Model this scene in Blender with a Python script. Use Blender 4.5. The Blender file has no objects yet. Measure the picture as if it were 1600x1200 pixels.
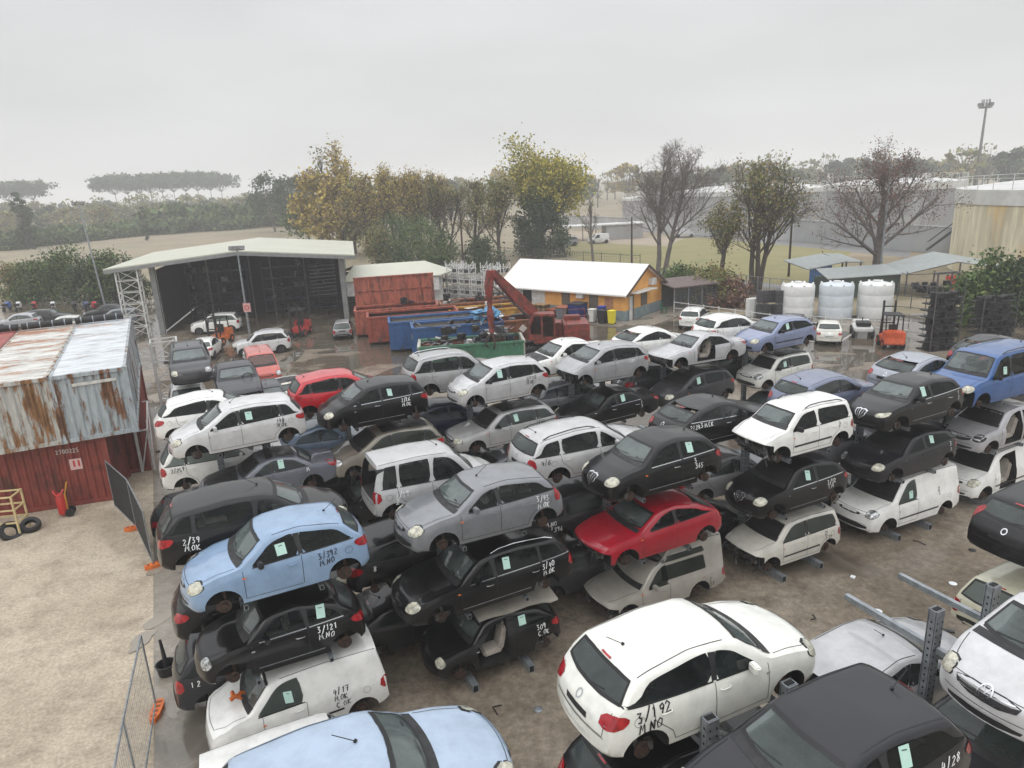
import bpy, bmesh, math, random
import numpy as np
from mathutils import Vector, Matrix
from mathutils.bvhtree import BVHTree
SC = bpy.context.scene
COL = SC.collection
R = math.radians
# ------------------------------------------------------------------ camera
F, CH, PIT, ROL = 1109.0, 11.8, math.atan(320/1109.0), 0.047
cam = bpy.data.objects.new('camera', bpy.data.cameras.new('camera'))
COL.objects.link(cam); SC.camera = cam
cam.data.sensor_width = 36; cam.data.lens = F/1600*36
cam.data.clip_start = 0.2; cam.data.clip_end = 6000
_f = Vector((0, math.cos(PIT), -math.sin(PIT)))
_u = Vector((0, math.sin(PIT), math.cos(PIT)))
_r = Vector((1, 0, 0))
_c, _s = math.cos(ROL), math.sin(ROL)
_rr = _r*_c - _u*_s      # picture right
_uu = _r*_s + _u*_c      # picture up
cam.matrix_world = Matrix(((_rr.x, _uu.x, -_f.x, 0), (_rr.y, _uu.y, -_f.y, 0), (_rr.z, _uu.z, -_f.z, CH), (0, 0, 0, 1)))
def at(x, y, z=0.0):
    """world point at height z seen at photo pixel x, y (survey helper)"""
    d = _f*F + _rr*(x-800) + _uu*(600-y)
    t = (z-CH)/d.z
    return Vector((d.x*t, d.y*t, z))
# ------------------------------------------------------------------ sky
W = bpy.data.worlds.new('World'); SC.world = W; W.use_nodes = True
nt = W.node_tree; nt.nodes.clear()
def N(t, ty, **k):
    n = t.nodes.new(ty)
    for a, b in k.items(): setattr(n, a, b)
    return n
sky = N(nt, 'ShaderNodeTexSky', sky_type='NISHITA', sun_disc=False)
sky.sun_elevation = R(38); sky.sun_rotation = R(200); sky.dust_density = 6; sky.air_density = 1.5
bg = N(nt, 'ShaderNodeBackground'); out = N(nt, 'ShaderNodeOutputWorld')
tc = N(nt, 'ShaderNodeTexCoord'); sx = N(nt, 'ShaderNodeSeparateXYZ')
nt.links.new(tc.outputs['Generated'], sx.inputs[0])
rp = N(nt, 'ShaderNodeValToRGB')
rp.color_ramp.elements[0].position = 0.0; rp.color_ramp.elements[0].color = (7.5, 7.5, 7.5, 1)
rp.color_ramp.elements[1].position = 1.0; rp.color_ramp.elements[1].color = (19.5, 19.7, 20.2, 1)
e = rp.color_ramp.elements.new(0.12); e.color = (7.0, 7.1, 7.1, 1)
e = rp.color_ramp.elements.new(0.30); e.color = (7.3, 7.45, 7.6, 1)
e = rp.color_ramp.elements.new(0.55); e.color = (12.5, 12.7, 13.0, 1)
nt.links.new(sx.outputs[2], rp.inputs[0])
ns = N(nt, 'ShaderNodeTexNoise'); ns.inputs['Scale'].default_value = 2.2; ns.inputs['Detail'].default_value = 3
mp = N(nt, 'ShaderNodeMapping'); mp.inputs['Scale'].default_value = (1, 1, 3.5)
nt.links.new(tc.outputs['Generated'], mp.inputs[0]); nt.links.new(mp.outputs[0], ns.inputs[0])
mr = N(nt, 'ShaderNodeMapRange'); mr.inputs[1].default_value = .3; mr.inputs[2].default_value = .7
mr.inputs[3].default_value = .93; mr.inputs[4].default_value = 1.07
nt.links.new(ns.outputs[0], mr.inputs[0])
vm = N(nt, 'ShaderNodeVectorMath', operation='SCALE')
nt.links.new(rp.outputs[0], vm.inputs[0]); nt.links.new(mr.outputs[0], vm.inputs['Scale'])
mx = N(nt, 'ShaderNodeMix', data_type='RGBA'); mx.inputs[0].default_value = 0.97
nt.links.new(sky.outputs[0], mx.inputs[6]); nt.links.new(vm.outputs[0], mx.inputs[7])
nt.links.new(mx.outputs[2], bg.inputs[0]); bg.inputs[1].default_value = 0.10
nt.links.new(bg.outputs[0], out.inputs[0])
sun = bpy.data.objects.new('sun', bpy.data.lights.new('sun', 'SUN')); COL.objects.link(sun)
sun.data.energy = 0.5; sun.data.angle = R(40); sun.data.color = (1, .97, .93)
sun.rotation_euler = (R(52), 0, R(-20))
SC.view_settings.view_transform = 'Standard'; SC.view_settings.look = 'None'
SC.view_settings.exposure = 0.07; SC.view_settings.gamma = 1
SC.cycles.volume_bounces = 2
SC.cycles.max_bounces = 8
# ------------------------------------------------------------------ materials
MATS = {}
def pbr(name, col, rough=.6, metal=0., var=.0, vscale=3., bump=0., bscale=20., coat=0., spec=.5, col2=None, lo=.4, hi=.6, detail=6, stretch=(1,1,1), rvar=0.):
    if name in MATS: return MATS[name]
    m = bpy.data.materials.new(name); m.use_nodes = True; MATS[name] = m
    t = m.node_tree; b = t.nodes['Principled BSDF']
    b.inputs['Base Color'].default_value = (*col, 1); b.inputs['Roughness'].default_value = rough
    b.inputs['Metallic'].default_value = metal; b.inputs['Coat Weight'].default_value = coat
    b.inputs['Coat Roughness'].default_value = .04
    b.inputs['Specular IOR Level'].default_value = spec
    if var or col2 or bump or rvar:
        c = N(t, 'ShaderNodeTexCoord'); mp = N(t, 'ShaderNodeMapping'); mp.inputs['Scale'].default_value = stretch
        t.links.new(c.outputs['Object'], mp.inputs[0])
        n = N(t, 'ShaderNodeTexNoise'); n.inputs['Scale'].default_value = vscale; n.inputs['Detail'].default_value = detail
        n.inputs['Roughness'].default_value = .65
        t.links.new(mp.outputs[0], n.inputs[0])
        r = N(t, 'ShaderNodeMapRange'); r.inputs[1].default_value = lo; r.inputs[2].default_value = hi
        t.links.new(n.outputs[0], r.inputs[0])
        c2 = col2 or tuple(x*(1-var) for x in col)
        x = N(t, 'ShaderNodeMix', data_type='RGBA')
        x.inputs[6].default_value = (*col, 1); x.inputs[7].default_value = (*c2, 1)
        t.links.new(r.outputs[0], x.inputs[0]); t.links.new(x.outputs[2], b.inputs['Base Color'])
        if rvar:
            q = N(t, 'ShaderNodeMapRange'); q.inputs[3].default_value = rough; q.inputs[4].default_value = rough+rvar
            t.links.new(r.outputs[0], q.inputs[0]); t.links.new(q.outputs[0], b.inputs['Roughness'])
        if bump:
            n2 = N(t, 'ShaderNodeTexNoise'); n2.inputs['Scale'].default_value = bscale; n2.inputs['Detail'].default_value = 3
            t.links.new(mp.outputs[0], n2.inputs[0])
            bp = N(t, 'ShaderNodeBump'); bp.inputs['Strength'].default_value = bump; bp.inputs['Distance'].default_value = .02
            t.links.new(n2.outputs[0], bp.inputs['Height']); t.links.new(bp.outputs[0], b.inputs['Normal'])
    return m
def paint(name, col, metal=0., rough=.32):
    return pbr('paint_'+name, col, rough, metal, col2=tuple(c*.74+.003 for c in col), vscale=2.6, lo=.42, hi=.78, bump=.03, bscale=30, coat=.9 if max(col) > .1 else .55, rvar=.16 if max(col) > .1 else .05, spec=.35 if max(col) > .1 else .2)
GLASS = pbr('car_glass', (.022, .027, .027), .06, 0, var=.5, vscale=2.5, spec=.7)
WGLASS = pbr('windscreen_glass', (.105, .13, .125), .07, 0, col2=(.035, .045, .045), vscale=1.3, lo=.35, hi=.7, spec=.8)  # pale grey-green base stands in for sky haze reflected on the glass
RGLASS = pbr('rear_window_glass', (.15, .18, .175), .12, 0, col2=(.06, .075, .07), vscale=1.1, lo=.35, hi=.7, spec=.8)
def glaze(m, tint, fac):
    t = m.node_tree; b = t.nodes['Principled BSDF']; o = [n for n in t.nodes if n.type == 'OUTPUT_MATERIAL'][0]
    tr = N(t, 'ShaderNodeBsdfTransparent'); tr.inputs[0].default_value = (*tint, 1); mxs = N(t, 'ShaderNodeMixShader')
    lw = N(t, 'ShaderNodeLayerWeight'); lw.inputs[0].default_value = .35; r = N(t, 'ShaderNodeMapRange'); r.inputs[3].default_value = fac; r.inputs[4].default_value = 1
    t.links.new(lw.outputs['Fresnel'], r.inputs[0]); t.links.new(r.outputs[0], mxs.inputs[0]); t.links.new(tr.outputs[0], mxs.inputs[1]); t.links.new(b.outputs[0], mxs.inputs[2]); t.links.new(mxs.outputs[0], o.inputs['Surface'])
glaze(GLASS, (.62, .68, .66), .30); glaze(WGLASS, (.70, .80, .76), .38); glaze(RGLASS, (.55, .62, .60), .45)
INTR = pbr('cabin_trim', (.045, .045, .047), .8, var=.5, vscale=6)
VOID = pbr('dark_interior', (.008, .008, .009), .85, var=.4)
RUB = pbr('black_rubber', (.012, .012, .013), .55, var=.3)
PLAS = pbr('black_plastic', (.022, .022, .024), .42, var=.35, rvar=.2)
CHROME = pbr('chrome_trim', (.62, .63, .65), .2, 1.)
HLAMP = pbr('headlight_lens', (.62, .60, .48), .12, 0, col2=(.30, .30, .25), vscale=9, coat=.6)
HLAMPW = pbr('clear_headlight_lens', (.62, .64, .64), .10, .3, col2=(.14, .14, .14), vscale=11, coat=.6)
TLAMP = pbr('tail_lamp_lens', (.42, .012, .02), .15, 0, col2=(.22, .006, .01), vscale=9, coat=.6)
RUST = pbr('rusty_iron', (.085, .048, .032), .75, .3, col2=(.03, .024, .022), vscale=14)
STEEL = pbr('dull_steel', (.20, .20, .205), .45, .7, col2=(.08, .075, .07), vscale=9)
GALV = pbr('galvanised_steel', (.34, .37, .39), .42, .55, col2=(.24, .26, .28), vscale=6)
PAPER = pbr('mint_paper', (.48, .70, .62), .7, var=.08)
INKW = pbr('white_marker', (.80, .82, .82), .6)
INKB = pbr('black_marker', (.012, .012, .015), .5)
BEIGE = pbr('beige_upholstery', (.42, .38, .33), .8, var=.2)
ORANGE = pbr('orange_plastic', (.72, .17, .03), .5, var=.25)
# ------------------------------------------------------------------ mesh helpers
class MB:
    def __init__(s): s.v = []; s.f = []; s.m = []
    def add(s, vs, fs, m=0):
        o = len(s.v); s.v += [tuple(v) for v in vs]
        for f in fs: s.f.append(tuple(i+o for i in f)); s.m.append(m)
    def box(s, c, d, m=0, rz=0., M=None):
        x, y, z = [k/2 for k in d]
        vs = [Vector((a*x, b*y, e*z)) for a in (-1, 1) for b in (-1, 1) for e in (-1, 1)]
        if rz: vs = [Matrix.Rotation(rz, 3, 'Z') @ v for v in vs]
        if M is not None: vs = [M @ v for v in vs]
        c = Vector(c)
        s.add([v+c for v in vs], [(0,1,3,2),(4,6,7,5),(0,4,5,1),(2,3,7,6),(0,2,6,4),(1,5,7,3)], m)
    def bar(s, a, b, w, h=None, m=0):
        a = Vector(a); b = Vector(b); h = h or w; d = (b-a)
        L = d.length
        if L < 1e-6: return
        d /= L; up = Vector((0, 0, 1)) if abs(d.z) < .95 else Vector((1, 0, 0))
        x = d.cross(up).normalized(); y = x.cross(d)
        vs = []
        for p in (a, b):
            for q, r in ((-1,-1),(1,-1),(1,1),(-1,1)): vs.append(p+x*q*w/2+y*r*h/2)
        s.add(vs, [(3,2,1,0),(4,5,6,7),(0,1,5,4),(1,2,6,5),(2,3,7,6),(3,0,4,7)], m)
    def tube(s, pts, r, n=8, m=0, r2=None, cap=True):
        pts = [Vector(p) for p in pts]; k = len(pts); vs = []; prev = None
        for i, p in enumerate(pts):
            d = (pts[min(i+1, k-1)]-pts[max(i-1, 0)]).normalized()
            if prev is None:
                up = Vector((0, 0, 1)) if abs(d.z) < .9 else Vector((1, 0, 0)); x = d.cross(up).normalized()
            else: x = (prev-d*prev.dot(d)).normalized()
            prev = x; y = x.cross(d)
            rr = r if r2 is None else r+(r2-r)*i/(k-1)
            for j in range(n):
                a = 2*math.pi*j/n; vs.append(p+x*math.cos(a)*rr+y*math.sin(a)*rr)
        fs = []
        for i in range(k-1):
            for j in range(n):
                j2 = (j+1) % n; fs.append((i*n+j, (i+1)*n+j, (i+1)*n+j2, i*n+j2))
        if cap: fs += [tuple(range(n)), tuple(range((k-1)*n+n-1, (k-1)*n-1, -1))]
        s.add(vs, fs, m)
    def cyl(s, a, b, r, n=16, m=0, r2=None): s.tube([a, b], r, n, m, r2)
    def lathe(s, prof, c=(0,0,0), n=24, m=0):
        vs = []; c = Vector(c)
        for r, z in prof:
            for j in range(n):
                a = 2*math.pi*j/n; vs.append(c+Vector((r*math.cos(a), r*math.sin(a), z)))
        fs = []
        for i in range(len(prof)-1):
            for j in range(n):
                j2 = (j+1) % n; fs.append((i*n+j, i*n+j2, (i+1)*n+j2, (i+1)*n+j))
        fs.append(tuple(range(n-1, -1, -1))); k = (len(prof)-1)*n; fs.append(tuple(range(k, k+n)))
        s.add(vs, fs, m)
    def prism(s, poly, a, b, m=0, f=lambda u, v, w: (u, w, v)):
        n = len(poly)
        vs = [f(u, v, a) for u, v in poly]+[f(u, v, b) for u, v in poly]
        fs = [tuple(range(n)), tuple(range(2*n-1, n-1, -1))]+[(i, i+n, (i+1) % n+n, (i+1) % n) for i in range(n)]
        s.add(vs, fs, m)
    def build(s, name, mats, parent=None, smooth=None, loc=None, rz=0., recalc=True, bevel=0.):
        me = bpy.data.meshes.new(name); me.from_pydata(s.v, [], s.f)
        if not isinstance(mats, (list, tuple)): mats = [mats]
        for m in mats: me.materials.append(m)
        me.polygons.foreach_set('material_index', s.m)
        if recalc or bevel:
            bm = bmesh.new(); bm.from_mesh(me)
            if bevel:
                bmesh.ops.bevel(bm, geom=[e for e in bm.edges if len(e.link_faces) == 2 and e.calc_face_angle(0) > .6], offset=bevel, segments=2, affect='EDGES', clamp_overlap=True)
            bmesh.ops.recalc_face_normals(bm, faces=bm.faces); bm.to_mesh(me); bm.free()
        if smooth:
            me.polygons.foreach_set('use_smooth', [True]*len(me.polygons))
            me.set_sharp_from_angle(angle=smooth)
        me.update()
        o = bpy.data.objects.new(name, me); COL.objects.link(o)
        if parent: o.parent = parent
        if loc is not None: o.location = loc
        o.rotation_euler.z = rz
        return o
def tag(o, label=None, cat=None, group=None, kind=None):
    if label: o['label'] = label
    if cat: o['category'] = cat
    if group: o['group'] = group
    if kind: o['kind'] = kind
    return o
def empty(name, loc, rz=0., label=None, cat=None, group=None):
    o = bpy.data.objects.new(name, None); COL.objects.link(o); o.location = loc; o.rotation_euler.z = rz
    o.empty_display_size = .3
    return tag(o, label, cat, group)
def copytree(o, parent=None):
    c = o.copy(); COL.objects.link(c)
    if parent: c.parent = parent
    for ch in o.children: copytree(ch, c)
    return c
# ------------------------------------------------------------------ hand lettering
GL = {'0': [[(.5,1),(.15,.8),(.1,.3),(.4,0),(.8,.2),(.85,.75),(.5,1)]], '1': [[(.3,.75),(.6,1),(.55,0)]],
 '2': [[(.1,.8),(.45,1),(.8,.75),(.1,0),(.9,.05)]], '3': [[(.1,.95),(.75,.95),(.35,.58),(.8,.4),(.6,.03),(.1,.05)]],
 '4': [[(.35,1),(.1,.42),(.85,.45)],[(.68,.8),(.6,0)]], '5': [[(.8,1),(.25,.95),(.2,.55),(.7,.5),(.75,.1),(.1,0)]],
 '6': [[(.7,1),(.2,.5),(.2,.1),(.6,0),(.8,.3),(.3,.45)]], '7': [[(.1,.95),(.85,1),(.4,0)],[(.3,.5),(.75,.52)]],
 '8': [[(.5,.55),(.15,.8),(.5,1),(.8,.8),(.2,.25),(.45,0),(.85,.25),(.5,.55)]], '9': [[(.8,.65),(.35,.55),(.2,.85),(.6,1),(.8,.8),(.6,0)]],
 '/': [[(.75,1.15),(.25,-.2)]], 'M': [[(.05,0),(.15,1),(.5,.4),(.85,1),(.95,0)]], '.': [[(.4,.08),(.55,.0)]],
 'O': [[(.5,1),(.12,.6),(.3,.05),(.8,.2),(.85,.8),(.5,1)]], 'K': [[(.15,1),(.2,0)],[(.85,.95),(.2,.5),(.9,0)]],
 'N': [[(.1,0),(.15,1),(.8,.05),(.85,1)]], 'C': [[(.85,.9),(.4,1),(.1,.5),(.4,0),(.85,.15)]], 'L': [[(.2,1),(.15,.05),(.8,0)]],
 'X': [[(.1,1),(.9,0)],[(.9,1),(.1,0)]], 'T': [[(.05,.95),(.95,1)],[(.5,1),(.5,0)]], '-': [[(.1,.5),(.9,.5)]],
 'A': [[(.05,0),(.5,1),(.9,0)],[(.25,.4),(.75,.4)]], 'P': [[(.15,0),(.15,1),(.8,.85),(.7,.5),(.15,.45)]], 'I': [[(.5,1),(.5,0)]],
 'E': [[(.85,1),(.15,1),(.15,0),(.85,0)],[(.15,.5),(.7,.5)]], 'S': [[(.85,.9),(.3,1),(.15,.7),(.8,.35),(.6,0),(.1,.1)]],
 'R': [[(.15,0),(.15,1),(.8,.8),(.2,.5),(.85,0)]], 'U': [[(.1,1),(.15,.1),(.75,.05),(.85,1)]], 'V': [[(.05,1),(.5,0),(.95,1)]], 'W': [[(.02,1),(.27,0),(.5,.7),(.73,0),(.98,1)]]}
def strokes(text, h, rnd, jit=.13):
    """list of polylines (right, up) for lines of text separated by |"""
    res = []
    for li, line in enumerate(text.split('|')):
        x = li*.15*h
        for ch in line:
            if ch in GL:
                w = .62*h if ch != '.' else .3*h
                dy = rnd.uniform(-jit, jit)*h; sl = rnd.uniform(-.1, .3) if jit else 0; w *= rnd.uniform(.85, 1.15)
                for pl in GL[ch]:
                    res.append([(x+(a+sl*b)*w, -li*1.3*h+b*h+dy) for a, b in pl])
                x += w*1.15
            else: x += .4*h
    return res
def ribbon(pl, w):
    q = []
    for i in range(len(pl)-1):
        (a, b), (c, d) = pl[i], pl[i+1]; n = max(1, int(math.hypot(c-a, d-b)/.05))
        for k in range(n): q.append((a+(c-a)*k/n, b+(d-b)*k/n))
    q.append(pl[-1]); vs = []
    for i, (x, y) in enumerate(q):
        p0 = q[max(i-1, 0)]; p1 = q[min(i+1, len(q)-1)]
        dx, dy = p1[0]-p0[0], p1[1]-p0[1]; l = math.hypot(dx, dy) or 1
        nx, ny = -dy/l*w/2, dx/l*w/2
        vs += [(x+nx, y+ny), (x-nx, y-ny)]
    fs = [(2*i, 2*i+1, 2*i+3, 2*i+2) for i in range(len(q)-1)]
    return vs, fs
# ------------------------------------------------------------------ car bodies
# d-values are distances behind the nose
SPEC = {
 #        L    W    H    wb   fo   hz0  hz1   cx   wx    rx    rd   gx    gz   belt0 belt1
 'ypsilon': (3.78,1.70,1.53,2.39,.74, .86,1.02,1.00,1.66,3.20,.12,3.66,1.02, .93,1.04),
 'bubble':  (3.55,1.63,1.49,2.30,.70, .86,1.00, .92,1.50,2.90,.14,3.42, .98, .92,1.02),
 'hatch':   (4.03,1.69,1.49,2.51,.86, .84,1.00,1.08,1.80,3.45,.10,3.86, .98, .93,1.05),
 'estate':  (4.50,1.74,1.50,2.70,.90, .80, .97,1.25,1.98,4.05,.09,4.38, .98, .91, .99),
 'coupehatch':(4.15,1.75,1.43,2.55,.88,.80,.97,1.16,1.95,3.25,.12,3.95,.97, .91,1.03),
 'panda':   (3.54,1.58,1.56,2.30,.68, .90,1.05, .82,1.40,3.32,.05,3.50,1.00, .96,1.02),
 'boxy':    (3.50,1.60,1.68,2.36,.62, .92,1.08, .80,1.38,3.32,.04,3.46,1.02, .97,1.02),
 'minivan': (3.86,1.76,1.58,2.57,.70, .86,1.08, .78,1.62,3.42,.09,3.78,1.05, .97,1.08),
 'bigminivan':(4.27,1.78,1.60,2.78,.80,.86,1.06, .95,1.80,3.80,.09,4.18,1.05, .96,1.08),
 'sedan':   (4.50,1.73,1.43,2.72,.82, .78, .95,1.30,2.02,3.10,.07,3.72,1.00, .90, .97),
 'suv':     (4.30,1.82,1.68,2.67,.84, .98,1.12,1.15,1.80,3.85,.07,4.20,1.12,1.03,1.12),
 'van':     (3.90,1.71,1.74,2.51,.74, .92,1.10, .82,1.46,3.72,.03,3.86,1.05, .99,1.04),
 'bigvan':  (4.38,1.80,1.84,2.75,.86, .96,1.12,1.00,1.66,4.22,.03,4.34,1.10,1.02,1.06),
 'oldhatch':(3.66,1.56,1.42,2.36,.74, .76, .92,1.00,1.52,3.28,.05,3.62, .86, .88, .90),
 'oldvan':  (4.05,1.56,1.83,2.35,.72, .78, .90,1.05,1.55,3.96,.02,4.03, .90, .86, .88),
 'buggy':   (4.08,1.72,1.46,2.51,.88, .82,1.00,1.15,1.68,2.75,.13,3.35,1.02, .93, .99),
}
def sm(xs, zs, w):
    o = []
    for x in xs:
        k = [(max(0, 1-abs(x-a)/w)) for a in xs]; o.append(sum(a*b for a, b in zip(k, zs))/sum(k))
    return o
class Body:
    def __init__(s, kind):
        (L, Wd, H, wb, fo, hz0, hz1, cx, wx, rx, rd, gx, gz, b0, b1) = SPEC[kind]
        s.kind = kind; s.L, s.W, s.H, s.wb = L, Wd, H, wb; s.xf = wb/2+fo; s.xr = s.xf-L
        s.sp = SPEC[kind]; s.hz0, s.hz1, s.cx, s.wx, s.rx, s.gx, s.gz, s.b0, s.b1 = hz0, hz1, cx, wx, rx, gx, gz, b0, b1
        top = [(0, .50), (.02, .62), (.07, hz0-.10), (.2, hz0-.02), (.35, hz0+.02), (cx*.65, hz0+(hz1-hz0)*.62+.015), (cx, hz1)]
        if kind == 'oldvan': top += [(wx, 1.43), (1.82, 1.50), (2.05, 1.80), (2.6, H)]
        else:
            top += [(wx-.10, H-.085), (wx+.12, H-.035), ((wx+rx)/2-.1, H)]
        top += [(rx, H-rd)]
        if kind in ('sedan',): top += [(gx, gz), (L-.12, gz-.01), (L-.03, gz-.14)]
        elif kind == 'buggy': top += [(gx, gz), (L-.3, gz-.08), (L-.06, gz-.2)]
        else: top += [(gx, gz), (L-.035, gz-.16)]
        top += [(L-.015, .62), (L, .50)]
        bot = [(0, .34), (.12, .25), (.5, .20), (L-.5, .22), (L-.12, .30), (L, .38)]
        wid = [(0, .80), (.05, .86), (.15, .91), (.35, .955), (.7, .985), (1.2, 1), (L-1.2, 1), (L-.5, .965), (L-.2, .92), (L-.06, .875), (L, .82)]
        bow = [(0, .17), (.3, .15), (cx, .13), (wx, .10), (wx+.7, 0), (rx-.4, -.02), (gx, -.09), (L, -.10)]
        if kind in ('van', 'bigvan', 'boxy', 'oldvan', 'panda', 'oldhatch'):
            bow = [(0, .10), (cx, .09), (wx, .07), (wx+.6, 0), (rx-.4, 0), (L-.2, -.03), (L, -.035)]
            wid = [(0, .84), (.05, .89), (.15, .93), (.35, .965), (.7, .985), (1.2, 1), (L-1.2, 1), (L-.4, .985), (L-.06, .95), (L, .92)]
        ds = sorted(set([round(a, 3) for a, b in top if True]+[.035, .12, L-.08]+[round(x, 3) for x in np.arange(.27, L-.1, .085)]))
        ds = [d for i, d in enumerate(ds) if i == 0 or d-ds[i-1] > .012 or d == L]
        I = lambda t, d: float(np.interp(d, [a for a, b in t], [b for a, b in t]))
        zt = [I(top, d) for d in ds]
        z2 = sm(ds, zt, .17)
        zt = [z2[i] if .3 < d < L-.25 else (zt[i]) for i, d in enumerate(ds)]
        zb = [I(bot, d) for d in ds]; wd = [I(wid, d)*Wd/2 for d in ds]; bo = [I(bow, d) for d in ds]
        belt = lambda d: b0+(b1-b0)*min(1, max(0, (d-cx)/(gx-cx)))
        tum = .17 if kind not in ('van', 'bigvan', 'boxy', 'panda') else .12
        s.tum = tum; s.rings = []; s.xs = [s.xf-d-b for d, b in zip(ds, bo)]; s.crown = .045
        bm = bmesh.new(); rings = []
        for d, t, b, w, bw in zip(ds, zt, zb, wd, bo):
            xs = s.xf-d-bw; zs = min(belt(d), t-.075); cr = .05 if t > 1.2 else .035
            P = [(0, b), (w*.6, b), (w*.88, b+.005), (w*.965, b+.06)]
            for k, (q, ww) in enumerate(((.22, .99), (.45, 1.0), (.62, 1.0), (.8, .985), (.93, .965))): P.append((w*ww, b+.06+(zs-b-.06)*q))
            wbt = w*.94; P.append((wbt, zs)); ze = t-cr
            slope = tum/(H-b0-.05)
            g = max(ze-zs, .02)
            for q in (.3, .62, .88): P.append((wbt-(g*q)*slope*1.0-.02*q*q*min(1, g*3), zs+g*q))
            we = wbt-g*slope-.03*min(1, g*3)
            P.append((we-.012, ze)); P.append((we*.93-.01, ze+cr*.35)); P.append((we*.7, ze+cr*.66)); P.append((we*.35, ze+cr*.94)); P.append((0, ze+cr))
            ring = []
            full = [(-y, z) for y, z in P[:0:-1]][::1]
            full = [(y, z) for y, z in P]+[(-y, z) for y, z in P[-2:0:-1]]
            for y, z in full:
                ring.append(bm.verts.new((xs+bw*(1-(y/w)**2), y, z)))
            rings.append(ring)
        n = len(rings[0])
        for i in range(len(rings)-1):
            for j in range(n):
                a = rings[i]; c = rings[i+1]; j2 = (j+1) % n
                bm.faces.new((a[j], c[j], c[j2], a[j2]))
        half = len(P)
        for ring, rev, bw, w, xs in ((rings[0], 1, bo[0], wd[0], s.xs[0]), (rings[-1], 0, bo[-1], wd[-1], s.xs[-1])):
            cols = [ring[:half]]
            rt = [ring[0]]+[ring[n-j] for j in range(1, half-1)]+[ring[half-1]]
            K = 5; grid = [[ring[j]] for j in range(half)]
            for j in range(half):
                if j in (0, half-1): continue
                a, b = ring[j].co, rt[j].co
                for k in range(1, K):
                    y = a.y+(b.y-a.y)*k/K; z = a.z
                    grid[j].append(bm.verts.new((xs+bw*(1-(y/w)**2), y, z)))
                grid[j].append(rt[j])
            for j in range(1, half-2):
                for k in range(K):
                    bm.faces.new((grid[j][k], grid[j][k+1], grid[j+1][k+1], grid[j+1][k]))
            for k in range(K):
                bm.faces.new((ring[0], grid[1][k], grid[1][k+1])); bm.faces.new((ring[half-1], grid[half-2][k], grid[half-2][k+1]))
        bmesh.ops.remove_doubles(bm, verts=bm.verts, dist=.0005)
        bmesh.ops.recalc_face_normals(bm, faces=bm.faces)
        for f in bm.faces:
            c = f.calc_center_median()
            f.material_index = 1 if (f.normal.z < -.7) else 0
            f.smooth = True
        s.bm = bm; s.tree = BVHTree.FromBMesh(bm)
        s.zs_top = zt; s.ds = ds
        s.sidez = lambda x: float(np.interp(-x, [-a for a in s.xs], [t-.05 for t in zt]))
        s.belt = lambda x: belt(s.xf-x)
BODIES = {}
def chaikin(p, n=2, closed=True):
    for _ in range(n):
        q = []
        for i in range(len(p)):
            a = p[i]; b = p[(i+1) % len(p)]
            q += [(a[0]*.75+b[0]*.25, a[1]*.75+b[1]*.25), (a[0]*.25+b[0]*.75, a[1]*.25+b[1]*.75)]
        p = q
    return p
def proj(view, u, v):
    if view == 'L': return Vector((u, 2, v)), Vector((0, -1, 0))
    if view == 'R': return Vector((u, -2, v)), Vector((0, 1, 0))
    if view == 'F': return Vector((4, u, v)), Vector((-1, 0, 0))
    if view == 'B': return Vector((-4, u, v)), Vector((1, 0, 0))
    if view == 'T': return Vector((u, v, 4)), Vector((0, 0, -1))
    a, org = view          # diagonal view: azimuth, reference point (x, y); u is rightwards-left measured along tangent
    d = Vector((math.cos(a), math.sin(a), 0)); t = Vector((-math.sin(a), math.cos(a), 0))
    return Vector((org[0], org[1], 0))+d*2+t*u+Vector((0, 0, v)), -d
def snap(B, view, u, v, off):
    o, d = proj(view, u, v)
    h = B.tree.ray_cast(o, d)
    if h[0] is None or (h[0]-o).length > 7.5:
        q = o+d*2.0 if isinstance(view, tuple) or view in 'LR' else o+d*3
        h = B.tree.find_nearest(q)
    n = h[1]
    if n.dot(d) > 0: n = -n
    return h[0]+n*off
def patch(mb, B, view, poly, off=.006, m=0, step=.12):
    bm = bmesh.new()
    vs = [bm.verts.new((a, b, 0)) for a, b in poly]
    try: bm.faces.new(vs)
    except Exception: bm.free(); return
    us = [a for a, b in poly]; ws = [b for a, b in poly]
    for ax, lo, hi in ((0, min(us), max(us)), (1, min(ws), max(ws))):
        k = int((hi-lo)/step)
        for i in range(1, k+1):
            t = lo+(hi-lo)*i/(k+1); co = [0, 0, 0]; no = [0, 0, 0]; co[ax] = t; no[ax] = 1
            bmesh.ops.bisect_plane(bm, geom=bm.verts[:]+bm.edges[:]+bm.faces[:], plane_co=co, plane_no=no)
    bmesh.ops.triangulate(bm, faces=[f for f in bm.faces if len(f.verts) > 4])
    bm.verts.index_update()
    mb.add([snap(B, view, v.co.x, v.co.y, off) for v in bm.verts], [tuple(v.index for v in f.verts) for f in bm.faces], m)
    bm.free()
def strip(mb, B, view, pl, w=.011, off=.004, m=0):
    vs, fs = ribbon(pl, w); mb.add([snap(B, view, a, b, off) for a, b in vs], fs, m)
def dbuild(mb, name, mat, root, label=None):
    if not mb.v: return None
    o = mb.build(name, mat, root, smooth=R(60), recalc=False)
    if label: o['label'] = label
    return o
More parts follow.
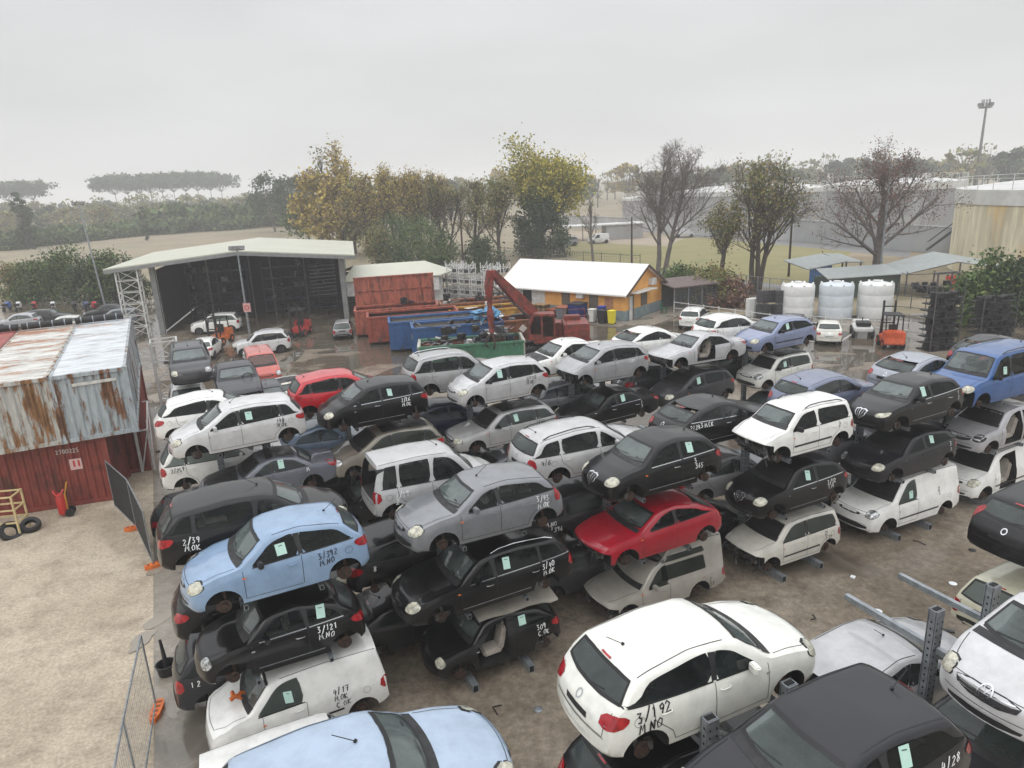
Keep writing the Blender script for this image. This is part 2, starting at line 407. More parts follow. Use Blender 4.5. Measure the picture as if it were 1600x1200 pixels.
def wheel_parts(root, x, y, r, side, alloy=True):
    mb = MB(); prof = [(r*.62, -.09), (r*.9, -.10), (r, -.06), (r, .06), (r*.9, .10), (r*.62, .09)]
    M = Matrix.Rotation(R(90), 3, 'X')
    mb.lathe(prof, n=28); mb.v = [tuple(M @ Vector(v)) for v in mb.v]
    t = mb.build('wheel', RUB, root, smooth=R(50)); t.location = (x, y, r)
    mb = MB(); mb.lathe([(r*.63, -.06), (r*.63, .085), (r*.56, .09), (r*.52, .055), (.05, .055)], n=24)
    if alloy:
        for k in range(5):
            a = k*2*math.pi/5
            mb.bar((0, 0, .07), (math.cos(a)*r*.58, math.sin(a)*r*.58, .085), .06, .025)
    mb.v = [tuple(M @ Vector((v[0], v[1], v[2]*(1)))) for v in mb.v]
    if side > 0: mb.v = [(v[0], -v[1], v[2]) for v in mb.v]
    rim = mb.build('rim', STEEL, t, smooth=R(40))
def car(kind, col, pos, yaw, scale=1., name='scrap_car', label='', group='scrap cars stacked on the racks', doors=5, wheels=False, front='ok', metal=0.,
        text=None, ink='W', paper=None, near='L', hl='c', sideglass=True, van=False, rails=False, roofblack=False, mirror=True, rub=False, grille='slot',
        antenna=True, doorhole=None, hatchopen=False, textpos=(0, 0), th=.125, tilt=0., rough=.32, colname=None, bumper=None, plate=False, tail='side', lower=None, wsvoid=False, hoodblack=False, pillar='black', seed=None, strip_low=False):
    if kind not in BODIES: BODIES[kind] = Body(kind)
    B = BODIES[kind]; rnd = random.Random(seed if seed is not None else hash((round(pos[0], 1), round(pos[1], 1), round(pos[2], 1))) & 0xffff)
    pm = paint(colname or '%02d_%02d_%02d' % tuple(int(c*99) for c in col), col, metal*.5, rough)
    root = empty(name, pos, yaw, label, 'van' if name.endswith('van') else 'car', group)
    root.scale = (scale,)*3
    if tilt: root.rotation_euler.x = tilt
    fx, rx = B.wb/2, -B.wb/2; w = B.W/2; xf, xr, H = B.xf, B.xr, B.H
    # body shell with arches cut out
    me = bpy.data.meshes.new('body'); B.bm.to_mesh(me)
    bodymats = [pm, VOID, PLAS, INTR]
    for mm in bodymats: me.materials.append(mm)
    bo = bpy.data.objects.new('body', me); COL.objects.link(bo)
    cut = MB(); ar = .355 if kind not in ('suv', 'bigvan') else .385
    for x in (fx, rx):
        for sd in (1, -1): cut.cyl((x, sd*(w-.42), .30), (x, sd*(w+.15), .30), ar, 22)
    if front == 'stripped':
        cut.prism([(xf-.40, .10), (xf+.3, .10), (xf+.3, B.hz0-.13), (xf-.10, B.hz0-.13), (xf-.40, B.hz0-.20)], -w-.1, w+.1)
    dh = []
    if doorhole:
        for (a, b) in doorhole:
            zt = lambda x: B.sidez(x)-.09
            pts = [(a, .36), (b, .36)]
            pts += [(b, min(B.belt(b), zt(b+.12)))]
            for x in np.linspace(b, a, 6): pts.append((x, max(B.belt(x)-.02, min(zt(x+.12 if x > 0 else x), H-.14))))
            pts = pts[:2]+pts[3:]
            dh.append(pts); s0, s1 = (w-.55, w+.2) if near == 'L' else (-w-.2, -w+.55)
            cut.prism(pts, s0, s1)
    if hatchopen:
        cut.prism([(xr-.2, .72), (xr+.42, .72), (xr+.42, H-.16), (xr-.2, H-.16)], -w*.80, w*.80)
    if wsvoid: pass
    V = near; sd = 1 if near == 'L' else -1
    # --- side glass
    A0 = xf-B.cx-.12
    upf = lambda x: (B.sidez(x+.10) if x > -.1 else B.sidez(x-.10 if kind != 'sedan' else x-.08))-.055
    def win(x0, x1, slant0=0., slant1=0., lift=.02):
        if x1 > x0: x0, x1 = x1, x0
        lo = [(x, B.belt(x)+lift) for x in np.linspace(x0, x1, 5)]
        hi = []
        for k, x in enumerate(np.linspace(x1+slant1, x0+slant0, 9)):
            z = min(upf(x), H-.115)
            if z > B.belt(x)+lift+.03: hi.append((x, z))
        # trim lower front where windscreen pillar meets the belt
        p = lo+hi
        return chaikin(p, 1)
    # find where pillar meets belt
    xa = A0
    while upf(xa) < B.belt(xa)+.05 and xa > 0: xa -= .02
    xe = xr+.30 if kind not in ('sedan', 'buggy') else xf-B.rx-.32
    if kind in ('coupehatch', 'bubble'): xe = xr+.55
    if kind == 'ypsilon': xe = xr+.42
    if kind in ('estate', 'boxy', 'panda', 'suv'): xe = xr+.24
    xb = {5: fx-1.35, 3: fx-1.52, 2: fx-1.30}[doors] if kind != 'sedan' else fx-1.45
    wins = []
    wins.append((xa, xb, -.0, .06))
    if van: pass
    elif doors == 3: wins.append((xb-.07, xe, .02, .14))
    else:
        xc = rx+.22 if kind != 'sedan' else xe+.12
        if kind in ('estate', 'suv', 'bigminivan', 'minivan', 'boxy'):
            wins.append((xb-.07, xc-.05, .02, .02)); wins.append((xc-.12, xe, .02, .12))
        else: wins.append((xb-.07, xe, .02, .10 if kind != 'sedan' else .22))
    if kind == 'oldvan': wins = [(xa, xb, 0, .04)]
    z0 = B.hz1+.035; z1 = H-.10 if kind != 'oldvan' else 1.40
    wy = lambda z: (w*.94-(z-B.b0)*B.tum/(H-B.b0-.05))-.085
    zr0 = B.gz+.04; zr1 = H-B.sp[10]-.05
    if kind == 'sedan': zr0 = B.gz+.03
    def screen_poly(z0, z1, inset=0.):
        zz = np.linspace(z0+inset, z1-inset, 5)
        return chaikin([(-wy(z)+inset, z) for z in zz]+[(wy(z)-inset, z) for z in zz[::-1]], 1)
    hollow = sideglass and not wsvoid and (pos[2] > 3 or pos[2] > 1 and near == 'L' and math.hypot(pos[0], pos[1]) < 24) or wheels and pos[1] < 57 and pos[0] > -20
    hollow = hollow and kind != 'oldvan'
    ncut0 = len(cut.f)
    if hollow:
        for (x0_, x1_, s0_, s1_) in wins: cut.prism(win(x0_, x1_, s0_, s1_), -w-.2, w+.2)
        xm = 0. if not van else fx-1.0
        cut.prism(screen_poly(z0+.005, z1-.012, .022), fx-1.05, xf+.3, f=lambda u, v, q: (q, u, v))
        if not van and not hatchopen: cut.prism(screen_poly(zr0+.005, zr1-.01, .022), xr-.3, rx+.75 if kind != 'sedan' else rx+.9, f=lambda u, v, q: (q, u, v))
        xi0 = xf-B.cx-.30; xi1 = (xr+.32) if kind not in ('sedan', 'buggy') else rx+.35
        if van: xi1 = xb-.05
        cut.box(((xi0+xi1)/2, 0, (.70+B.b0+.05)/2), (xi0-xi1, 2*(w-.19), B.b0+.05-.70))
        if not van: cut.box(((xi0+xi1)/2-.1, 0, (B.b0+H-.13)/2), (xi0-xi1-1.1, 2*(wy(H-.14)-.02), H-.13-B.b0))
    cm = bpy.data.meshes.new('cut'); cm.from_pydata(cut.v, [], cut.f)
    for mm in bodymats: cm.materials.append(mm)
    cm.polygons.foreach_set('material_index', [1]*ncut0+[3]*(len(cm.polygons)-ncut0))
    bc = bmesh.new(); bc.from_mesh(cm); bmesh.ops.recalc_face_normals(bc, faces=bc.faces); bc.to_mesh(cm); bc.free()
    co = bpy.data.objects.new('cut', cm); COL.objects.link(co)
    md = bo.modifiers.new('b', 'BOOLEAN'); md.operation = 'DIFFERENCE'; md.object = co; md.solver = 'EXACT'; md.material_mode = 'INDEX'; md.use_self = bool(front == 'stripped' or hatchopen or doorhole or hollow)
    dg = bpy.context.evaluated_depsgraph_get()
    nm = bpy.data.meshes.new_from_object(bo.evaluated_get(dg)); bo.modifiers.clear(); bo.data = nm; nm.name = 'body'
    bpy.data.objects.remove(co); bpy.data.meshes.remove(cm); bpy.data.meshes.remove(me)
    nm.polygons.foreach_set('use_smooth', [True]*len(nm.polygons)); nm.set_sharp_from_angle(angle=R(38))
    bo.parent = root
    # --- side glass
    if pillar == 'black' and len(wins) > 1 and not doorhole:
        for (a0, a1, _, e1), (b0_, b1_, e0, _) in zip(wins[:-1], wins[1:]):
            mb = MB(); zt_ = lambda x: min(upf(x), H-.115)-.005
            patch(mb, B, V, [(b0_-.01, B.belt(b0_)+.02), (a1+.01, B.belt(a1)+.02), (a1+e1+.01, zt_(a1+e1)), (b0_+e0-.01, zt_(b0_+e0))], .004); dbuild(mb, 'door_pillar', PLAS, root)
    for i, (x0, x1, s0, s1) in enumerate(wins):
        if doorhole and any(min(a, b)-.1 < (x0+x1)/2 < max(a, b)+.1 for a, b in doorhole): continue
        mb = MB(); pl = win(x0, x1, s0, s1)
        patch(mb, B, V, pl, .007)
        dbuild(mb, 'side_window', GLASS if sideglass else VOID, root)
        if sideglass:
            mb = MB(); lo = [(x, B.belt(x)+.012) for x in np.linspace(x0+.01, x1-.01, 6)]
            strip(mb, B, V, lo, .022, .009); dbuild(mb, 'window_seal', RUB if rub != 'chrome' else CHROME, root)
    if kind == 'oldvan':
        for q, (z0, z1) in enumerate(((.98, 1.38), (1.46, 1.62))):
            mb = MB(); patch(mb, B, V, [(.08, z0+.03), (.05, z0), (-1.37, z0), (-1.40, z0+.03), (-1.36, z1-.03), (-1.33, z1), (.05, z1), (.08, z1-.03)], .008); dbuild(mb, 'side_window', GLASS, root)
    # --- windscreen
    def screen(view, z0, z1, m, name, off, inset=0.):
        mb = MB(); patch(mb, B, view, screen_poly(z0, z1, inset), off, 0, .10); return dbuild(mb, name, m, root)
    def seal(view, z0, z1, name):
        mb = MB(); pl = screen_poly(z0, z1, .02); strip(mb, B, view, pl+[pl[0]], .035, .007); dbuild(mb, name, RUB, root)
    seal('F', z0, z1-.005, 'screen_seal')
    screen('F', z0+.005, z1-.012, VOID if wsvoid else WGLASS, 'windscreen', .005, .022)
    # cowl, wipers
    mb = MB(); xw = xf-B.cx
    cow = [(xf-B.cx-.045-.13*(y/w)**2, y) for y in np.linspace(-w*.82, w*.82, 9)]
    strip(mb, B, 'T', cow, .13, .005); dbuild(mb, 'cowl', PLAS, root)
    if not wsvoid and kind != 'oldvan':
        for q in (0, 1):
            mb = MB(); y0 = (-.45+q*.55)*(1 if near == 'L' else 1)
            strip(mb, B, 'F', [(y0, z0+.045), (y0+.5, z0+.085)], .009, .018); dbuild(mb, 'wiper', RUB, root)
    # --- rear window
    if not hatchopen and not van:
        seal('B', zr0, zr1-.005, 'rear_screen_seal')
        screen('B', zr0+.005, zr1-.01, RGLASS, 'rear_window', .005, .022)
        if kind != 'sedan':
            mb = MB(); strip(mb, B, 'B', [(-.02, zr0+.02), (-.32, zr0+.07)], .014, .02); dbuild(mb, 'rear_wiper', RUB, root)
            mb = MB(); strip(mb, B, 'B', [(-.11, zr1+.012), (.11, zr1+.012)], .014, .012); dbuild(mb, 'high_brake_lamp', TLAMP, root)
        mb = MB(); strip(mb, B, 'B', [(-.26, .74), (.26, .74)], .10, .006); dbuild(mb, 'plate_recess', PLAS, root)
        mb = MB(); strip(mb, B, 'B', [(.05*math.cos(a), B.gz-.09+.05*math.sin(a)) for a in np.linspace(0, 2*math.pi, 14)], .02, .010); dbuild(mb, 'rear_badge', CHROME, root)
    if hollow:
        SM = (BEIGE if rnd.random() < .2 else INTR) if pos[2] > 1 else INTR
        for q in (1, -1):
            for (xs_, hh) in (((fx-1.12, 1.0),) if van else ((fx-1.12, 1.0), (rx+.30, .95))):
                mb = MB(); M = Matrix.Rotation(R(-12), 3, 'Y'); mb.box((xs_, q*.36, .86), (.13, .46, .52), M=M); mb.box((xs_-.06, q*.36, 1.20*H/1.49), (.09, .25, .17)); mb.box((xs_+.28, q*.36, .72), (.5, .46, .14)); mb.build('seat', SM, root, smooth=R(60), bevel=.04)
        mb = MB(); mb.tube([(fx-.52+.05*math.cos(a), .36+.18*math.sin(a), .98+.17*math.cos(a)) for a in np.linspace(0, 2*math.pi, 15)], .016, 5); dbuild(mb, 'steering_wheel', RUB, root)
        mb = MB(); mb.box((xf-B.cx-.34, 0, B.b0-.02), (.34, 2*(w-.24), .16)); mb.build('dashboard', PLAS, root, bevel=.04)
        mb = MB(); mb.box((xf-B.wx-.03, 0, H-.19), (.03, .22, .07)); mb.build('rear_view_mirror', RUB, root)
    # hatch lines / boot
    mb = MB()
    if not van or kind == 'bigvan':
        zh = B.gz-.02
        y1 = w*.70; strip(mb, B, 'B', [(-y1*1.05, zh), (-y1*.98, .62), (y1*.98, .62), (y1*1.05, zh)], .010)
    dbuild(mb, 'tailgate_gap', RUB, root); mb = MB()
    # bonnet lines
    if front != 'nohood':
        yb = w*.80
        for q in (1, -1):
            strip(mb, B, 'T', [(xf-.22-.1*0, q*yb*.80), (xf-.45, q*yb*.95), (xf-B.cx-.02, q*yb*1.04)], .010)
        if front == 'ok': strip(mb, B, 'T', [(xf-.13-.17*(y/w)**2, y) for y in np.linspace(-yb*.8, yb*.8, 7)], .010)
    dbuild(mb, 'bonnet_gap', RUB, root); mb = MB()
    # doors
    sill = .335
    def vline(xt, xb_, zt=None):
        strip(mb, B, V, [(xt, zt or B.belt(xt)), (xt+(xb_-xt)*.5, .62), (xb_, sill+.03)], .010)
    d0 = min(fx-.42, xa+.25)
    vline(d0, d0); vline(xb-.035, xb-.02)
    strip(mb, B, V, [(d0, sill+.03), (rx+.44 if doors == 5 and not van else xb, sill+.03)], .010)
    if doors == 5 and not van:
        q = rx+.40
        strip(mb, B, V, [(rx+.10, B.belt(rx)), (rx+.12, .78), (q, .52), (q+.05, sill+.03)], .010)
    dbuild(mb, 'door_gap', RUB, root)
    # roof gutters
    for q in (1, -1):
        mb = MB()
        pts = []
        for x in np.linspace(xf-B.wx-.15, xf-B.rx+.05, 8):
            z = B.sidez(x); yy = wy(z)+.02; pts.append((x, q*yy))
        strip(mb, B, 'T', pts, .012); dbuild(mb, 'roof_channel', RUB, root)
    if roofblack or hoodblack:
        mb = MB()
        if roofblack: patch(mb, B, 'T', [(xf-B.wx-.14, -w*.62), (xf-B.rx+.02, -w*.60), (xf-B.rx+.02, w*.60), (xf-B.wx-.14, w*.62)], .005, 0, .2)
        if hoodblack:
            patch(mb, B, 'T', [(xf-.3, -w*.66), (xf-B.cx+.06, -w*.82), (xf-B.cx+.06, w*.82), (xf-.3, w*.66), (xf-.2, w*.3), (xf-.2, -w*.3)], .005, 0, .2)
        dbuild(mb, 'roof_panel' if roofblack else 'bonnet_panel', PLAS, root)
    # handles
    hz = B.belt(0)-.13
    for x in [xb+.14]+([rx+.30] if doors == 5 and not van else []):
        if doorhole and any(min(a, b) < x < max(a, b) for a, b in doorhole): continue
        p = snap(B, V, x, hz, .0); mb = MB()
        mb.tube([p+Vector((.09, 0, 0)), p+Vector((.06, sd*.03, .005)), p+Vector((-.06, sd*.03, .005)), p+Vector((-.09, 0, 0))], .012, 6)
        dbuild(mb, 'door_handle', pm if rub != 'chrome' else CHROME, root)
    if rub:
        mb = MB(); strip(mb, B, V, [(fx-.45, .55), (rx+.42, .57)] if rub != 'chrome' else [(fx-.50, .40), (rx+.45, .42)], .055 if rub != 'chrome' else .022, .008); dbuild(mb, 'rub_strip', PLAS if rub != 'chrome' else GALV, root)
    # sill shadow gap trim
    # lamps
    if hl and front != 'nolamps':
        hz_ = B.hz0-.10
        shapes = {'c': [(-.20, -.07), (-.10, .10), (.14, .13), (.26, .05), (.18, -.06), (-.02, -.11)],
                  'round': [(.155*math.cos(a)*1.05+.02, .125*math.sin(a)-.03) for a in np.linspace(0, 6.0, 12)],
                  'slim': [(-.24, -.05), (-.16, .05), (.12, .09), (.30, .10), (.22, -.01), (-.05, -.07)],
                  'sq': [(-.20, -.09), (-.22, .07), (.16, .08), (.20, -.09)], 'void': [(-.20, -.07), (-.10, .10), (.14, .13), (.26, .05), (.18, -.06), (-.02, -.11)]}
        for q in (1, -1):
            az = q*R(38); org = (xf-.28, q*(w-.26))
            pp = [(q*(a+.0), hz_+b-.02) for a, b in shapes[hl]]
            mb = MB(); patch(mb, B, (az, org), chaikin(pp, 1) if hl != 'sq' else pp, .004, 0, .06); dbuild(mb, 'headlight_surround', RUB, root)
            cx_ = sum(a for a, b in pp)/len(pp); cz_ = sum(b for a, b in pp)/len(pp)
            pp2 = [(cx_+(a-cx_)*.9, cz_+(b-cz_)*.88) for a, b in pp]
            if hl != 'void':
                mb = MB(); patch(mb, B, (az, org), chaikin(pp2, 1) if hl != 'sq' else pp2, .012, 0, .06)
                dbuild(mb, 'headlight', HLAMP if rnd.random() < .62 else HLAMPW, root)
    if front == 'ok':
        mb = MB()
        if grille == 'slot':
            patch(mb, B, 'F', chaikin([(-.36, B.hz0-.20), (-.42, B.hz0-.09), (.42, B.hz0-.09), (.36, B.hz0-.20)], 1), .006)
            dbuild(mb, 'grille', PLAS, root)
        elif grille == 'shield':
            z = B.hz0-.02
            sh = [(0, z-.30), (-.17, z-.17), (-.20, z-.03), (-.08, z), (0, z-.015), (.08, z), (.20, z-.03), (.17, z-.17)]
            patch(mb, B, 'F', sh, .010); dbuild(mb, 'grille', CHROME, root)
            mb = MB(); patch(mb, B, 'F', [(a*.82, z-.14+(b-z+.14)*.82) for a, b in sh], .016); g = dbuild(mb, 'grille_mesh', RUB, root)
            mb = MB(); strip(mb, B, 'F', [(0, z-.27), (0, z-.04)], .02, .022)
            for q in (-.09, .09): strip(mb, B, 'F', [(q*.6, z-.22), (q, z-.04)], .01, .020)
            dbuild(mb, 'grille_bar', CHROME, root)
        elif grille == 'bars':
            patch(mb, B, 'F', chaikin([(-.40, B.hz0-.24), (-.48, B.hz0-.06), (.48, B.hz0-.06), (.40, B.hz0-.24)], 1), .006); dbuild(mb, 'grille', PLAS, root)
            for k in range(3):
                mb = MB(); strip(mb, B, 'F', [(-.38, B.hz0-.10-.045*k), (0, B.hz0-.11-.045*k), (.38, B.hz0-.10-.045*k)], .012, .012); dbuild(mb, 'grille_bar', CHROME, root)
        if kind == 'minivan' and grille == 'bars':
            mb = MB(); zc = B.hz0-.13
            strip(mb, B, 'F', [(.095*math.cos(a), zc+.095*math.sin(a)) for a in np.linspace(0, 2*math.pi, 20)], .016, .026); dbuild(mb, 'badge_ring', CHROME, root)
            mb = MB(); strip(mb, B, 'F', [(-.05, zc+.075), (0, zc+.01), (.05, zc+.075)], .014, .026); dbuild(mb, 'badge_letter', CHROME, root)
            mb = MB(); strip(mb, B, 'F', [(-.082, zc+.03), (-.04, zc-.075), (0, zc-.01), (.04, zc-.075), (.082, zc+.03)], .014, .026); dbuild(mb, 'badge_letter', CHROME, root)
        if grille != 'plain':
            mb = MB(); patch(mb, B, 'F', chaikin([(-.5, .36), (-.55, .46), (.55, .46), (.5, .36)], 1), .006); dbuild(mb, 'bumper_intake', PLAS, root)
        mb = MB(); strip(mb, B, 'F', [(-w*.7, .525), (0, .53), (w*.7, .525)], .010); dbuild(mb, 'bumper_line', RUB, root)
    elif front == 'stripped':
        # what shows once bumper and lamps are off
        fr = MB(); z = B.hz0-.22
        fr.bar((xf-.26, -w*.72, .50), (xf-.26, w*.72, .50), .07, .10); fr.bar((xf-.28, -w*.70, z), (xf-.28, w*.70, z), .05, .05)
        for q in (-1, 1): fr.bar((xf-.3, q*w*.62, .46), (xf-.3, q*w*.62, z), .05, .05); fr.bar((xf-.42, q*w*.5, .44), (xf-.20, q*w*.5, .44), .08, .11)
        dbuild(fr, 'front_frame', STEEL if rnd.random() < .5 else PLAS, root)
        fr = MB(); fr.box((xf-.32, 0, .52), (.05, w*1.1, .34)); dbuild(fr, 'radiator', PLAS, root)
        for k in range(7):
            fr = MB(); y = rnd.uniform(-.65, .65)
            pts = [Vector((xf-.30, y, .62))]
            for j in range(3): pts.append(pts[-1]+Vector((rnd.uniform(.0, .09), rnd.uniform(-.18, .18), rnd.uniform(-.2, .03))))
            fr.tube(pts, rnd.uniform(.012, .035), 6); dbuild(fr, 'loose_hose', PLAS if k not in (2, 5) else STEEL, root)
        for k in range(3):
            fr = MB(); fr.box((xf-.30, rnd.uniform(-.6, .6), rnd.uniform(.45, z)), (.10, rnd.uniform(.1, .22), rnd.uniform(.08, .2)), M=Matrix.Rotation(rnd.uniform(-.5, .5), 3, 'X')); dbuild(fr, 'engine_bay_part', (STEEL, PLAS, HLAMPW)[k], root)
    # tail lamps
    for q in (1, -1):
        mb = MB(); zt_ = B.gz-.06
        if kind in ('estate', 'van', 'bigvan', 'boxy', 'panda', 'oldvan', 'suv', 'oldhatch'):
            az = math.pi-q*R(35); org = (xr+.18, q*(w-.18)); pp = [(-q*(-.13), zt_-.28), (-q*(-.13), zt_+.02), (-q*.10, zt_+.04), (-q*.16, zt_-.24)]
        elif tail == 'high':
            az = math.pi-q*R(50); org = (xr+.35, q*(w-.15)); pp = [(-q*(-.10), zt_-.16), (-q*(-.10), zt_+.22), (-q*.02, zt_+.24), (-q*.09, zt_-.14)]
        else:
            az = math.pi-q*R(42); org = (xr+.22, q*(w-.2)); pp = [(-q*(-.20), zt_-.16), (-q*(-.16), zt_-.0), (-q*.14, zt_+.05), (-q*.24, zt_-.02), (-q*.12, zt_-.15)]
        patch(mb, B, (az, org), chaikin(pp, 1), .010, 0, .07); dbuild(mb, 'tail_lamp', TLAMP, root)
    # rear bumper line, plate recess
    mb = MB(); strip(mb, B, 'B', [(-w*.72, .60), (0, .60), (w*.72, .60)], .010); dbuild(mb, 'rear_bumper_line', RUB, root)
    if bumper == 'black' or kind in ('suv', 'panda', 'oldhatch', 'bigvan'):
        for vw in ('F', 'B'):
            if vw == 'F' and front != 'ok': continue
            mb = MB(); patch(mb, B, vw, chaikin([(-w*.74, .36), (-w*.76, .52), (w*.76, .52), (w*.74, .36)], 1), .008); dbuild(mb, 'bumper_trim', PLAS, root)
    if plate:
        mb = MB(); p = snap(B, 'B', 0, .78, .01); mb.box(p, (.012, .50, .11)); dbuild(mb, 'number_plate', INKW, root)
    mb = MB(); xq = rx-.12; zq = B.belt(xq)-.20; strip(mb, B, V, [(xq+.08*math.cos(a), zq+.075*math.sin(a)) for a in np.linspace(0, 2*math.pi, 13)], .006, .004); dbuild(mb, 'fuel_flap_gap', RUB, root)
    mb = MB(); strip(mb, B, V, [(fx-.40, .80), (fx-.47, .80)], .028, .008); dbuild(mb, 'side_repeater', HLAMPW if rnd.random() < .5 else ORANGE, root)
    # mirrors
    if mirror:
        for q in ((1, -1) if wheels else (sd,)):
            p = snap(B, 'L' if q > 0 else 'R', xa-.14, B.belt(xa)+.045, 0); mb = MB()
            M = Matrix.Rotation(q*R(8), 3, 'Z')
            mb.box(p+Vector((0, q*.12, .045)), (.10, .19, .13), M=M); mb.bar(p, p+Vector((0, q*.07, .02)), .05, .04)
            mb.build('wing_mirror', pm if rnd.random() < .6 else PLAS, root, smooth=R(60), bevel=.025)
    if antenna and kind not in ('oldvan',):
        mb = MB(); xq = xf-B.rx+.22 if rnd.random() < .6 else xf-B.wx-.22
        p = snap(B, 'T', xq, 0, 0); mb.tube([p, p+Vector((.02, 0, .03))], .022, 6); mb.tube([p+Vector((.0, 0, .02)), p+Vector((-.26, 0, .22))], .006, 5)
        dbuild(mb, 'antenna', RUB, root)
    if rails:
        for q in (1, -1):
            mb = MB(); pts = []
            xs_ = np.linspace(xf-B.wx-.3, xf-B.rx+.15, 9)
            for i, x in enumerate(xs_):
                y = q*(wy(B.sidez(x))-.02); b = snap(B, 'T', x, y, 0); pts.append(b+Vector((0, 0, .0 if i in (0, 8) else .055)))
            mb.tube(pts, .016, 6); dbuild(mb, 'roof_rail', PLAS if rails != 'silver' else CHROME, root)
    # running gear
    if wheels:
        for x in (fx, rx):
            for q in (1, -1): wheel_parts(root, x, q*(w-.12), .31, q)
    else:
        for x in (fx, rx):
            for q in (sd,):
                dz = rnd.uniform(-.05, .02); mb = MB(); y = q*(w-.20); dr = rnd.uniform(.12, .15)
                y += q*.04
                mb.cyl((x, y, .30+dz), (x, y+q*.025, .30+dz), dr, 18); mb.cyl((x, y+q*.02, .30+dz), (x, y+q*.07, .30+dz), .07, 12)
                for k in range(5):
                    a = k*1.2566; mb.cyl((x+.048*math.cos(a), y+q*.06, .30+dz+.048*math.sin(a)), (x+.048*math.cos(a), y+q*.09, .30+dz+.048*math.sin(a)), .009, 5)
                dbuild(mb, 'brake_disc', RUST, root)
                mb = MB(); mb.tube([(x-.05, y-q*.08, .30+dz), (x-.03, y-q*.10, .55), (x-.02, y-q*.14, .74)], .035, 8)
                mb.bar((x, y-q*.02, .26+dz), (x+.05, q*.30, .22), .06, .05); mb.box((x+.11, y-q*.01, .33+dz), (.09, .10, .14))
                dbuild(mb, 'suspension', STEEL if rnd.random() < .4 else RUST, root)
    # writing and paper
    if text:
        st = strokes(text, th, rnd); mb = MB(); x0 = xr+1.12+textpos[0]; zt_ = B.belt(x0)-.17+textpos[1]
        if near == 'R': x0 = xr+.42+textpos[0]
        for pl in st:
            pl = [((x0-a) if near == 'L' else (x0+a), zt_+b) for a, b in pl]
            strip(mb, B, V, pl, rnd.uniform(.018, .027)*th/.15, .010)
        dbuild(mb, 'marker_writing', INKW if ink == 'W' else INKB, root, 'hand written marker text %s' % text.replace('|', ' '))
    if paper is not None:
        x0 = (xb+.22 if paper == 0 else xb-.42); z = B.belt(x0)+.10; mb = MB(); k = rnd.uniform(-.02, .02)
        k = rnd.uniform(-.035, .035); e_ = rnd.uniform(-.02, .03); hh_ = rnd.uniform(.22, .28); ww_ = rnd.uniform(.16, .20)
        patch(mb, B, V, [(x0, z), (x0+ww_, z+k), (x0+ww_+e_, z+hh_+k), (x0+e_, z+hh_)], .014); dbuild(mb, 'paper_sheet', PAPER, root)
        mb = MB(); strip(mb, B, V, [(x0+.05+e_, z+hh_*.8), (x0+ww_-.05, z+hh_*.8+k)], .012, .019)
        dbuild(mb, 'paper_print', INKB, root)
    if doorhole:
        for (a, b) in doorhole:
            m_ = (a+b)/2; mb = MB(); y = sd*(w-.42)
            mb.box((m_-.05, y, .50), (.50, .46, .16)); mb.box((m_-.34, y, .80), (.14, .46, .62), M=Matrix.Rotation(R(-14), 3, 'Y')); mb.box((m_-.42, y, 1.14), (.09, .26, .16))
            mb.build('seat', BEIGE, root, smooth=R(60), bevel=.05)
    return root
TH = R(24.5)
def G(u, v, z=0.): return Vector((u*math.cos(TH)-v*math.sin(TH), u*math.sin(TH)+v*math.cos(TH), z))
LV = (.18, 1.95, 3.72)
WHI = (.80, .80, .77); SIL = (.40, .41, .43); BLK = (.006, .006, .007); CHAR = (.028, .028, .032); GRY = (.13, .135, .15)
PI = math.pi
def rowcar(kind, col, u, v, lv, dr, label, dyaw=0., **k):
    yaw = TH+(PI if dr == 'L' else 0)+R(dyaw)
    k.setdefault('near', 'L' if dr == 'L' else 'R')
    o = car(kind, col, G(u, v, LV[lv-1]), yaw, label=label, **k); rt = random.Random(label)
    if v > 8: o.rotation_euler.x += R(rt.uniform(-1.3, 1.3)); o.rotation_euler.y += R(rt.uniform(-1.2, 1.2))
    return o
# front double row, noses to the left
v1, v2, v3 = 14.5, 14.45, 14.35
rowcar('ypsilon', (.235, .345, .50), .95, v3, 3, 'L', 'light blue three door hatchback marked 3/392 on top of the left stack', doors=3, text='3/392|M.NO', ink='B', paper=0, textpos=(.05, -.02), dyaw=1)
rowcar('bubble', BLK, .85, v2, 2, 'L', 'small black round nosed hatchback marked 3/121 under the light blue one', doors=3, text='3/121|M.NO', paper=1, hl='round', rub='chrome', grille='plain', antenna=False)
rowcar('van', WHI, .95, v1, 1, 'L', 'white panel van marked 4/17 at the bottom under the small black hatchback', doors=2, van=True, text='4/17|M.OK|C.OK', ink='B', paper=0, name='scrap_van', textpos=(.15, .12), hl=None, rub=True, mirror=False, grille='plain', group='scrap vans in the racks')
rowcar('hatch', (.205, .215, .23), 5.6, v3, 3, 'L', 'steel grey five door hatchback marked 3/43 on top of a black estate', text='3/43|M.OK', metal=.45, tail='high', textpos=(-.25, 0), bumper='black')
rowcar('estate', BLK, 5.55, v2, 2, 'L', 'black estate with silver roof rails and white marking 3/40', text='3/40|M.OK', paper=1, rails='silver', rub='chrome', textpos=(-.1, 0))
rowcar('bubble', BLK, 5.75, v1, 1, 'L', 'black small car with missing door, beige seat and white roof sheet', text='309|C.OK', doors=5, doorhole=[(.72, -.12)], hl='round', textpos=(-.3, 0), grille='plain', mirror=False, antenna=False, paper=1)
rowcar('ypsilon', BLK, 10.5, v3, 3, 'L', 'black three door hatchback with chrome shield grille above the red one', doors=3, grille='shield', text='3|365', paper=1, textpos=(.0, 0), rub='chrome', mirror=False)
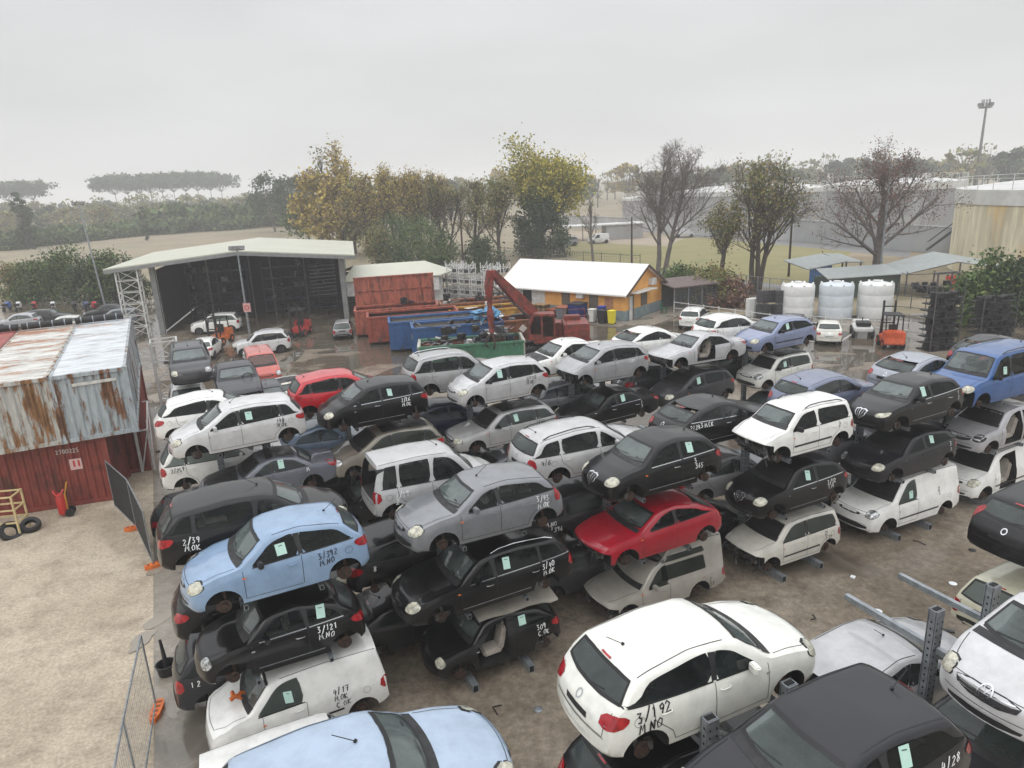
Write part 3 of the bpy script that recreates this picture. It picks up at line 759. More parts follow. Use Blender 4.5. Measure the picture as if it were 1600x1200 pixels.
rowcar('coupehatch', (.36, .008, .022), 10.5, v2, 2, 'L', 'crimson red three door hatchback with its front bumper torn off', doors=3, front='stripped', hl=None, mirror=False, antenna=False)
rowcar('oldvan', (.36, .34, .30), 10.55, v1, 1, 'L', 'old champagne silver high roof van with long bonnet and dark side glass', doors=2, van=True, metal=.2, text='2|57|M', ink='B', front='stripped', hl=None, name='scrap_van', group='scrap vans in the racks', textpos=(-.45, -.15))
rowcar('panda', WHI, 15.45, v3, 3, 'L', 'white five door small car with roof rails and stripped nose on top', front='stripped', pillar='body', rails=True, rub=True, hl=None, mirror=True, antenna=False, text='2', ink='B', textpos=(-.4, 0))
rowcar('ypsilon', BLK, 15.5, v2, 2, 'L', 'black hatchback with chrome shield grille below the white small car', doors=3, grille='shield', text='3/32|1.M', paper=0, rub='chrome', wsvoid=True, mirror=False, antenna=False)
rowcar('panda', (.62, .60, .54), 15.5, v1, 1, 'L', 'cream white small car on ground feet with black side glass, stripped nose', front='stripped', rub=True, hl=None, wsvoid=True, text='2|331', ink='B', mirror=False, antenna=False, textpos=(-.35, 0))
rowcar('hatch', (.010, .009, .009), 20.35, v3, 3, 'L', 'glossy black brown hatchback with shield grille above the dark grey one', grille='shield', hl='slim', text='1|3', paper=0, rub='chrome', textpos=(-.5, 0))
rowcar('hatch', (.014, .014, .018), 20.5, v2, 2, 'L', 'very dark grey hatchback on the white van with pale headlight', text='3|1', paper=1, wsvoid=True, textpos=(-.45, 0), tail='high', mirror=False, antenna=False)
rowcar('bigvan', WHI, 20.55, v1, 1, 'L', 'white panel van with black bumper on ground feet, right of the cream small car', doors=2, van=True, text='2|3', ink='B', paper=0, name='scrap_van', group='scrap vans in the racks', rub=True, wsvoid=True, mirror=False, antenna=False, textpos=(.1, .25))
rowcar('bigvan', (.014, .085, .27), 24.5, 14.5, 3, 'L', 'bright blue people carrier van with black roof rails at the right edge', rails=True, paper=0, name='scrap_van', group='scrap vans in the racks', front='stripped', antenna=True)
rowcar('ypsilon', (.42, .42, .44), 25.2, v2, 2, 'L', 'silver hatchback with both side doors missing under the blue van', doors=5, metal=.5, doorhole=[(.55, -.35), (-.45, -1.15)], grille='bars', wsvoid=True, hl='void', mirror=False, antenna=False)
rowcar('van', WHI, 25.4, v1, 1, 'L', 'white panel van with missing side door at the bottom of the right stack', doors=2, van=True, doorhole=[(.55, -.35)], text='2|2', ink='B', name='scrap_van', group='scrap vans in the racks', wsvoid=True, rub=True, mirror=False, antenna=False)
# its back row, noses to the right
b = 16.3
rowcar('bigminivan', BLK, .65, b, 3, 'R', 'black people carrier marked 2/39 behind the light blue hatchback', text='2/39|M.OK', pillar='black', textpos=(.15, 0))
rowcar('hatch', BLK, .5, b, 2, 'R', 'black hatchback with red tail lamp under the black people carrier')
rowcar('suv', CHAR, .45, b, 1, 'R', 'dark grey car with silver sill at the bottom beside the gravel', text='1,2')
rowcar('boxy', (.47, .47, .47), 5.0, b, 3, 'R', 'silver boxy car with open empty tailgate above the black hatchbacks', hatchopen=True, pillar='body', metal=.35, text='1/19|2', textpos=(.1, -.05))
rowcar('hatch', BLK, 4.4, b, 2, 'R', 'black hatchback with bright red tail lamp below the silver boxy car', text='8', textpos=(.2, 0), doors=3)
rowcar('coupehatch', BLK, 4.2, b, 1, 'R', 'black hatchback on the ground under another black hatchback', text='O', doors=3)
rowcar('estate', (.52, .52, .52), 9.65, b, 3, 'R', 'silver estate with black window line and red tail lamp behind the black hatchback', metal=.35, pillar='body', text='4/6', ink='B', rails=True, textpos=(.0, 0))
rowcar('estate', CHAR, 9.7, b, 2, 'R', 'dark grey estate marked 1/396 under the silver estate', text='M.NO|1/396')
rowcar('hatch', (.05, .05, .055), 9.3, b, 1, 'R', 'grey hatchback at ground level behind the old champagne van')
rowcar('coupehatch', BLK, 14.2, b, 3, 'R', 'black three door coupe hatchback with white marking 2/283 M.CK', doors=3, text='2/283 M.CK', textpos=(.05, .02), rub='chrome')
rowcar('sedan', (.24, .24, .25), 14.6, b, 2, 'R', 'silver grey car hidden under the black coupe hatchback', metal=.5)
rowcar('hatch', BLK, 14.0, b, 1, 'R', 'black hatchback at ground level behind the cream small car')
rowcar('hatch', (.16, .185, .27), 18.9, b, 3, 'R', 'periwinkle grey five door hatchback marked in white beyond the white small car', metal=.4, text='1', textpos=(.1, 0))
rowcar('hatch', GRY, 19.1, b, 2, 'R', 'grey hatchback under the periwinkle hatchback')
rowcar('sedan', CHAR, 19.0, b, 1, 'R', 'dark car at ground level under two grey hatchbacks')
rowcar('coupehatch', (.30, .32, .37), 23.7, b, 3, 'R', 'silver blue hatchback with bulging tail beside the bright blue van', metal=.45)
rowcar('hatch', GRY, 23.7, b, 2, 'R', 'dark grey hatchback under the silver blue hatchback')
rowcar('coupehatch', BLK, 28.4, b+.2, 3, 'R', 'black hatchback with red lamp beyond the bright blue van')
rowcar('hatch', CHAR, 28.4, b+.2, 2, 'R', 'charcoal hatchback under the black one behind the blue van')
# second double row
w3, w2, w1 = 23.75, 23.8, 23.85
rowcar('bigminivan', (.62, .62, .62), 1.0, w3, 3, 'L', 'silver white people carrier marked 148 on top, left of the red hatchback', metal=.25, text='148|M.OK', ink='B', paper=1, textpos=(-.1, 0), pillar='black', bumper=None)
rowcar('sedan', (.15, .16, .19), 1.6, w2, 2, 'L', 'grey blue saloon with black bonnet and roof under the white people carrier', roofblack=True, paper=1, wsvoid=True, metal=.3, text='M', hoodblack=True)
rowcar('hatch', CHAR, 1.0, w1, 1, 'L', 'dark hatchback below the grey blue saloon')
rowcar('minivan', BLK, 5.45, w3, 3, 'L', 'black people carrier marked 2/26 with pale headlight, beside the red hatchback', text='2/26|M.OK', paper=1, rub='chrome', doors=5)
rowcar('bigminivan', (.25, .23, .19), 5.75, w2, 2, 'L', 'champagne people carrier with chrome grille bars under the black one', metal=.5, grille='bars', roofblack=True, wsvoid=True, paper=None)
rowcar('hatch', BLK, 5.3, w1, 1, 'L', 'black open fronted hatchback marked 1/05 at ground level', text='1/05', front='stripped')
rowcar('minivan', (.55, .55, .555), 10.25, w3, 3, 'L', 'bright silver compact people carrier beside the silver off roader', metal=.3, text='3/170|M.OK', ink='B', paper=0)
rowcar('estate', (.42, .42, .42), 10.3, w2, 2, 'L', 'silver estate with black roof under the bright silver people carrier', metal=.4, roofblack=True, wsvoid=True, text='3/35|M', ink='B', paper=1, hl='sq', grille='bars')
rowcar('sedan', GRY, 10.1, w1, 1, 'L', 'grey saloon at ground level under the silver estate', wsvoid=True)
rowcar('minivan', (.36, .365, .375), 14.85, w3, 3, 'L', 'silver compact people carrier with missing headlights near the excavator', metal=.4, text='201', front='stripped', hl=None, sideglass=True)
rowcar('sedan', BLK, 15.0, w2, 2, 'L', 'black saloon with chrome window frame under the silver compact carrier', paper=1, rub='chrome', text='1|3')
rowcar('hatch', BLK, 14.8, w1, 1, 'L', 'black car at ground level under the black saloon')
rowcar('sedan', (.50, .50, .51), 19.55, w3, 3, 'L', 'silver saloon with missing driver door and torn bumper', metal=.35, doorhole=[(.55, -.40)], text='2/2|6', ink='B', front='stripped', hl=None)
rowcar('minivan', (.055, .055, .06), 19.5, w2, 2, 'L', 'dark grey people carrier with mint paper under the silver saloon', paper=0, metal=.3, wsvoid=True)
rowcar('hatch', BLK, 19.4, w1, 1, 'L', 'black hatchback at ground level under the dark grey people carrier')
rowcar('hatch', (.22, .26, .40), 24.3, 23.9, 3, 'L', 'lilac blue hatchback on top near the white storage tanks', doors=3, metal=.3, paper=0, bumper='black', rub=True)
rowcar('panda', (.72, .72, .68), 24.4, 23.9, 2, 'L', 'white small off roader with dark windscreen under the lilac hatchback', rails=True, paper=0, roofblack=True, wsvoid=True, text='2', ink='B')
rowcar('hatch', CHAR, 24.3, 23.9, 1, 'L', 'dark car at ground level under the white small off roader')
c = 25.9
rowcar('hatch', WHI, .3, c, 3, 'R', 'white hatchback with sloping tail behind the silver white people carrier', tail='side')
rowcar('suv', WHI, .4, c, 2, 'R', 'white off roader tail with red lamp and black marking 2/259', text='2/259', ink='B')
rowcar('hatch', CHAR, -.4, c, 1, 'R', 'dark hatchback under the white off roader')
rowcar('minivan', (.52, .012, .022), 4.7, c, 3, 'R', 'red tall hatchback behind the black people carrier', bumper=None)
rowcar('bubble', (.20, .27, .38), 3.9, c, 2, 'R', 'pale blue small car under the red hatchback')
rowcar('hatch', CHAR, 4.3, c, 1, 'R', 'dark hatchback at ground level under the pale blue small car')
rowcar('suv', (.36, .36, .36), 9.3, c, 3, 'R', 'silver grey off roader with roof bars and open tailgate window', metal=.4, rails='silver')
rowcar('hatch', (.012, .018, .045), 8.8, c, 2, 'R', 'dark navy hatchback marked 547 with red lamp under the silver off roader', text='547')
rowcar('hatch', CHAR, 9.0, c, 1, 'R', 'dark hatchback at ground level under the navy one')
rowcar('sedan', WHI, 14.2, c, 3, 'L', 'white car with bonnet removed and bare engine beside the excavator', hoodblack=True)
rowcar('estate', (.26, .27, .29), 14.7, c, 2, 'R', 'grey estate tail under the white bonnetless car', metal=.4)
rowcar('coupehatch', WHI, 18.9, c, 3, 'R', 'white swept back hatchback in front of the wet yard', text='2', ink='B')
rowcar('hatch', CHAR, 18.9, c, 2, 'R', 'charcoal hatchback with white marks under the white swept back one', text='1|2')
rowcar('hatch', WHI, 23.4, c, 3, 'R', 'white hatchback with oval rear window near the storage tanks', text='2', ink='B')
rowcar('hatch', CHAR, 23.4, c, 2, 'R', 'charcoal hatchback under the white one with oval rear window')
# nearest double row
rowcar('hatch', (.35, .44, .56), .95, 7.5, 3, 'R', 'pale blue car roof nearest the camera at the bottom edge', mirror=True, rub=False)
rowcar('hatch', CHAR, .8, 7.5, 2, 'R', 'charcoal hatchback below the pale blue car at the bottom edge')
rowcar('van', WHI, .65, 11.75, 1, 'R', 'white van roof at the bottom left corner beside the pale blue car', van=True, doors=2, name='scrap_van', group='scrap vans in the racks')
rowcar('hatch', (.80, .80, .74), 6.15, 7.5, 3, 'R', 'large white five door hatchback marked 3/192 in the foreground', text='3/192|M.NO', ink='B', th=.15, textpos=(.08, .0), plate=False, scale=1.04, tail='side', seed=4)
rowcar('hatch', BLK, 6.0, 7.5, 2, 'R', 'black hatchback under the large white one in the foreground')
rowcar('coupehatch', (.47, .47, .475), 10.75, 7.5, 2, 'R', 'silver car with open tail under the two bare rack arms', metal=.3, hatchopen=True, doors=3)
rowcar('hatch', CHAR, 10.7, 7.5, 1, 'R', 'charcoal hatchback on the ground under the silver open tailed car')
rowcar('hatch', BLK, 15.85, 7.5, 3, 'R', 'black hatchback tail with tall red lamp at the right edge', tail='high')
rowcar('oldhatch', (.60, .58, .44), 15.6, 7.5, 2, 'R', 'cream yellow old boxy hatchback tail below the black one', metal=0)
rowcar('hatch', (.62, .62, .58), 15.9, 7.5, 1, 'R', 'off white car on the ground under the cream boxy hatchback')
rowcar('hatch', (.014, .013, .016), 6.5, 5.1, 3, 'L', 'black hatchback roof with antenna marked 4/28 at the bottom', text='4/28|M', mirror=False, paper=1, textpos=(-.2, 0), doors=5)
rowcar('hatch', CHAR, 6.6, 5.3, 2, 'L', 'charcoal hatchback directly under the black one marked 4/28')
rowcar('minivan', (.58, .58, .585), 11.35, 4.95, 3, 'L', 'silver tall hatchback with round chrome badge at the bottom right', metal=.25, grille='bars', bumper=None, seed=3)
rowcar('hatch', CHAR, 11.0, 5.4, 2, 'L', 'dark hatchback under the silver tall hatchback with round badge')
# stacks facing the camera at the far left of the yard
FD = TH-PI/2
def facing(kind, col, px, py, zt, lv, label, yaw=FD, **k):
    p = at(px, py, zt); return car(kind, col, Vector((p.x, p.y, LV[lv-1])), yaw, label=label, near='R', **k)
facing('bigminivan', (.045, .045, .052), 292, 537, 5.35, 3, 'dark grey people carrier facing the camera beside the lattice mast', rails=True, metal=.3)
facing('hatch', WHI, 290, 600, 3.45, 2, 'white car facing the camera under the dark grey people carrier')
facing('sedan', (.035, .035, .042), 366, 567, 5.15, 3, 'dark saloon facing the camera with its whole nose stripped', front='stripped', hl=None, metal=.3)
facing('sedan', SIL, 375, 622, 3.40, 2, 'silver car under the stripped dark saloon', metal=.4)
facing('buggy', (.68, .66, .58), 450, 588, 3.4, 2, 'cream convertible seen from behind with black soft top', yaw=FD+PI, roofblack=True)
facing('hatch', (.05, .055, .065), 415, 600, 3.4, 2, 'dark slate hatchback between the stripped saloon and the convertible')
facing('hatch', BLK, 478, 618, 4.0, 2, 'black car with red lamp left of the red hatchback', yaw=TH+R(-40))
facing('van', (.50, .075, .05), 405, 550, 3.6, 2, 'small red pickup facing the camera behind the dark saloon', name='scrap_van', group='scrap vans in the racks')
# loose vehicles standing on the yard
def onground(kind, col, px, py, z, yaw, label, wheels=True, group='cars standing on the yard', **k):
    p = at(px, py, z); return car(kind, col, Vector((p.x, p.y, 0)), yaw, label=label, wheels=wheels, group=group, name='parked_car', **k)
onground('suv', (.66, .66, .66), 409, 533, .9, R(197), 'white off roader without bumper in front of the hangar', front='stripped', rails='silver')
onground('hatch', WHI, 322, 538, .9, R(100), 'white hatchback behind the dark grey people carrier', near='R')
onground('suv', WHI, 338, 503, .9, R(190), 'white off roader parked under the hangar behind a forklift')
onground('oldhatch', (.3, .3, .3), 536, 512, .7, R(100), 'old grey estate seen from behind at the hangar corner', near='R', metal=.3)
onground('minivan', WHI, 1085, 494, .8, R(62), 'white estate parked beside the chain link pen', near='R', plate=True)
onground('sedan', (.66, .65, .58), 1294, 515, .7, R(68), 'cream white saloon parked in the marked bay by the tanks', near='R', plate=True)
onground('estate', (.02, .022, .03), 1240, 508, .6, R(60), 'dark estate parked in front of the first white tank', near='R')
onground('hatch', SIL, 30, 497, 1.0, R(190), 'pale silver car beyond the containers with long roof', metal=.3)
onground('estate', CHAR, 75, 490, 1.0, R(15), 'dark green estate beyond the containers', near='R')
onground('hatch', (.7, .7, .66), 100, 503, .9, R(195), 'cream hatchback beyond the rusty container roof')
onground('estate', (.2, .22, .25), 180, 487, 1.2, R(192), 'grey blue estate beyond the blue container roof', metal=.3)
onground('sedan', (.03, .03, .04), 165, 478, 1.2, R(192), 'black saloon beyond the grey blue estate')
# ------------------------------------------------------------------ rack posts and arms
def rack(u, vm, names, hh=4.35, arms=(1.95, 3.72), span=1.75, only=None, off=.75):
    r = empty('cantilever_rack', G(u, vm), TH, 'galvanised cantilever rack carrying %s' % names, 'rack', 'galvanised racks between the car rows')
    for q in (-off, off):
        mb = MB(); mb.box((q, 0, hh/2), (.20, .11, hh)); mb.box((q, .075, hh/2), (.20, .012, hh)); mb.box((q, -.075, hh/2), (.20, .012, hh))
        mb.box((q, 0, hh+.003), (.15, .08, .02), 1)
        z = .3
        while z < hh-.1:
            for y in (-.083, .083):
                for x in (-.06, .06): mb.box((q+x, y, z), (.022, .004, .035), 1)
            for x in (-.102, .102): mb.box((q+x, 0, z), (.004, .03, .035), 1)
            z += .13
        mb.build('post', [GALV, VOID], r)
        for z in arms:
            for s in ((1, -1) if only is None else only):
                mb = MB(); mb.bar((q, s*.10, z+.09), (q, s*span, z+.09), .09, .11); mb.box((q, s*(span+.006), z+.09), (.06, .01, .075), 1); mb.build('arm', [GALV, VOID], r)
        for s in (1, -1):
            mb = MB(); mb.box((q, s*.9, .10), (.16, 1.85, .20)); mb.box((q, s*(1.83), .10), (.11, .012, .15), 1); mb.build('foot_beam', [GALV, VOID], r)
    return r
for u, nm in ((.9, 'the light blue hatchback stack'), (5.6, 'the steel grey hatchback stack'), (10.5, 'the crimson red hatchback stack'), (15.45, 'the white small car stack'), (20.4, 'the dark hatchbacks above the white van'), (25.0, 'the bright blue van stack')): rack(u, 15.38, nm)
for u, nm in ((1.0, 'the silver white people carrier stack'), (5.4, 'the champagne people carrier stack'), (10.2, 'the silver estate with black roof'), (14.8, 'the black saloon by the excavator'), (19.5, 'the silver saloon with missing door'), (24.2, 'the lilac hatchback stack')): rack(u, 24.85, nm)
rack(.9, 6.5, 'the pale blue car at the bottom edge'); rack(6.55, 6.5, 'the large white hatchback marked 3/192')
rack(11.35, 6.5, 'the silver tall hatchback and two bare arms', hh=4.55); rack(15.8, 6.5, 'the black and cream tails at the right edge')
# white sheet lying on the small black car, soft black cover on its neighbour
def car_extra():
    mb = MB(); M = Matrix.Rotation(TH, 3, 'Z')
    n = 10; vs = []
    for i in range(n+1):
        for j in range(5):
            x = -1.0+2.15*i/n; y = -.62+1.24*j/4
            vs.append(Vector((x, y, .02*math.sin(i*1.3)+(-.10*(j/4-.5)**2*4)*(.3+.7*(i/n > .8)))))
    fs = [(i*5+j, i*5+j+1, (i+1)*5+j+1, (i+1)*5+j) for i in range(n) for j in range(4)]
    mb.add(vs, fs)
    mb.add([v+Vector((0, 0, -.02)) for v in vs], [f[::-1] for f in fs])
    o = mb.build('roof_sheet', pbr('cream_sheet', (.46, .43, .37), .6, var=.2, vscale=2), smooth=R(60)); o.location = G(6.15, 14.45, 1.72); o.rotation_euler.z = TH
    tag(o, 'cream coloured roof sheet lying on the small black car', 'sheet')
car_extra()
mb = MB()
for k, (x, y, z, a) in enumerate(((0, 0, 0, .3), (.1, .05, .06, 1.2), (-.09, .08, .05, 2.1), (.03, -.09, .1, .8))): mb.tube([(x-.1*math.cos(a), y-.1*math.sin(a), z), (x, y, z+.05), (x+.12*math.cos(a), y+.1*math.sin(a), z-.03)], .05, 7, r2=.03)
o = mb.build('work_glove', ORANGE, smooth=R(60)); o.location = G(-.35, 14.2, 1.42); tag(o, 'orange and black work gloves lying on the white van bonnet', 'gloves')
# ================================================================== setting
def sheet(name, pts, z, mat, kind='structure', label=None, n=0):
    bm = bmesh.new(); bm.faces.new([bm.verts.new((p[0], p[1], z)) for p in pts]); bmesh.ops.recalc_face_normals(bm, faces=bm.faces)
    for f in bm.faces:
        if f.normal.z < 0: f.normal_flip()
    me = bpy.data.meshes.new(name); bm.to_mesh(me); bm.free(); me.materials.append(mat)
    o = bpy.data.objects.new(name, me); COL.objects.link(o); return tag(o, kind=kind, label=label)
def ground_mat(name, c1, c2, c3, s1, s2, rough, wet=None, fine=18., bump=.3, stretch=(1, 1, 1), rot=0., spread=(.72, 1.22)):
    m = bpy.data.materials.new(name); m.use_nodes = True; t = m.node_tree; b = t.nodes['Principled BSDF']
    c = N(t, 'ShaderNodeTexCoord'); mp = N(t, 'ShaderNodeMapping'); mp.inputs['Scale'].default_value = stretch; mp.inputs['Rotation'].default_value = (0, 0, rot)
    t.links.new(c.outputs['Object'], mp.inputs[0])
    def noise(s, d=6, r=.6, src=mp):
        n = N(t, 'ShaderNodeTexNoise'); n.inputs['Scale'].default_value = s; n.inputs['Detail'].default_value = d; n.inputs['Roughness'].default_value = r
        t.links.new(src.outputs[0], n.inputs[0]); return n
    def rng(n, a, b_, lo=0., hi=1.):
        r = N(t, 'ShaderNodeMapRange'); r.inputs[1].default_value = a; r.inputs[2].default_value = b_; r.inputs[3].default_value = lo; r.inputs[4].default_value = hi
        t.links.new(n.outputs[0], r.inputs[0]); return r
    def mix(f, a, b_):
        x = N(t, 'ShaderNodeMix', data_type='RGBA'); t.links.new(f.outputs[0], x.inputs[0])
        for i, q in ((6, a), (7, b_)):
            if isinstance(q, tuple): x.inputs[i].default_value = (*q, 1)
            else: t.links.new(q, x.inputs[i])
        return x.outputs[2]
    a = mix(rng(noise(s1), .38, .62), c1, c2)
    a = mix(rng(noise(s2, 8, .7), .45, .72), a, c3)
    f = rng(noise(fine, 5, .85), .3, .7, *spread)
    vm = N(t, 'ShaderNodeVectorMath', operation='SCALE'); t.links.new(a, vm.inputs[0]); t.links.new(f.outputs[0], vm.inputs['Scale'])
    t.links.new(vm.outputs[0], b.inputs['Base Color'])
    if wet:
        w = rng(noise(wet[0], 4, .55), wet[1], wet[1]+.06)
        if len(wet) > 3:      # wetter towards one end of the yard
            sp = N(t, 'ShaderNodeSeparateXYZ'); t.links.new(c.outputs['Object'], sp.inputs[0])
            g = N(t, 'ShaderNodeMapRange'); g.inputs[1].default_value = wet[3]; g.inputs[2].default_value = wet[4]; g.inputs[3].default_value = -.06; g.inputs[4].default_value = .10
            t.links.new(sp.outputs[1], g.inputs[0])
            ad = N(t, 'ShaderNodeMath', operation='ADD'); nn = noise(wet[0], 4, .55); t.links.new(nn.outputs[0], ad.inputs[0]); t.links.new(g.outputs[0], ad.inputs[1]); w = rng(ad, wet[1], wet[1]+.06)
        q = N(t, 'ShaderNodeMapRange'); q.inputs[3].default_value = rough; q.inputs[4].default_value = wet[2]
        t.links.new(w.outputs[0], q.inputs[0]); t.links.new(q.outputs[0], b.inputs['Roughness'])
        dk = mix(w, vm.outputs[0], (c1[0]*.55, c1[1]*.55, c1[2]*.55)); t.links.new(dk, b.inputs['Base Color'])
    else: b.inputs['Roughness'].default_value = rough
    bp = N(t, 'ShaderNodeBump'); bp.inputs['Strength'].default_value = bump; bp.inputs['Distance'].default_value = .02
    nb = noise(fine, 5, .75); 
    if wet:
        im = N(t, 'ShaderNodeMath', operation='SUBTRACT'); im.inputs[0].default_value = 1; t.links.new(w.outputs[0], im.inputs[1])
        ml = N(t, 'ShaderNodeMath', operation='MULTIPLY'); t.links.new(im.outputs[0], ml.inputs[0]); t.links.new(nb.outputs[0], ml.inputs[1]); t.links.new(ml.outputs[0], bp.inputs['Height'])
    else: t.links.new(nb.outputs[0], bp.inputs['Height'])
    t.links.new(bp.outputs[0], b.inputs['Normal'])
    return m
FIELD = ground_mat('dry_field', (.27, .215, .145), (.20, .185, .115), (.33, .27, .19), .035, .12, .9, fine=1.1, stretch=(1, 2.2, 1))
YARD = ground_mat('wet_concrete', (.205, .168, .126), (.30, .255, .20), (.115, .092, .07), .20, .9, .20, wet=(.16, .53, .05, 20, 50), fine=5, bump=.14, spread=(.60, 1.4))
GRAV = ground_mat('pale_gravel', (.40, .335, .25), (.50, .43, .33), (.27, .22, .165), .3, 1.1, .85, fine=11, bump=.7, spread=(.62, 1.38))
PAVE = ground_mat('wet_concrete_strip', (.27, .24, .20), (.20, .175, .145), (.33, .30, .25), .4, 1.4, .35, wet=(.25, .53, .08), fine=9, bump=.2)
LAWN = ground_mat('short_lawn', (.23, .215, .085), (.27, .22, .11), (.17, .18, .065), .06, .2, .9, fine=2.5, stretch=(1, 2.5, 1), rot=.3)
EARTH = ground_mat('bare_earth', (.33, .27, .20), (.25, .21, .15), (.40, .34, .27), .05, .2, .9, fine=1.5)
ROAD = ground_mat('grey_road', (.20, .20, .195), (.15, .15, .15), (.25, .24, .23), .1, .5, .5, fine=6)
mb = MB(); mb.add([(-1600, -60, 0), (1600, -60, 0), (1600, 2200, 0), (-1600, 2200, 0)], [(0, 1, 2, 3)])
tag(mb.build('ground', FIELD, loc=(0, 0, -.03)), kind='structure')
EDGE = [at(240, 740), at(240, 870), at(240, 1000), at(240, 1100), at(240, 1200)]
EDGE.append(EDGE[-1]+(EDGE[-1]-EDGE[-2])*6)
sheet('yard', EDGE[::-1]+[(-21.5, 38), (-29, 50), (-60, 62), (-62, 86), (-30, 84), (2, 80), (14.5, 68), (13.2, 60.5), (30, 55.5), (46, 57), (46, 8), (30, -8)], 0, YARD)
sheet('gravel_lot', [p+Vector((.12, 0, 0)) for p in EDGE[::-1]]+[(-22, 38), (-60, 40), (-60, -8)], -.012, GRAV)
sheet('pavement_strip', [p+Vector((.02, 0, 0)) for p in EDGE]+[(-1.0, -8), (-3.4, 8), (-6.6, 14.5), (-9.5, 20), (-12.5, 25.5)], .004, PAVE)
sheet('lawn', [at(1040, 436), at(1300, 448), at(1330, 392), at(1215, 368), at(1080, 372), at(900, 372), at(880, 395), at(930, 418)], -.018, LAWN)
sheet('bare_field', [at(700, 345), at(1030, 366), at(1130, 372), at(1160, 352), at(900, 338), at(700, 330)], -.020, EARTH)
sheet('bare_field', [at(780, 372), at(1040, 385), at(1070, 372), at(860, 358)], -.014, EARTH)
sheet('road', [at(1020, 432), at(1330, 462), at(1335, 456), at(1020, 425)], -.010, ROAD)
sheet('road', [at(900, 352), at(1420, 402), at(1425, 392), at(900, 345)], -.011, ROAD)
sheet('lawn', [at(100, 345), at(450, 352), at(470, 345), at(300, 336), at(100, 338)], -.019, LAWN)
sheet('bare_field', [at(1250, 470), at(1400, 470), at(1560, 460), at(1560, 405), at(1330, 400), at(1290, 440)], -.022, ground_mat('scrub_ground', (.22, .17, .11), (.17, .15, .08), (.28, .22, .15), .2, .6, .9, fine=4))
WATER = pbr('puddle_water', (.10, .088, .07), .03, spec=.6)
WATERP = pbr('shallow_muddy_water', (.27, .24, .195), .12, spec=.5)
rp_ = random.Random(9)
PUD = [at(x, y) for x, y in ((455, 560), (540, 575), (560, 545), (505, 540), (980, 515), (930, 525), (1000, 540), (1330, 560), (1310, 575), (1260, 545), (1380, 560), (850, 545), (600, 590), (1040, 505), (440, 530))]+[at(x, y) for x, y in ((264, 960), (268, 1110), (262, 880), (222, 1000))]
for k, c in enumerate(PUD):
    s_ = rp_.uniform(1.3, 3.2) if k < 15 else rp_.uniform(.35, .8); n = 22; ph = [rp_.uniform(0, 6.28) for _ in range(3)]; e_ = rp_.uniform(.3, .6); az = rp_.uniform(0, 3.14)
    pts = []
    for i in range(n):
        a = 2*PI*i/n; q = s_*(1+.25*math.sin(2*a+ph[0])+.15*math.sin(3*a+ph[1])+.09*math.sin(5*a+ph[2])); x, y = q*math.cos(a), q*e_*math.sin(a); pts.append((c.x+x*math.cos(az)-y*math.sin(az), c.y+x*math.sin(az)+y*math.cos(az)))
    sheet('puddle', pts, .0085+.0002*k, WATER if k < 15 else WATERP)
# painted parking bay
WLINE = pbr('road_paint', (.62, .61, .58), .6, var=.4, vscale=5)
a, b_, c_, d_ = at(1250, 532), at(1305, 539), at(1332, 523), at(1228, 529)
mb = MB()
for p, q in ((at(1245, 529, .004), at(1305, 539, .004)), (at(1305, 539, .004), at(1334, 520, .004))):
    d = (q-p).normalized(); n = Vector((-d.y, d.x, 0))*.09; mb.add([p-n, q-n, q+n, p+n], [(0, 1, 2, 3)])
tag(mb.build('bay_marking', WLINE), kind='structure')
# ------------------------------------------------------------------ rust and containers
def rusty(name, base, rust, lo, hi, stretch=(1, 1, 1), sc=1.3, rough=.6, metal=.0):
    m = bpy.data.materials.new(name); m.use_nodes = True; t = m.node_tree; b = t.nodes['Principled BSDF']
    c = N(t, 'ShaderNodeTexCoord'); mp = N(t, 'ShaderNodeMapping'); mp.inputs['Scale'].default_value = stretch
    t.links.new(c.outputs['Object'], mp.inputs[0])
    n = N(t, 'ShaderNodeTexNoise'); n.inputs['Scale'].default_value = sc; n.inputs['Detail'].default_value = 10; n.inputs['Roughness'].default_value = .72
    n2 = N(t, 'ShaderNodeTexNoise'); n2.inputs['Scale'].default_value = sc*5; n2.inputs['Detail'].default_value = 6
    t.links.new(mp.outputs[0], n.inputs[0]); t.links.new(mp.outputs[0], n2.inputs[0])
    cr = N(t, 'ShaderNodeValToRGB'); e = cr.color_ramp.elements
    e[0].position = lo; e[0].color = (*base, 1); e[1].position = hi+.12; e[1].color = (*[x*.35 for x in rust], 1)
    k = e.new((lo+hi)/2); k.color = (*[x*.72 for x in base], 1); k = e.new(hi); k.color = (*rust, 1)
    t.links.new(n.outputs[0], cr.inputs[0])
    r = N(t, 'ShaderNodeMapRange'); r.inputs[1].default_value = .3; r.inputs[2].default_value = .7; r.inputs[3].default_value = .78; r.inputs[4].default_value = 1.12
    t.links.new(n2.outputs[0], r.inputs[0]); v = N(t, 'ShaderNodeVectorMath', operation='SCALE')
    t.links.new(cr.outputs[0], v.inputs[0]); t.links.new(r.outputs[0], v.inputs['Scale']); t.links.new(v.outputs[0], b.inputs['Base Color'])
    b.inputs['Roughness'].default_value = rough; b.inputs['Metallic'].default_value = metal
    return m
C_BLUE = rusty('blue_grey_container_paint', (.36, .40, .42), (.20, .09, .04), .505, .56, (1, 1, .20), 2.0)
C_WHITE = rusty('white_container_paint', (.44, .44, .41), (.27, .13, .05), .465, .53, (1, 1, .18), 2.2)
C_ROOF = rusty('rusted_container_roof', (.64, .63, .59), (.40, .20, .11), .455, .56, (.5, .15, 1), 1.5, rough=.35)
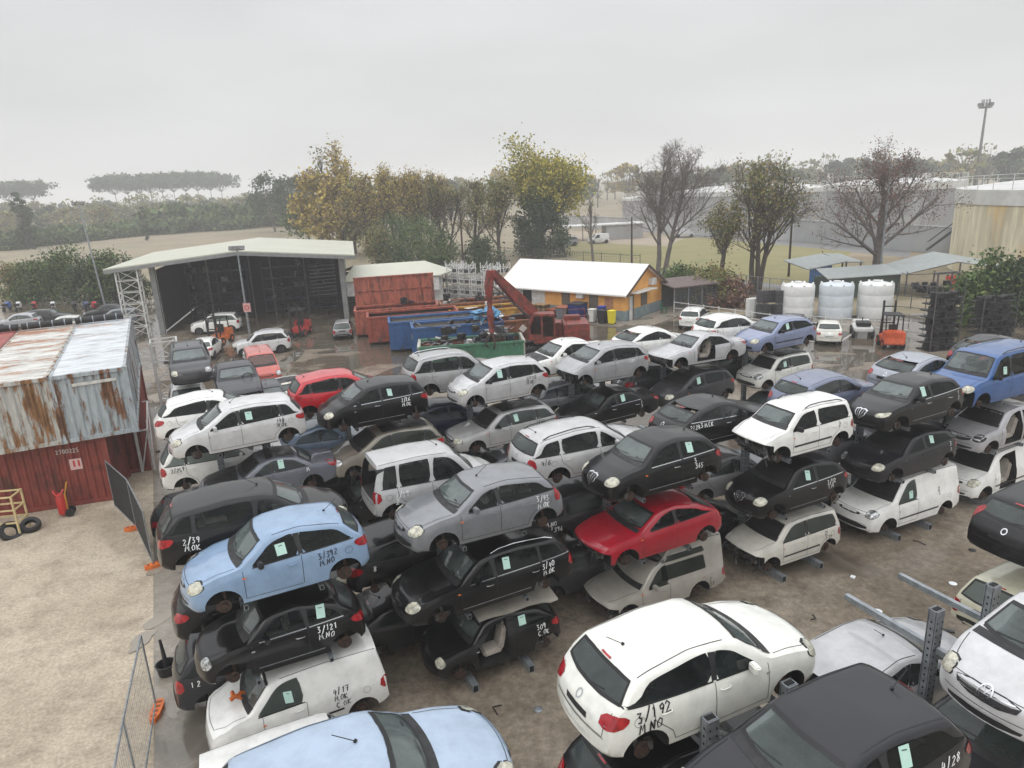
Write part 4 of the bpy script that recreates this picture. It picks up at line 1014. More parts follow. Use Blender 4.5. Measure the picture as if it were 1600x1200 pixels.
C_ROOFB = rusty('blue_white_container_roof', (.60, .63, .65), (.40, .22, .14), .50, .62, (.5, .15, 1), 1.5, rough=.35)
C_RED = rusty('brick_red_container_paint', (.22, .042, .03), (.11, .03, .02), .52, .62, (1, 1, .5), .9)
C_RROOF = rusty('red_container_roof', (.45, .13, .12), (.30, .12, .08), .5, .6, (.4, .3, 1), 1.)
def corr(p0, p1, z0, z1, amp, pitch, nrm):
    """vertical corrugated sheet between two plan points"""
    p0 = Vector(p0); p1 = Vector(p1); d = p1-p0; L = d.length; d /= L; n = Vector(nrm); vs = []; t = 0; prof = [(0, 0), (.28, 0), (.5, 1), (.78, 1)]
    k = max(1, round(L/pitch)); pitch = L/k
    for i in range(k):
        for a, h in prof: vs.append(p0+d*((i+a)*pitch)-n*amp*h)
    vs.append(p1.copy()); m = len(vs)
    V = [Vector((v.x, v.y, z0)) for v in vs]+[Vector((v.x, v.y, z1)) for v in vs]
    return V, [(i, i+1, m+i+1, m+i) for i in range(m-1)]
def container(x, y, z, rz, L, label, side, roof, doors_end=None, W=2.5, H=2.68, marks=None):
    r = empty('shipping_container', (x, y, z), rz, label, 'container')   # origin: near left corner at (0,0), length along +x, width along +y
    mb = MB()
    for x0 in (0, L):
        for y0 in (0, W): mb.box((x0, y0, H/2), (.16, .16, H))
    for y0 in (0, W): mb.box((L/2, y0, .08), (L-.16, .12, .16)); mb.box((L/2, y0, H-.05), (L-.16, .10, .10))
    for x0 in (0, L): mb.box((x0, W/2, .08), (.12, W-.16, .16)); mb.box((x0, W/2, H-.07), (.12, W-.16, .14))
    for x0 in (0, L):
        for y0 in (0, W):
            for z0 in (.06, H-.04): mb.box((x0, y0, z0), (.20, .19, .13))
    mb.build('frame', side, r)
    for nm, p0, p1, nr in (('side_panel', (.08, .0, 0), (L-.08, .0, 0), (0, -1, 0)), ('side_panel', (L-.08, W, 0), (.08, W, 0), (0, 1, 0)),
                           ('end_panel', (L, .08, 0), (L, W-.08, 0), (1, 0, 0)), ('end_panel', (0, W-.08, 0), (0, .08, 0), (-1, 0, 0))):
        mb = MB(); mb.add(*corr(p0, p1, .15, H-.1, .05, .28, nr)); mb.build(nm, side, r, recalc=False)
    mb = MB(); V = []; k = int(L/.21)
    for i in range(k):
        for a, h in ((0, 0), (.3, 0), (.5, .035), (.8, .035)): V.append((i+a)*L/k)
    hs = [h for i in range(k) for h in (0, 0, .03, .03)]; V.append(L); hs.append(0); m = len(V)
    mb.add([(x0, .05, H-.035+h) for x0, h in zip(V, hs)]+[(x0, W-.05, H-.035+h) for x0, h in zip(V, hs)], [(i, i+1, m+i+1, m+i) for i in range(m-1)])
    mb.build('roof', roof, r, recalc=False)
    mb = MB(); mb.box((L/2, W/2, .10), (L-.3, W-.2, .06)); mb.build('floor', VOID, r)
    return r
AX = R(115.8)
ex = Vector((math.cos(AX), math.sin(AX), 0)); ey = Vector((-math.sin(AX), math.cos(AX), 0))
P0 = Vector((-15.15, 27.1, 2.75))
ca = container(P0.x, P0.y, P0.z, AX, 12.9, 'blue grey rust streaked container on top, nearest the car stacks', C_BLUE, C_ROOFB)
P1 = P0+ey*2.62
cb = container(P1.x, P1.y, P1.z, AX, 12.9, 'white container with heavy brown rust streaks, left of the blue grey one', C_WHITE, C_ROOF)
P2 = P1+ey*2.62+ex*1.2
cc = container(P2.x, P2.y, P2.z, AX, 11.7, 'faded red roofed container at the left edge on the upper level', C_RED, C_RROOF)
# lettering plate remains and white stripe on the blue end
mb = MB(); q = P0+ey*.35-ex*.062; 
def endpt(o, w, z): return o+ey*w-ex*.064+Vector((0, 0, z))
mb.add([endpt(P0, .35, 2.32), endpt(P0, 1.85, 2.30), endpt(P0, 1.85, 2.18), endpt(P0, .35, 2.20)], [(0, 1, 2, 3)])
o = mb.build('paint_stripe', pbr('worn_white_paint', (.60, .60, .55), .6, var=.3), recalc=False); 
o.parent = ca; o.matrix_parent_inverse = (Matrix.Translation(P0) @ Matrix.Rotation(AX, 4, 'Z')).inverted()
RA = R(197)
cd = container(-16.35, 26.75, 0, RA, 12.6, 'brick red ribbed container standing on the gravel under the white one', C_RED, C_RROOF, H=2.72)
# (its width runs away from the camera)
cd.scale.y = -1; 
P3 = P0+ex*3.0+Vector((0, 0, -2.75))
ce = container(P3.x, P3.y, 0, AX, 9.8, 'dark red container set back below the blue grey one', C_RED, C_RROOF, H=2.70)
# red container writing and fire sign
mb = MB()
d1 = Vector((math.cos(RA), math.sin(RA), 0)); n1 = Vector((-math.sin(RA), math.cos(RA), 0))
def onred(s, z, off=.02): return Vector((-16.35, 26.75, 0))+d1*s+n1*off+Vector((0, 0, z))
RD = Vector((0, 0, 0))
rr_ = random.Random(3)
for pl in strokes('2700225', .17, rr_, 0):
    V, Fc = ribbon([(a, b) for a, b in pl], .03); mb.add([onred(1.75-a, 2.22+b) for a, b in V], Fc)
def underparent(o, par):
    bpy.context.view_layer.update(); o.parent = par; o.matrix_parent_inverse = par.matrix_world.inverted()
o = mb.build('painted_number', pbr('pale_letter_paint', (.55, .5, .47), .6), recalc=False); underparent(o, cd)
mb = MB(); mb.add([onred(1.35, 1.95), onred(.92, 1.95), onred(.92, 1.50), onred(1.35, 1.50)], [(0, 1, 2, 3)]); 
o = mb.build('fire_sign', pbr('pale_sign', (.62, .42, .40), .5), recalc=False); underparent(o, cd)
mb = MB()
for s0 in (1.23, 1.06): mb.add([onred(s0, 1.88, .025), onred(s0-.07, 1.88, .025), onred(s0-.07, 1.62, .025), onred(s0, 1.62, .025)], [(0, 1, 2, 3)])
o = mb.build('sign_symbol', pbr('sign_red', (.45, .02, .02), .5), recalc=False); underparent(o, cd)
# black pipes along the far edge of the roofs
for k in range(3):
    mb = MB(); a = P0+ex*12.5+ey*(.3+k*2.4)+Vector((0, 0, 2.90)); b2 = a+ey*2.25
    mb.tube([a, b2], .17, 10)
    o = mb.build('black_pipe', RUB, smooth=R(50)); 
    for j in range(4):
        mb = MB(); c0 = a+ey*(.3+j*.55); mb.tube([c0, c0+ey*.05], .18, 10); t_ = mb.build('band', GALV, None, smooth=R(50)); t_.parent = o
    tag(o, 'black banded pipe on the container roof edge, %s' % ('over the blue grey roof', 'over the rusty white roof', 'over the red roof at the left')[k], 'pipe', 'black pipes along the container roofs')
# ------------------------------------------------------------------ hangar
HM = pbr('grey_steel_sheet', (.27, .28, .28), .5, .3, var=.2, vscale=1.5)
CREAM = pbr('cream_roof_sheet', (.50, .50, .41), .45, var=.08, vscale=.4)
WHITEM = pbr('white_painted_steel', (.66, .66, .64), .5, var=.25, vscale=4)
HZ = R(12)
hg = empty('open_hangar', (-30.6, 62.0, 0), HZ, 'large open fronted steel hangar with cream gabled roof full of shelves', 'hangar')
def slab(mb, pts, t=.14, m=0):
    n = len(pts); vs = [Vector(p) for p in pts]+[Vector(p)-Vector((0, 0, t)) for p in pts]
    mb.add(vs, [tuple(range(n)), tuple(range(2*n-1, n-1, -1))]+[(i, i+n, (i+1) % n+n, (i+1) % n) for i in range(n)], m)
for pts in ([(-3.4, -1.4, 6.1), (7.3, -1.4, 6.95), (7.3, 15.5, 6.95), (-3.4, 15.5, 6.1)], [(7.3, -1.4, 6.95), (17.2, -1.4, 5.95), (17.2, 15.5, 5.95), (7.3, 15.5, 6.95)]):
    mb = MB(); slab(mb, pts); mb.build('roof', CREAM, hg)
for k in range(1, 12):      # raised seams of the roof sheeting
    pass
mb = MB(); mb.bar((-3.4, -1.35, 5.85), (7.3, -1.35, 6.70), .12, .30); mb.build('fascia', HM, hg)
mb = MB(); mb.bar((7.3, -1.35, 6.70), (17.2, -1.35, 5.70), .12, .30); mb.build('fascia', HM, hg)
for x0, z0 in ((0, 6.2), (15.9, 5.9)):
    for y0 in (0, 14.5):
        mb = MB(); mb.box((x0, y0, z0/2), (.42, .42, z0)); mb.build('column', HM, hg)
for x0 in (3.5, 7.3, 9.2, 12.3):
    mb = MB(); mb.box((x0, 5, 3.0), (.10, .10, 6.0)); mb.build('column', STEEL, hg)
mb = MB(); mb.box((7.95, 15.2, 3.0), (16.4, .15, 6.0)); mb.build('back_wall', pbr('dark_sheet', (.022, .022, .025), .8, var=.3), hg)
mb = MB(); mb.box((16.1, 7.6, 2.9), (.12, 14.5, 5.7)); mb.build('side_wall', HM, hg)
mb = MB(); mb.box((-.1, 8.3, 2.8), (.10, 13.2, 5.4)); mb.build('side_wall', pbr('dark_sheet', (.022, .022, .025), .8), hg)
rs = random.Random(11)
PARTC = [pbr('grey_part_%d' % i, c, .5, .4, var=.3) for i, c in enumerate(((.03, .03, .035), (.10, .10, .11), (.25, .25, .26), (.05, .045, .04), (.16, .05, .03), (.02, .03, .06)))]
SHELF = pbr('dark_blue_shelf', (.03, .04, .07), .5)
def gear(mb, c, s, rnd, m=0):
    c = Vector(c); M = Matrix.Rotation(rnd.uniform(0, 3), 3, 'Z')
    mb.box(c, (s*rnd.uniform(.6, 1), s*rnd.uniform(.5, .8), s*rnd.uniform(.5, .8)), m, M=M)
    mb.cyl(c+Vector((0, -s*.3, s*.2)), c+Vector((s*.2, -s*.5, s*.25)), s*.22, 8, m)
for k, (x0, x1, y0) in enumerate(((1.0, 6.6, 7.5), (8.0, 15.0, 7.5))):
    sh = empty('parts_shelf', hg.matrix_basis @ Vector((x0, y0, 0)) if False else Vector((-30.6, 62, 0))+Matrix.Rotation(HZ, 3, 'Z') @ Vector((x0, y0, 0)), HZ, ('tall dark shelf of engines in the left half of the hangar', 'tall dark shelf of engines in the right half of the hangar')[k], 'shelf')
    for lv in range(5):
        mb = MB(); mb.box(((x1-x0)/2, .6, .15+lv*1.05), (x1-x0, 1.3, .09)); mb.build('board', SHELF, sh)
    for i in range(5):
        mb = MB(); mb.box((i*(x1-x0)/4, 0, 2.6), (.10, .10, 5.2)); mb.build('upright', SHELF, sh)
    for i in range(34):
        lv = i % 5; mb = MB(); gear(mb, (rs.uniform(.3, x1-x0-.3), .25, .50+lv*1.05), .62, rs); mb.build('engine_part', PARTC[rs.choice((0, 0, 1, 3, 0, 2))], sh)
# oblong racks of plastic strips inside on the right
mb = MB()
for i in range(9): mb.bar((12.9, 1.6, 2.2+i*.33), (15.3, 1.4+.1*rs.random(), 2.25+i*.33+.05*rs.random()), .12, .07)
o = mb.build('bumper_rack', STEEL); o.location = hg.location; o.rotation_euler.z = HZ; tag(o, 'stack of pale bumpers on a rack inside the hangar by the right column', 'rack')
# side lattice masts
def lattice(name, base, rz, w, d, h, label, mat=WHITEM, step=1.0, lean=0.):
    r = empty(name, base, rz, label, 'lattice mast')
    P = [(0, 0), (w, 0), (w, d), (0, d)]
    for x, y in P:
        mb = MB(); mb.bar((x, y, 0), (x, y, h), .11, .11); mb.build('leg', mat, r)
    n = max(1, int(h/step))
    for k in range(n):
        for a in range(4):
            p, q = P[a], P[(a+1) % 4]; z0, z1 = k*h/n, (k+1)*h/n
            if k % 2: p, q = q, p
            mb = MB(); mb.bar((*p, z0), (*q, z1), .05, .05); mb.build('brace', mat, r)
            mb = MB(); mb.bar((*p, z1), (*q, z1), .06, .06); mb.build('rung', mat, r)
    return r
lattice('lattice_mast', Vector((-32.9, 60.3, 0)), HZ, 1.7, .9, 6.0, 'white lattice column under the left end of the hangar roof')
lattice('lattice_mast', Vector((-19.3, 37.4, 0)), TH, 1.3, 1.2, 4.2, 'white lattice frame between the containers and the dark people carrier')
lattice('lattice_mast', Vector((-16.2, 29.8, 0)), AX, 5.0, .5, 1.9, 'low white ladder frame lying along the blue grey container')
# annex and small roof behind the skips
an = empty('annex_shed', (-15.4, 66.5, 0), HZ, 'low shed with cream roof right of the hangar', 'shed')
for pts in ([(0, 0, 3.3), (9.2, 0, 3.3), (8.2, 4.2, 4.3), (1.2, 4.2, 4.3)], [(1.2, 4.2, 4.3), (8.2, 4.2, 4.3), (9.4, 9, 3.4), (0, 9, 3.4)], [(9.2, 0, 3.3), (11.0, 3.0, 3.3), (8.2, 4.2, 4.3)]):
    mb = MB(); slab(mb, pts, .1); mb.build('roof', CREAM, an)
mb = MB(); mb.box((4.6, .25, 2.5), (9.0, .1, 1.3)); mb.build('wall', WHITEM, an)
mb = MB(); mb.box((4.6, 8.7, 1.6), (9.0, .12, 3.2)); mb.build('wall', HM, an)
mb = MB(); mb.box((9.1, 1.2, 1.5), (.9, .1, 3.0)); mb.build('door', WHITEM, an)
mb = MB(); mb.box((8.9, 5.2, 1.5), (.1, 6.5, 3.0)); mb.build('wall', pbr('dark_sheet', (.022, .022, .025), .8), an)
# ------------------------------------------------------------------ skips
def skip(x, y, rz, L, Wd, H, label, mat, inner, name='scrap_skip', load=0, stickers=None, lid=None, endmat=None):
    r = empty(name, (x, y, 0), rz, label, 'skip', 'open topped scrap skips')
    t = .08
    for nm, c, d in (('side', (L/2, 0, H/2+.1), (L, t, H-.2)), ('side', (L/2, Wd, H/2+.1), (L, t, H-.2)), ('end', (0, Wd/2, H/2+.1), (t, Wd-t, H-.2)), ('end', (L, Wd/2, H/2+.1), (t, Wd-t, H-.2))):
        mb = MB(); mb.box(c, d)
        if nm == 'side':
            yy = -.07 if c[1] == 0 else Wd+.07
            for k in range(int(L/.7)+1): mb.box((.08+k*(L-.16)/int(L/.7), yy, H/2+.1), (.12, .08, H-.35))
            mb.box((L/2, yy*.9, H-.06), (L+.1, .16, .14)); mb.box((L/2, yy*.9, .3), (L, .12, .14))
        else:
            xx = -.07 if c[0] == 0 else L+.07
            for k in range(4): mb.box((xx, .15+k*(Wd-.3)/3, H/2+.1), (.09, .12, H-.3))
            mb.box((xx, Wd/2, H-.06), (.14, Wd+.1, .14)); mb.box((xx, Wd/2, .3), (.12, Wd, .14))
        mb.build(nm, (endmat if endmat and nm == 'end' else mat), r)
    mb = MB(); mb.box((L/2, Wd/2, .22), (L, Wd, .1)); mb.build('floor', inner, r)
    mb = MB()
    for y0 in (t*.6, Wd-t*.6): mb.box((L/2, y0+(.012 if y0 < 1 else -.012), H/2+.12), (L-.2, t*.3, H-.36))
    mb.build('lining', inner, r)
    if stickers:
        mb = MB(); mb.add([(-.135, Wd*.25, H*.78), (-.135, Wd*.25-.32, H*.78), (-.135, Wd*.25-.32, H*.60), (-.135, Wd*.25, H*.60)], [(0, 1, 2, 3)]); mb.build('sticker', stickers, r, recalc=False)
    if lid:
        mb = MB(); mb.box((L/2, Wd+.1, H+1.15), (L, .10, 2.35))
        for k in range(7): mb.box((.15+k*(L-.3)/6, Wd-.01, H+1.15), (.14, .12, 2.3))
        mb.box((L/2, Wd-.02, H+1.2), (L, .10, .10)); mb.box((L/2, Wd, H+2.3), (L+.05, .18, .10)); mb.build('raised_lid', mat, r)
    if load:
        rnd = random.Random(int(x*7+load)); bb = MB(); 
        for k in range(load):
            m_ = PARTC[rnd.choice((0, 1, 2, 3, 4, 5, 0, 2))] if rnd.random() < .85 else WHITEM
            mb = MB(); c = Vector((rnd.uniform(.3, L-.3), rnd.uniform(.3, Wd-.3), H-.35+rnd.random()**2*(.75 if load < 60 else 1.3))); q = rnd.random()
            if q < .45: gear(mb, c, rnd.uniform(.35, .7), rnd)
            elif q < .75:
                p = [c]; 
                for j in range(4): p.append(p[-1]+Vector((rnd.uniform(-.4, .4), rnd.uniform(-.3, .3), rnd.uniform(-.15, .25))))
                mb.tube(p, .035, 5)
            else:
                d = Matrix.Rotation(rnd.uniform(0, 3), 3, 'Z') @ Matrix.Rotation(rnd.uniform(-.7, .7), 3, 'X'); mb.box(c, (rnd.uniform(.6, 1.2), rnd.uniform(.3, .7), .04), M=d)
            mb.build('scrap_piece', m_, r)
    return r
S_RED = rusty('skip_red_orange', (.46, .12, .06), (.22, .07, .045), .48, .60, (1, 1, .6), 1.2)
S_LID = rusty('skip_lid_red', (.42, .12, .075), (.16, .065, .05), .47, .60, (1.5, 1, .30), 2.0)
S_DRED = rusty('skip_dark_red', (.33, .075, .05), (.14, .055, .04), .48, .6, (1, 1, .4), 2.0)
S_BLUE = rusty('skip_blue', (.035, .11, .28), (.07, .075, .09), .50, .66, (1, 1, .4), 2.0)
S_INN = rusty('skip_lining', (.30, .28, .25), (.22, .12, .07), .47, .6, (1, 1, 1), 1.5)
S_GRN = rusty('skip_green', (.06, .19, .11), (.10, .13, .08), .52, .66, (1, 1, .6), 1.0)
S_CRM = rusty('skip_cream', (.50, .49, .42), (.12, .26, .15), .55, .60, (1, 1, 1), .9)
S_BRN = rusty('skip_brown', (.28, .11, .05), (.16, .06, .03), .48, .60, (1, 1, .6), 1.2)
S_YEL = rusty('skip_yellow', (.48, .26, .04), (.26, .12, .05), .48, .60, (1, 1, .6), 1.2)
YST = pbr('yellow_sticker', (.72, .70, .12), .5)
SZ = R(10)
skip(-12.3, 56.6, SZ, 6.6, 2.4, 2.2, 'orange red skip with tall raised lid beside the hangar', S_LID, S_DRED, load=7, stickers=pbr('amber_sticker', (.7, .45, .08), .5), lid=True)
skip(-10.7, 53.4, SZ, 6.8, 2.4, 2.2, 'dark red open skip in front of the raised lid', S_DRED, pbr('dark_scrap_bed', (.03, .022, .02), .8), stickers=YST)
skip(-8.6, 50.6, SZ, 6.2, 2.35, 2.25, 'blue skip with yellow label, rear one of the two', S_BLUE, S_INN, stickers=YST)
skip(-6.6, 48.1, SZ, 6.2, 2.35, 2.25, 'blue skip with yellow label, nearer the scrap heap', S_BLUE, S_INN, load=5, stickers=YST)
skip(-5.9, 45.0, R(5), 6.8, 2.5, 1.6, 'green and cream skip heaped with scrap under the grab arm', S_GRN, S_BRN, load=70, endmat=S_CRM)
sb = skip(-1.6, 50.2, SZ, 3.6, 2.2, 2.0, 'rusty brown skip with white hazard diamonds', S_BRN, S_BRN, load=6)
mb = MB()
for k in (1.0, 2.6): mb.add([(k, -.13, 1.05), (k+.32, -.13, 1.37), (k, -.13, 1.69), (k-.32, -.13, 1.37)], [(0, 1, 2, 3)])
mb.build('hazard_diamond', pbr('diamond_white', (.7, .62, .58), .5), sb, recalc=False)
skip(-4.5, 55.6, SZ, 6.0, 2.3, 1.9, 'yellow brown skip behind the blue skips', S_YEL, S_BRN, load=8)
skip(-5.6, 59.6, SZ, 6.2, 2.3, 1.9, 'rust coloured skip full of dark scrap in front of the white stillages', S_BRN, S_BRN, load=22)
mb = MB(); rb = random.Random(5)
for k in range(26): mb.box((rb.uniform(-.9, .9), rb.uniform(-.6, .6), rb.uniform(0, .7)), (rb.uniform(.3, .9), rb.uniform(.3, .7), .05), M=Matrix.Rotation(rb.uniform(0, 3), 3, 'Z') @ Matrix.Rotation(rb.uniform(-.9, .9), 3, 'X'))
o = mb.build('blue_tarpaulin', pbr('blue_sheet_plastic', (.10, .30, .50), .5, var=.4, vscale=3)); o.location = (-1.6, 50.1, 2.2); tag(o, 'crumpled light blue plastic heap on the blue skip by the grab arm', 'tarpaulin')
# ------------------------------------------------------------------ excavator
E_RED = pbr('excavator_red', (.27, .045, .035), .5, .05, col2=(.11, .035, .025), vscale=3)
ev = empty('excavator', (2.6, 47.6, 0), 0, 'dark red material handler excavator with bent boom reaching the green skip', 'excavator')
def part(mb, nm, m, par=None, **k): return mb.build(nm, m, par or ev, **k)
for s in (-1.0, 1.0):
    mb = MB(); prof = chaikin([(-1.7, .05), (1.7, .05), (2.0, .45), (1.7, .85), (-1.7, .85), (-2.0, .45)], 1); mb.prism(prof, s-.28, s+.28); 
    for k in range(14): mb.box((-1.6+k*.25, s, .88), (.10, .6, .05)); mb.box((-1.6+k*.25, s, .02), (.10, .6, .05))
    part(mb, 'track', RUB)
mb = MB(); mb.cyl((0, 0, .8), (0, 0, 1.15), .8, 20); part(mb, 'turntable', STEEL)
mb = MB(); mb.box((.9, 0, 1.25), (3.8, 2.5, .25)); mb.box((1.9, 0, 1.85), (1.7, 2.5, .95)); mb.box((1.75, .7, 2.45), (1.1, .8, .30)); mb.box((.55, .55, 1.8), (.9, 1.2, .9)); part(mb, 'engine_cover', E_RED, bevel=.05)
cabm = MB(); cabm.prism([(-1.3, 1.38), (.45, 1.38), (.45, 3.1), (-1.0, 3.15), (-1.35, 2.3)], -1.25, -.15); cb_ = part(cabm, 'cab', E_RED, bevel=.04)
mb = MB(); mb.add([(-1.18, -1.262, 1.8), (-.5, -1.262, 1.8), (-.5, -1.262, 3.0), (-.93, -1.262, 3.0), (-1.22, -1.262, 2.3)], [(0, 1, 2, 3, 4)]); part(mb, 'cab_window', GLASS, cb_, recalc=False)
mb = MB(); mb.add([(-.38, -1.262, 1.6), (.35, -1.262, 1.6), (.35, -1.262, 2.95), (-.38, -1.262, 3.0)], [(0, 1, 2, 3)]); part(mb, 'cab_window', GLASS, cb_, recalc=False)
mb = MB(); mb.add([(-1.375, -1.15, 2.25), (-1.375, -.25, 2.25), (-1.03, -.25, 3.05), (-1.03, -1.15, 3.05)], [(0, 1, 2, 3)]); part(mb, 'cab_window', GLASS, cb_, recalc=False)
mb = MB()
for y0 in (-1.2, 1.2):
    for x0 in (1.2, 2.7): mb.bar((x0, y0, 2.3), (x0, y0, 2.9), .04)
    mb.bar((1.2, y0, 2.9), (2.7, y0, 2.9), .04)
part(mb, 'guard_rail', E_RED)
def arm(pts, wd, name):
    mb = MB(); n = len(pts)
    L_ = []
    for i, (x, y, z, h) in enumerate(pts):
        a = Vector(pts[max(i-1, 0)][:3]); b3 = Vector(pts[min(i+1, n-1)][:3]); d = (b3-a).normalized(); s_ = Vector((d.y, -d.x, 0)).normalized(); u_ = s_.cross(d); 
        if u_.z < 0: u_ = -u_
        c = Vector((x, y, z)); L_.append([c+s_*wd/2*q+u_*h/2*w for q, w in ((-1, -1), (1, -1), (1, 1), (-1, 1))])
    vs = [v for l in L_ for v in l]; fs = [(0, 1, 2, 3), tuple(4*(n-1)+k for k in (3, 2, 1, 0))]
    for i in range(n-1):
        for k in range(4): fs.append((4*i+k, 4*i+4+k, 4*i+4+(k+1) % 4, 4*i+(k+1) % 4))
    mb.add(vs, fs); return part(mb, name, E_RED, bevel=.03)
EL = Vector((-3.55, -1.9, 6.15))
arm([(-.2, .45, 1.9, .6), (-1.1, -.2, 3.1, .85), (-1.9, -.75, 4.1, .80), (-2.9, -1.4, 5.3, .55), (EL.x, EL.y, EL.z, .40)], .42, 'boom')
arm([(EL.x-.1, EL.y-.05, EL.z+.1, .45), (EL.x-.25, EL.y-.1, 5.3, .55), (EL.x-.25, EL.y-.2, 3.4, .40), (EL.x-.2, EL.y-.2, 2.2, .32)], .34, 'dipper_arm')
mb = MB(); mb.tube([(-1.0, -.35, 2.6), (-2.3, -1.1, 4.0)], .09, 10); mb.tube([(-2.3, -1.1, 4.0), (-3.6, -2.0, 5.3)], .05, 8); part(mb, 'hydraulic_ram', STEEL)
for k in range(5):
    a = k*1.2566; c0 = Vector((EL.x-.2, EL.y-.2, 2.1)); dr = Vector((math.cos(a), math.sin(a), 0))
    mb = MB(); mb.tube([c0, c0+dr*.42+Vector((0, 0, -.15)), c0+dr*.55+Vector((0, 0, -.6)), c0+dr*.2+Vector((0, 0, -.95))], .09, 6, r2=.04); part(mb, 'grab_claw', RUST)
# ------------------------------------------------------------------ ochre building
OCH = pbr('ochre_wall', (.78, .40, .11), .8, col2=(.68, .33, .09), vscale=1.2)
BGREY = pbr('blue_grey_dado', (.24, .30, .31), .8, var=.25, vscale=1.5)
WROOF = pbr('white_roof_membrane', (.74, .73, .71), .5, col2=(.69, .68, .66), vscale=.5, stretch=(1, 4, 1))
SHUT = pbr('brown_shutter', (.13, .11, .09), .5)
hs = empty('ochre_building', (9.6, 57.8, 0), R(140), 'long ochre building with white pitched roof and grey dado', 'building')
# local x along the long wall, local -y... width runs towards -y
HW, HL, HE, HR = 6.3, 13.0, 2.55, 4.35
Fw = lambda u, v, z: (u, -v, z)
mb = MB()
def q4(a, b, c, d, m=0): mb.add([a, b, c, d], [(0, 1, 2, 3)], m)
q4(Fw(0, 0, .9), Fw(8.2, 0, .9), Fw(8.2, 0, HE), Fw(0, 0, HE)); q4(Fw(0, 0, 0), Fw(8.2, 0, 0), Fw(8.2, 0, .9), Fw(0, 0, .9), 1)
q4(Fw(0, HW, 0), Fw(HL, HW, 0), Fw(HL, HW, HE), Fw(0, HW, HE)); mb.add([Fw(HL, 0, 0), Fw(HL, HW, 0), Fw(HL, HW, HE), Fw(HL, HW/2, HR), Fw(HL, 0, HE)], [(0, 1, 2, 3, 4)])
mb.add([Fw(0, 0, .9), Fw(0, HW, .9), Fw(0, HW, HE), Fw(0, HW/2, HR), Fw(0, 0, HE)], [(0, 1, 2, 3, 4)]); q4(Fw(0, 0, 0), Fw(0, HW, 0), Fw(0, HW, .9), Fw(0, 0, .9), 1)
mb.build('wall', [OCH, BGREY], hs, recalc=False)
mb = MB(); q4(Fw(8.2, -.02, 0), Fw(9.7, -.02, 0), Fw(9.7, -.02, HE+.05), Fw(8.2, -.02, HE+.05)); q4(Fw(10.7, -.02, 0), Fw(HL, -.02, 0), Fw(HL, -.02, HE+.05), Fw(10.7, -.02, HE+.05)); mb.build('sliding_door', WHITEM, hs, recalc=False)
mb = MB(); q4(Fw(9.7, .0, 0), Fw(10.7, .0, 0), Fw(10.7, .0, HE), Fw(9.7, .0, HE)); mb.build('doorway', VOID, hs, recalc=False)
for s in (0, 1):
    mb = MB(); v0, v1 = (-.55, HW/2) if s == 0 else (HW+.55, HW/2); zd = (HR-HE)/(HW/2)
    pts = [(-.45, -v0, HE-.55*zd+.06), (HL+.4, -v0, HE-.55*zd+.06), (HL+.4, -v1, HR+.08), (-.45, -v1, HR+.08)]
    slab(mb, pts, .12); mb.build('roof', WROOF, hs)
mb = MB(); mb.bar((-.47, .55, 2.2), (-.47, -HW/2, HR-.05), .05, .18); mb.bar((-.47, -HW/2, HR-.05), (-.47, -HW-.55, 2.2), .05, .18); mb.build('verge_board', pbr('dark_wood', (.07, .045, .04), .7), hs)
def onfront(x0, x1, z0, z1, nm, m, off=.03, t=.06):
    mb = MB(); mb.box(((x0+x1)/2, off, (z0+z1)/2), (x1-x0, t, z1-z0)); return mb.build(nm, m, hs)
def ongable(v0, v1, z0, z1, nm, m, off=.03, t=.06):
    mb = MB(); mb.box((-off, -(v0+v1)/2, (z0+z1)/2), (t, v1-v0, z1-z0)); return mb.build(nm, m, hs)
onfront(5.5, 6.35, .95, 2.15, 'shutter', SHUT); onfront(5.4, 6.45, .86, .94, 'sill', BGREY, .05, .12)
onfront(2.6, 3.5, .1, 2.15, 'door', SHUT); onfront(1.15, 1.95, .9, 1.9, 'wall_panel', pbr('faded_red_panel', (.38, .13, .08), .6, col2=(.45, .32, .16), vscale=5))
onfront(3.95, 4.65, 1.75, 2.25, 'air_conditioner', WHITEM, .18, .34); onfront(3.1, 3.9, 2.15, 2.32, 'lamp_box', WHITEM, .12, .2)
ongable(.7, 1.35, .0, 2.1, 'door', SHUT, .03); ongable(.55, 1.0, .05, 2.05, 'door_leaf', WHITEM, .10, .05); ongable(2.6, 3.6, .95, 2.0, 'shutter', SHUT); ongable(.5, 3.9, 2.30, 2.36, 'canopy', WHITEM, .45, .9)
ongable(3.9, 4.7, 2.55, 3.1, 'air_conditioner', WHITEM, .18, .34)
mb = MB(); mb.box((6, 1.1, .04), (13.5, 2.0, .10)); o = mb.build('pavement', PAVE); o.location = (9.6, 57.8, 0); o.rotation_euler.z = R(140); tag(o, kind='structure')
mb = MB(); mb.box((-1.6, -3.2, .05), (2.6, 9.0, .12)); o = mb.build('pavement', PAVE); o.location = (9.6, 57.8, 0); o.rotation_euler.z = R(140); tag(o, kind='structure')
HM_ = Matrix.Translation((9.6, 57.8, 0)) @ Matrix.Rotation(R(140), 4, 'Z')
def near_house(u, v): p = HM_ @ Vector((u, -v, 0)); return Vector((p.x, p.y, .10))
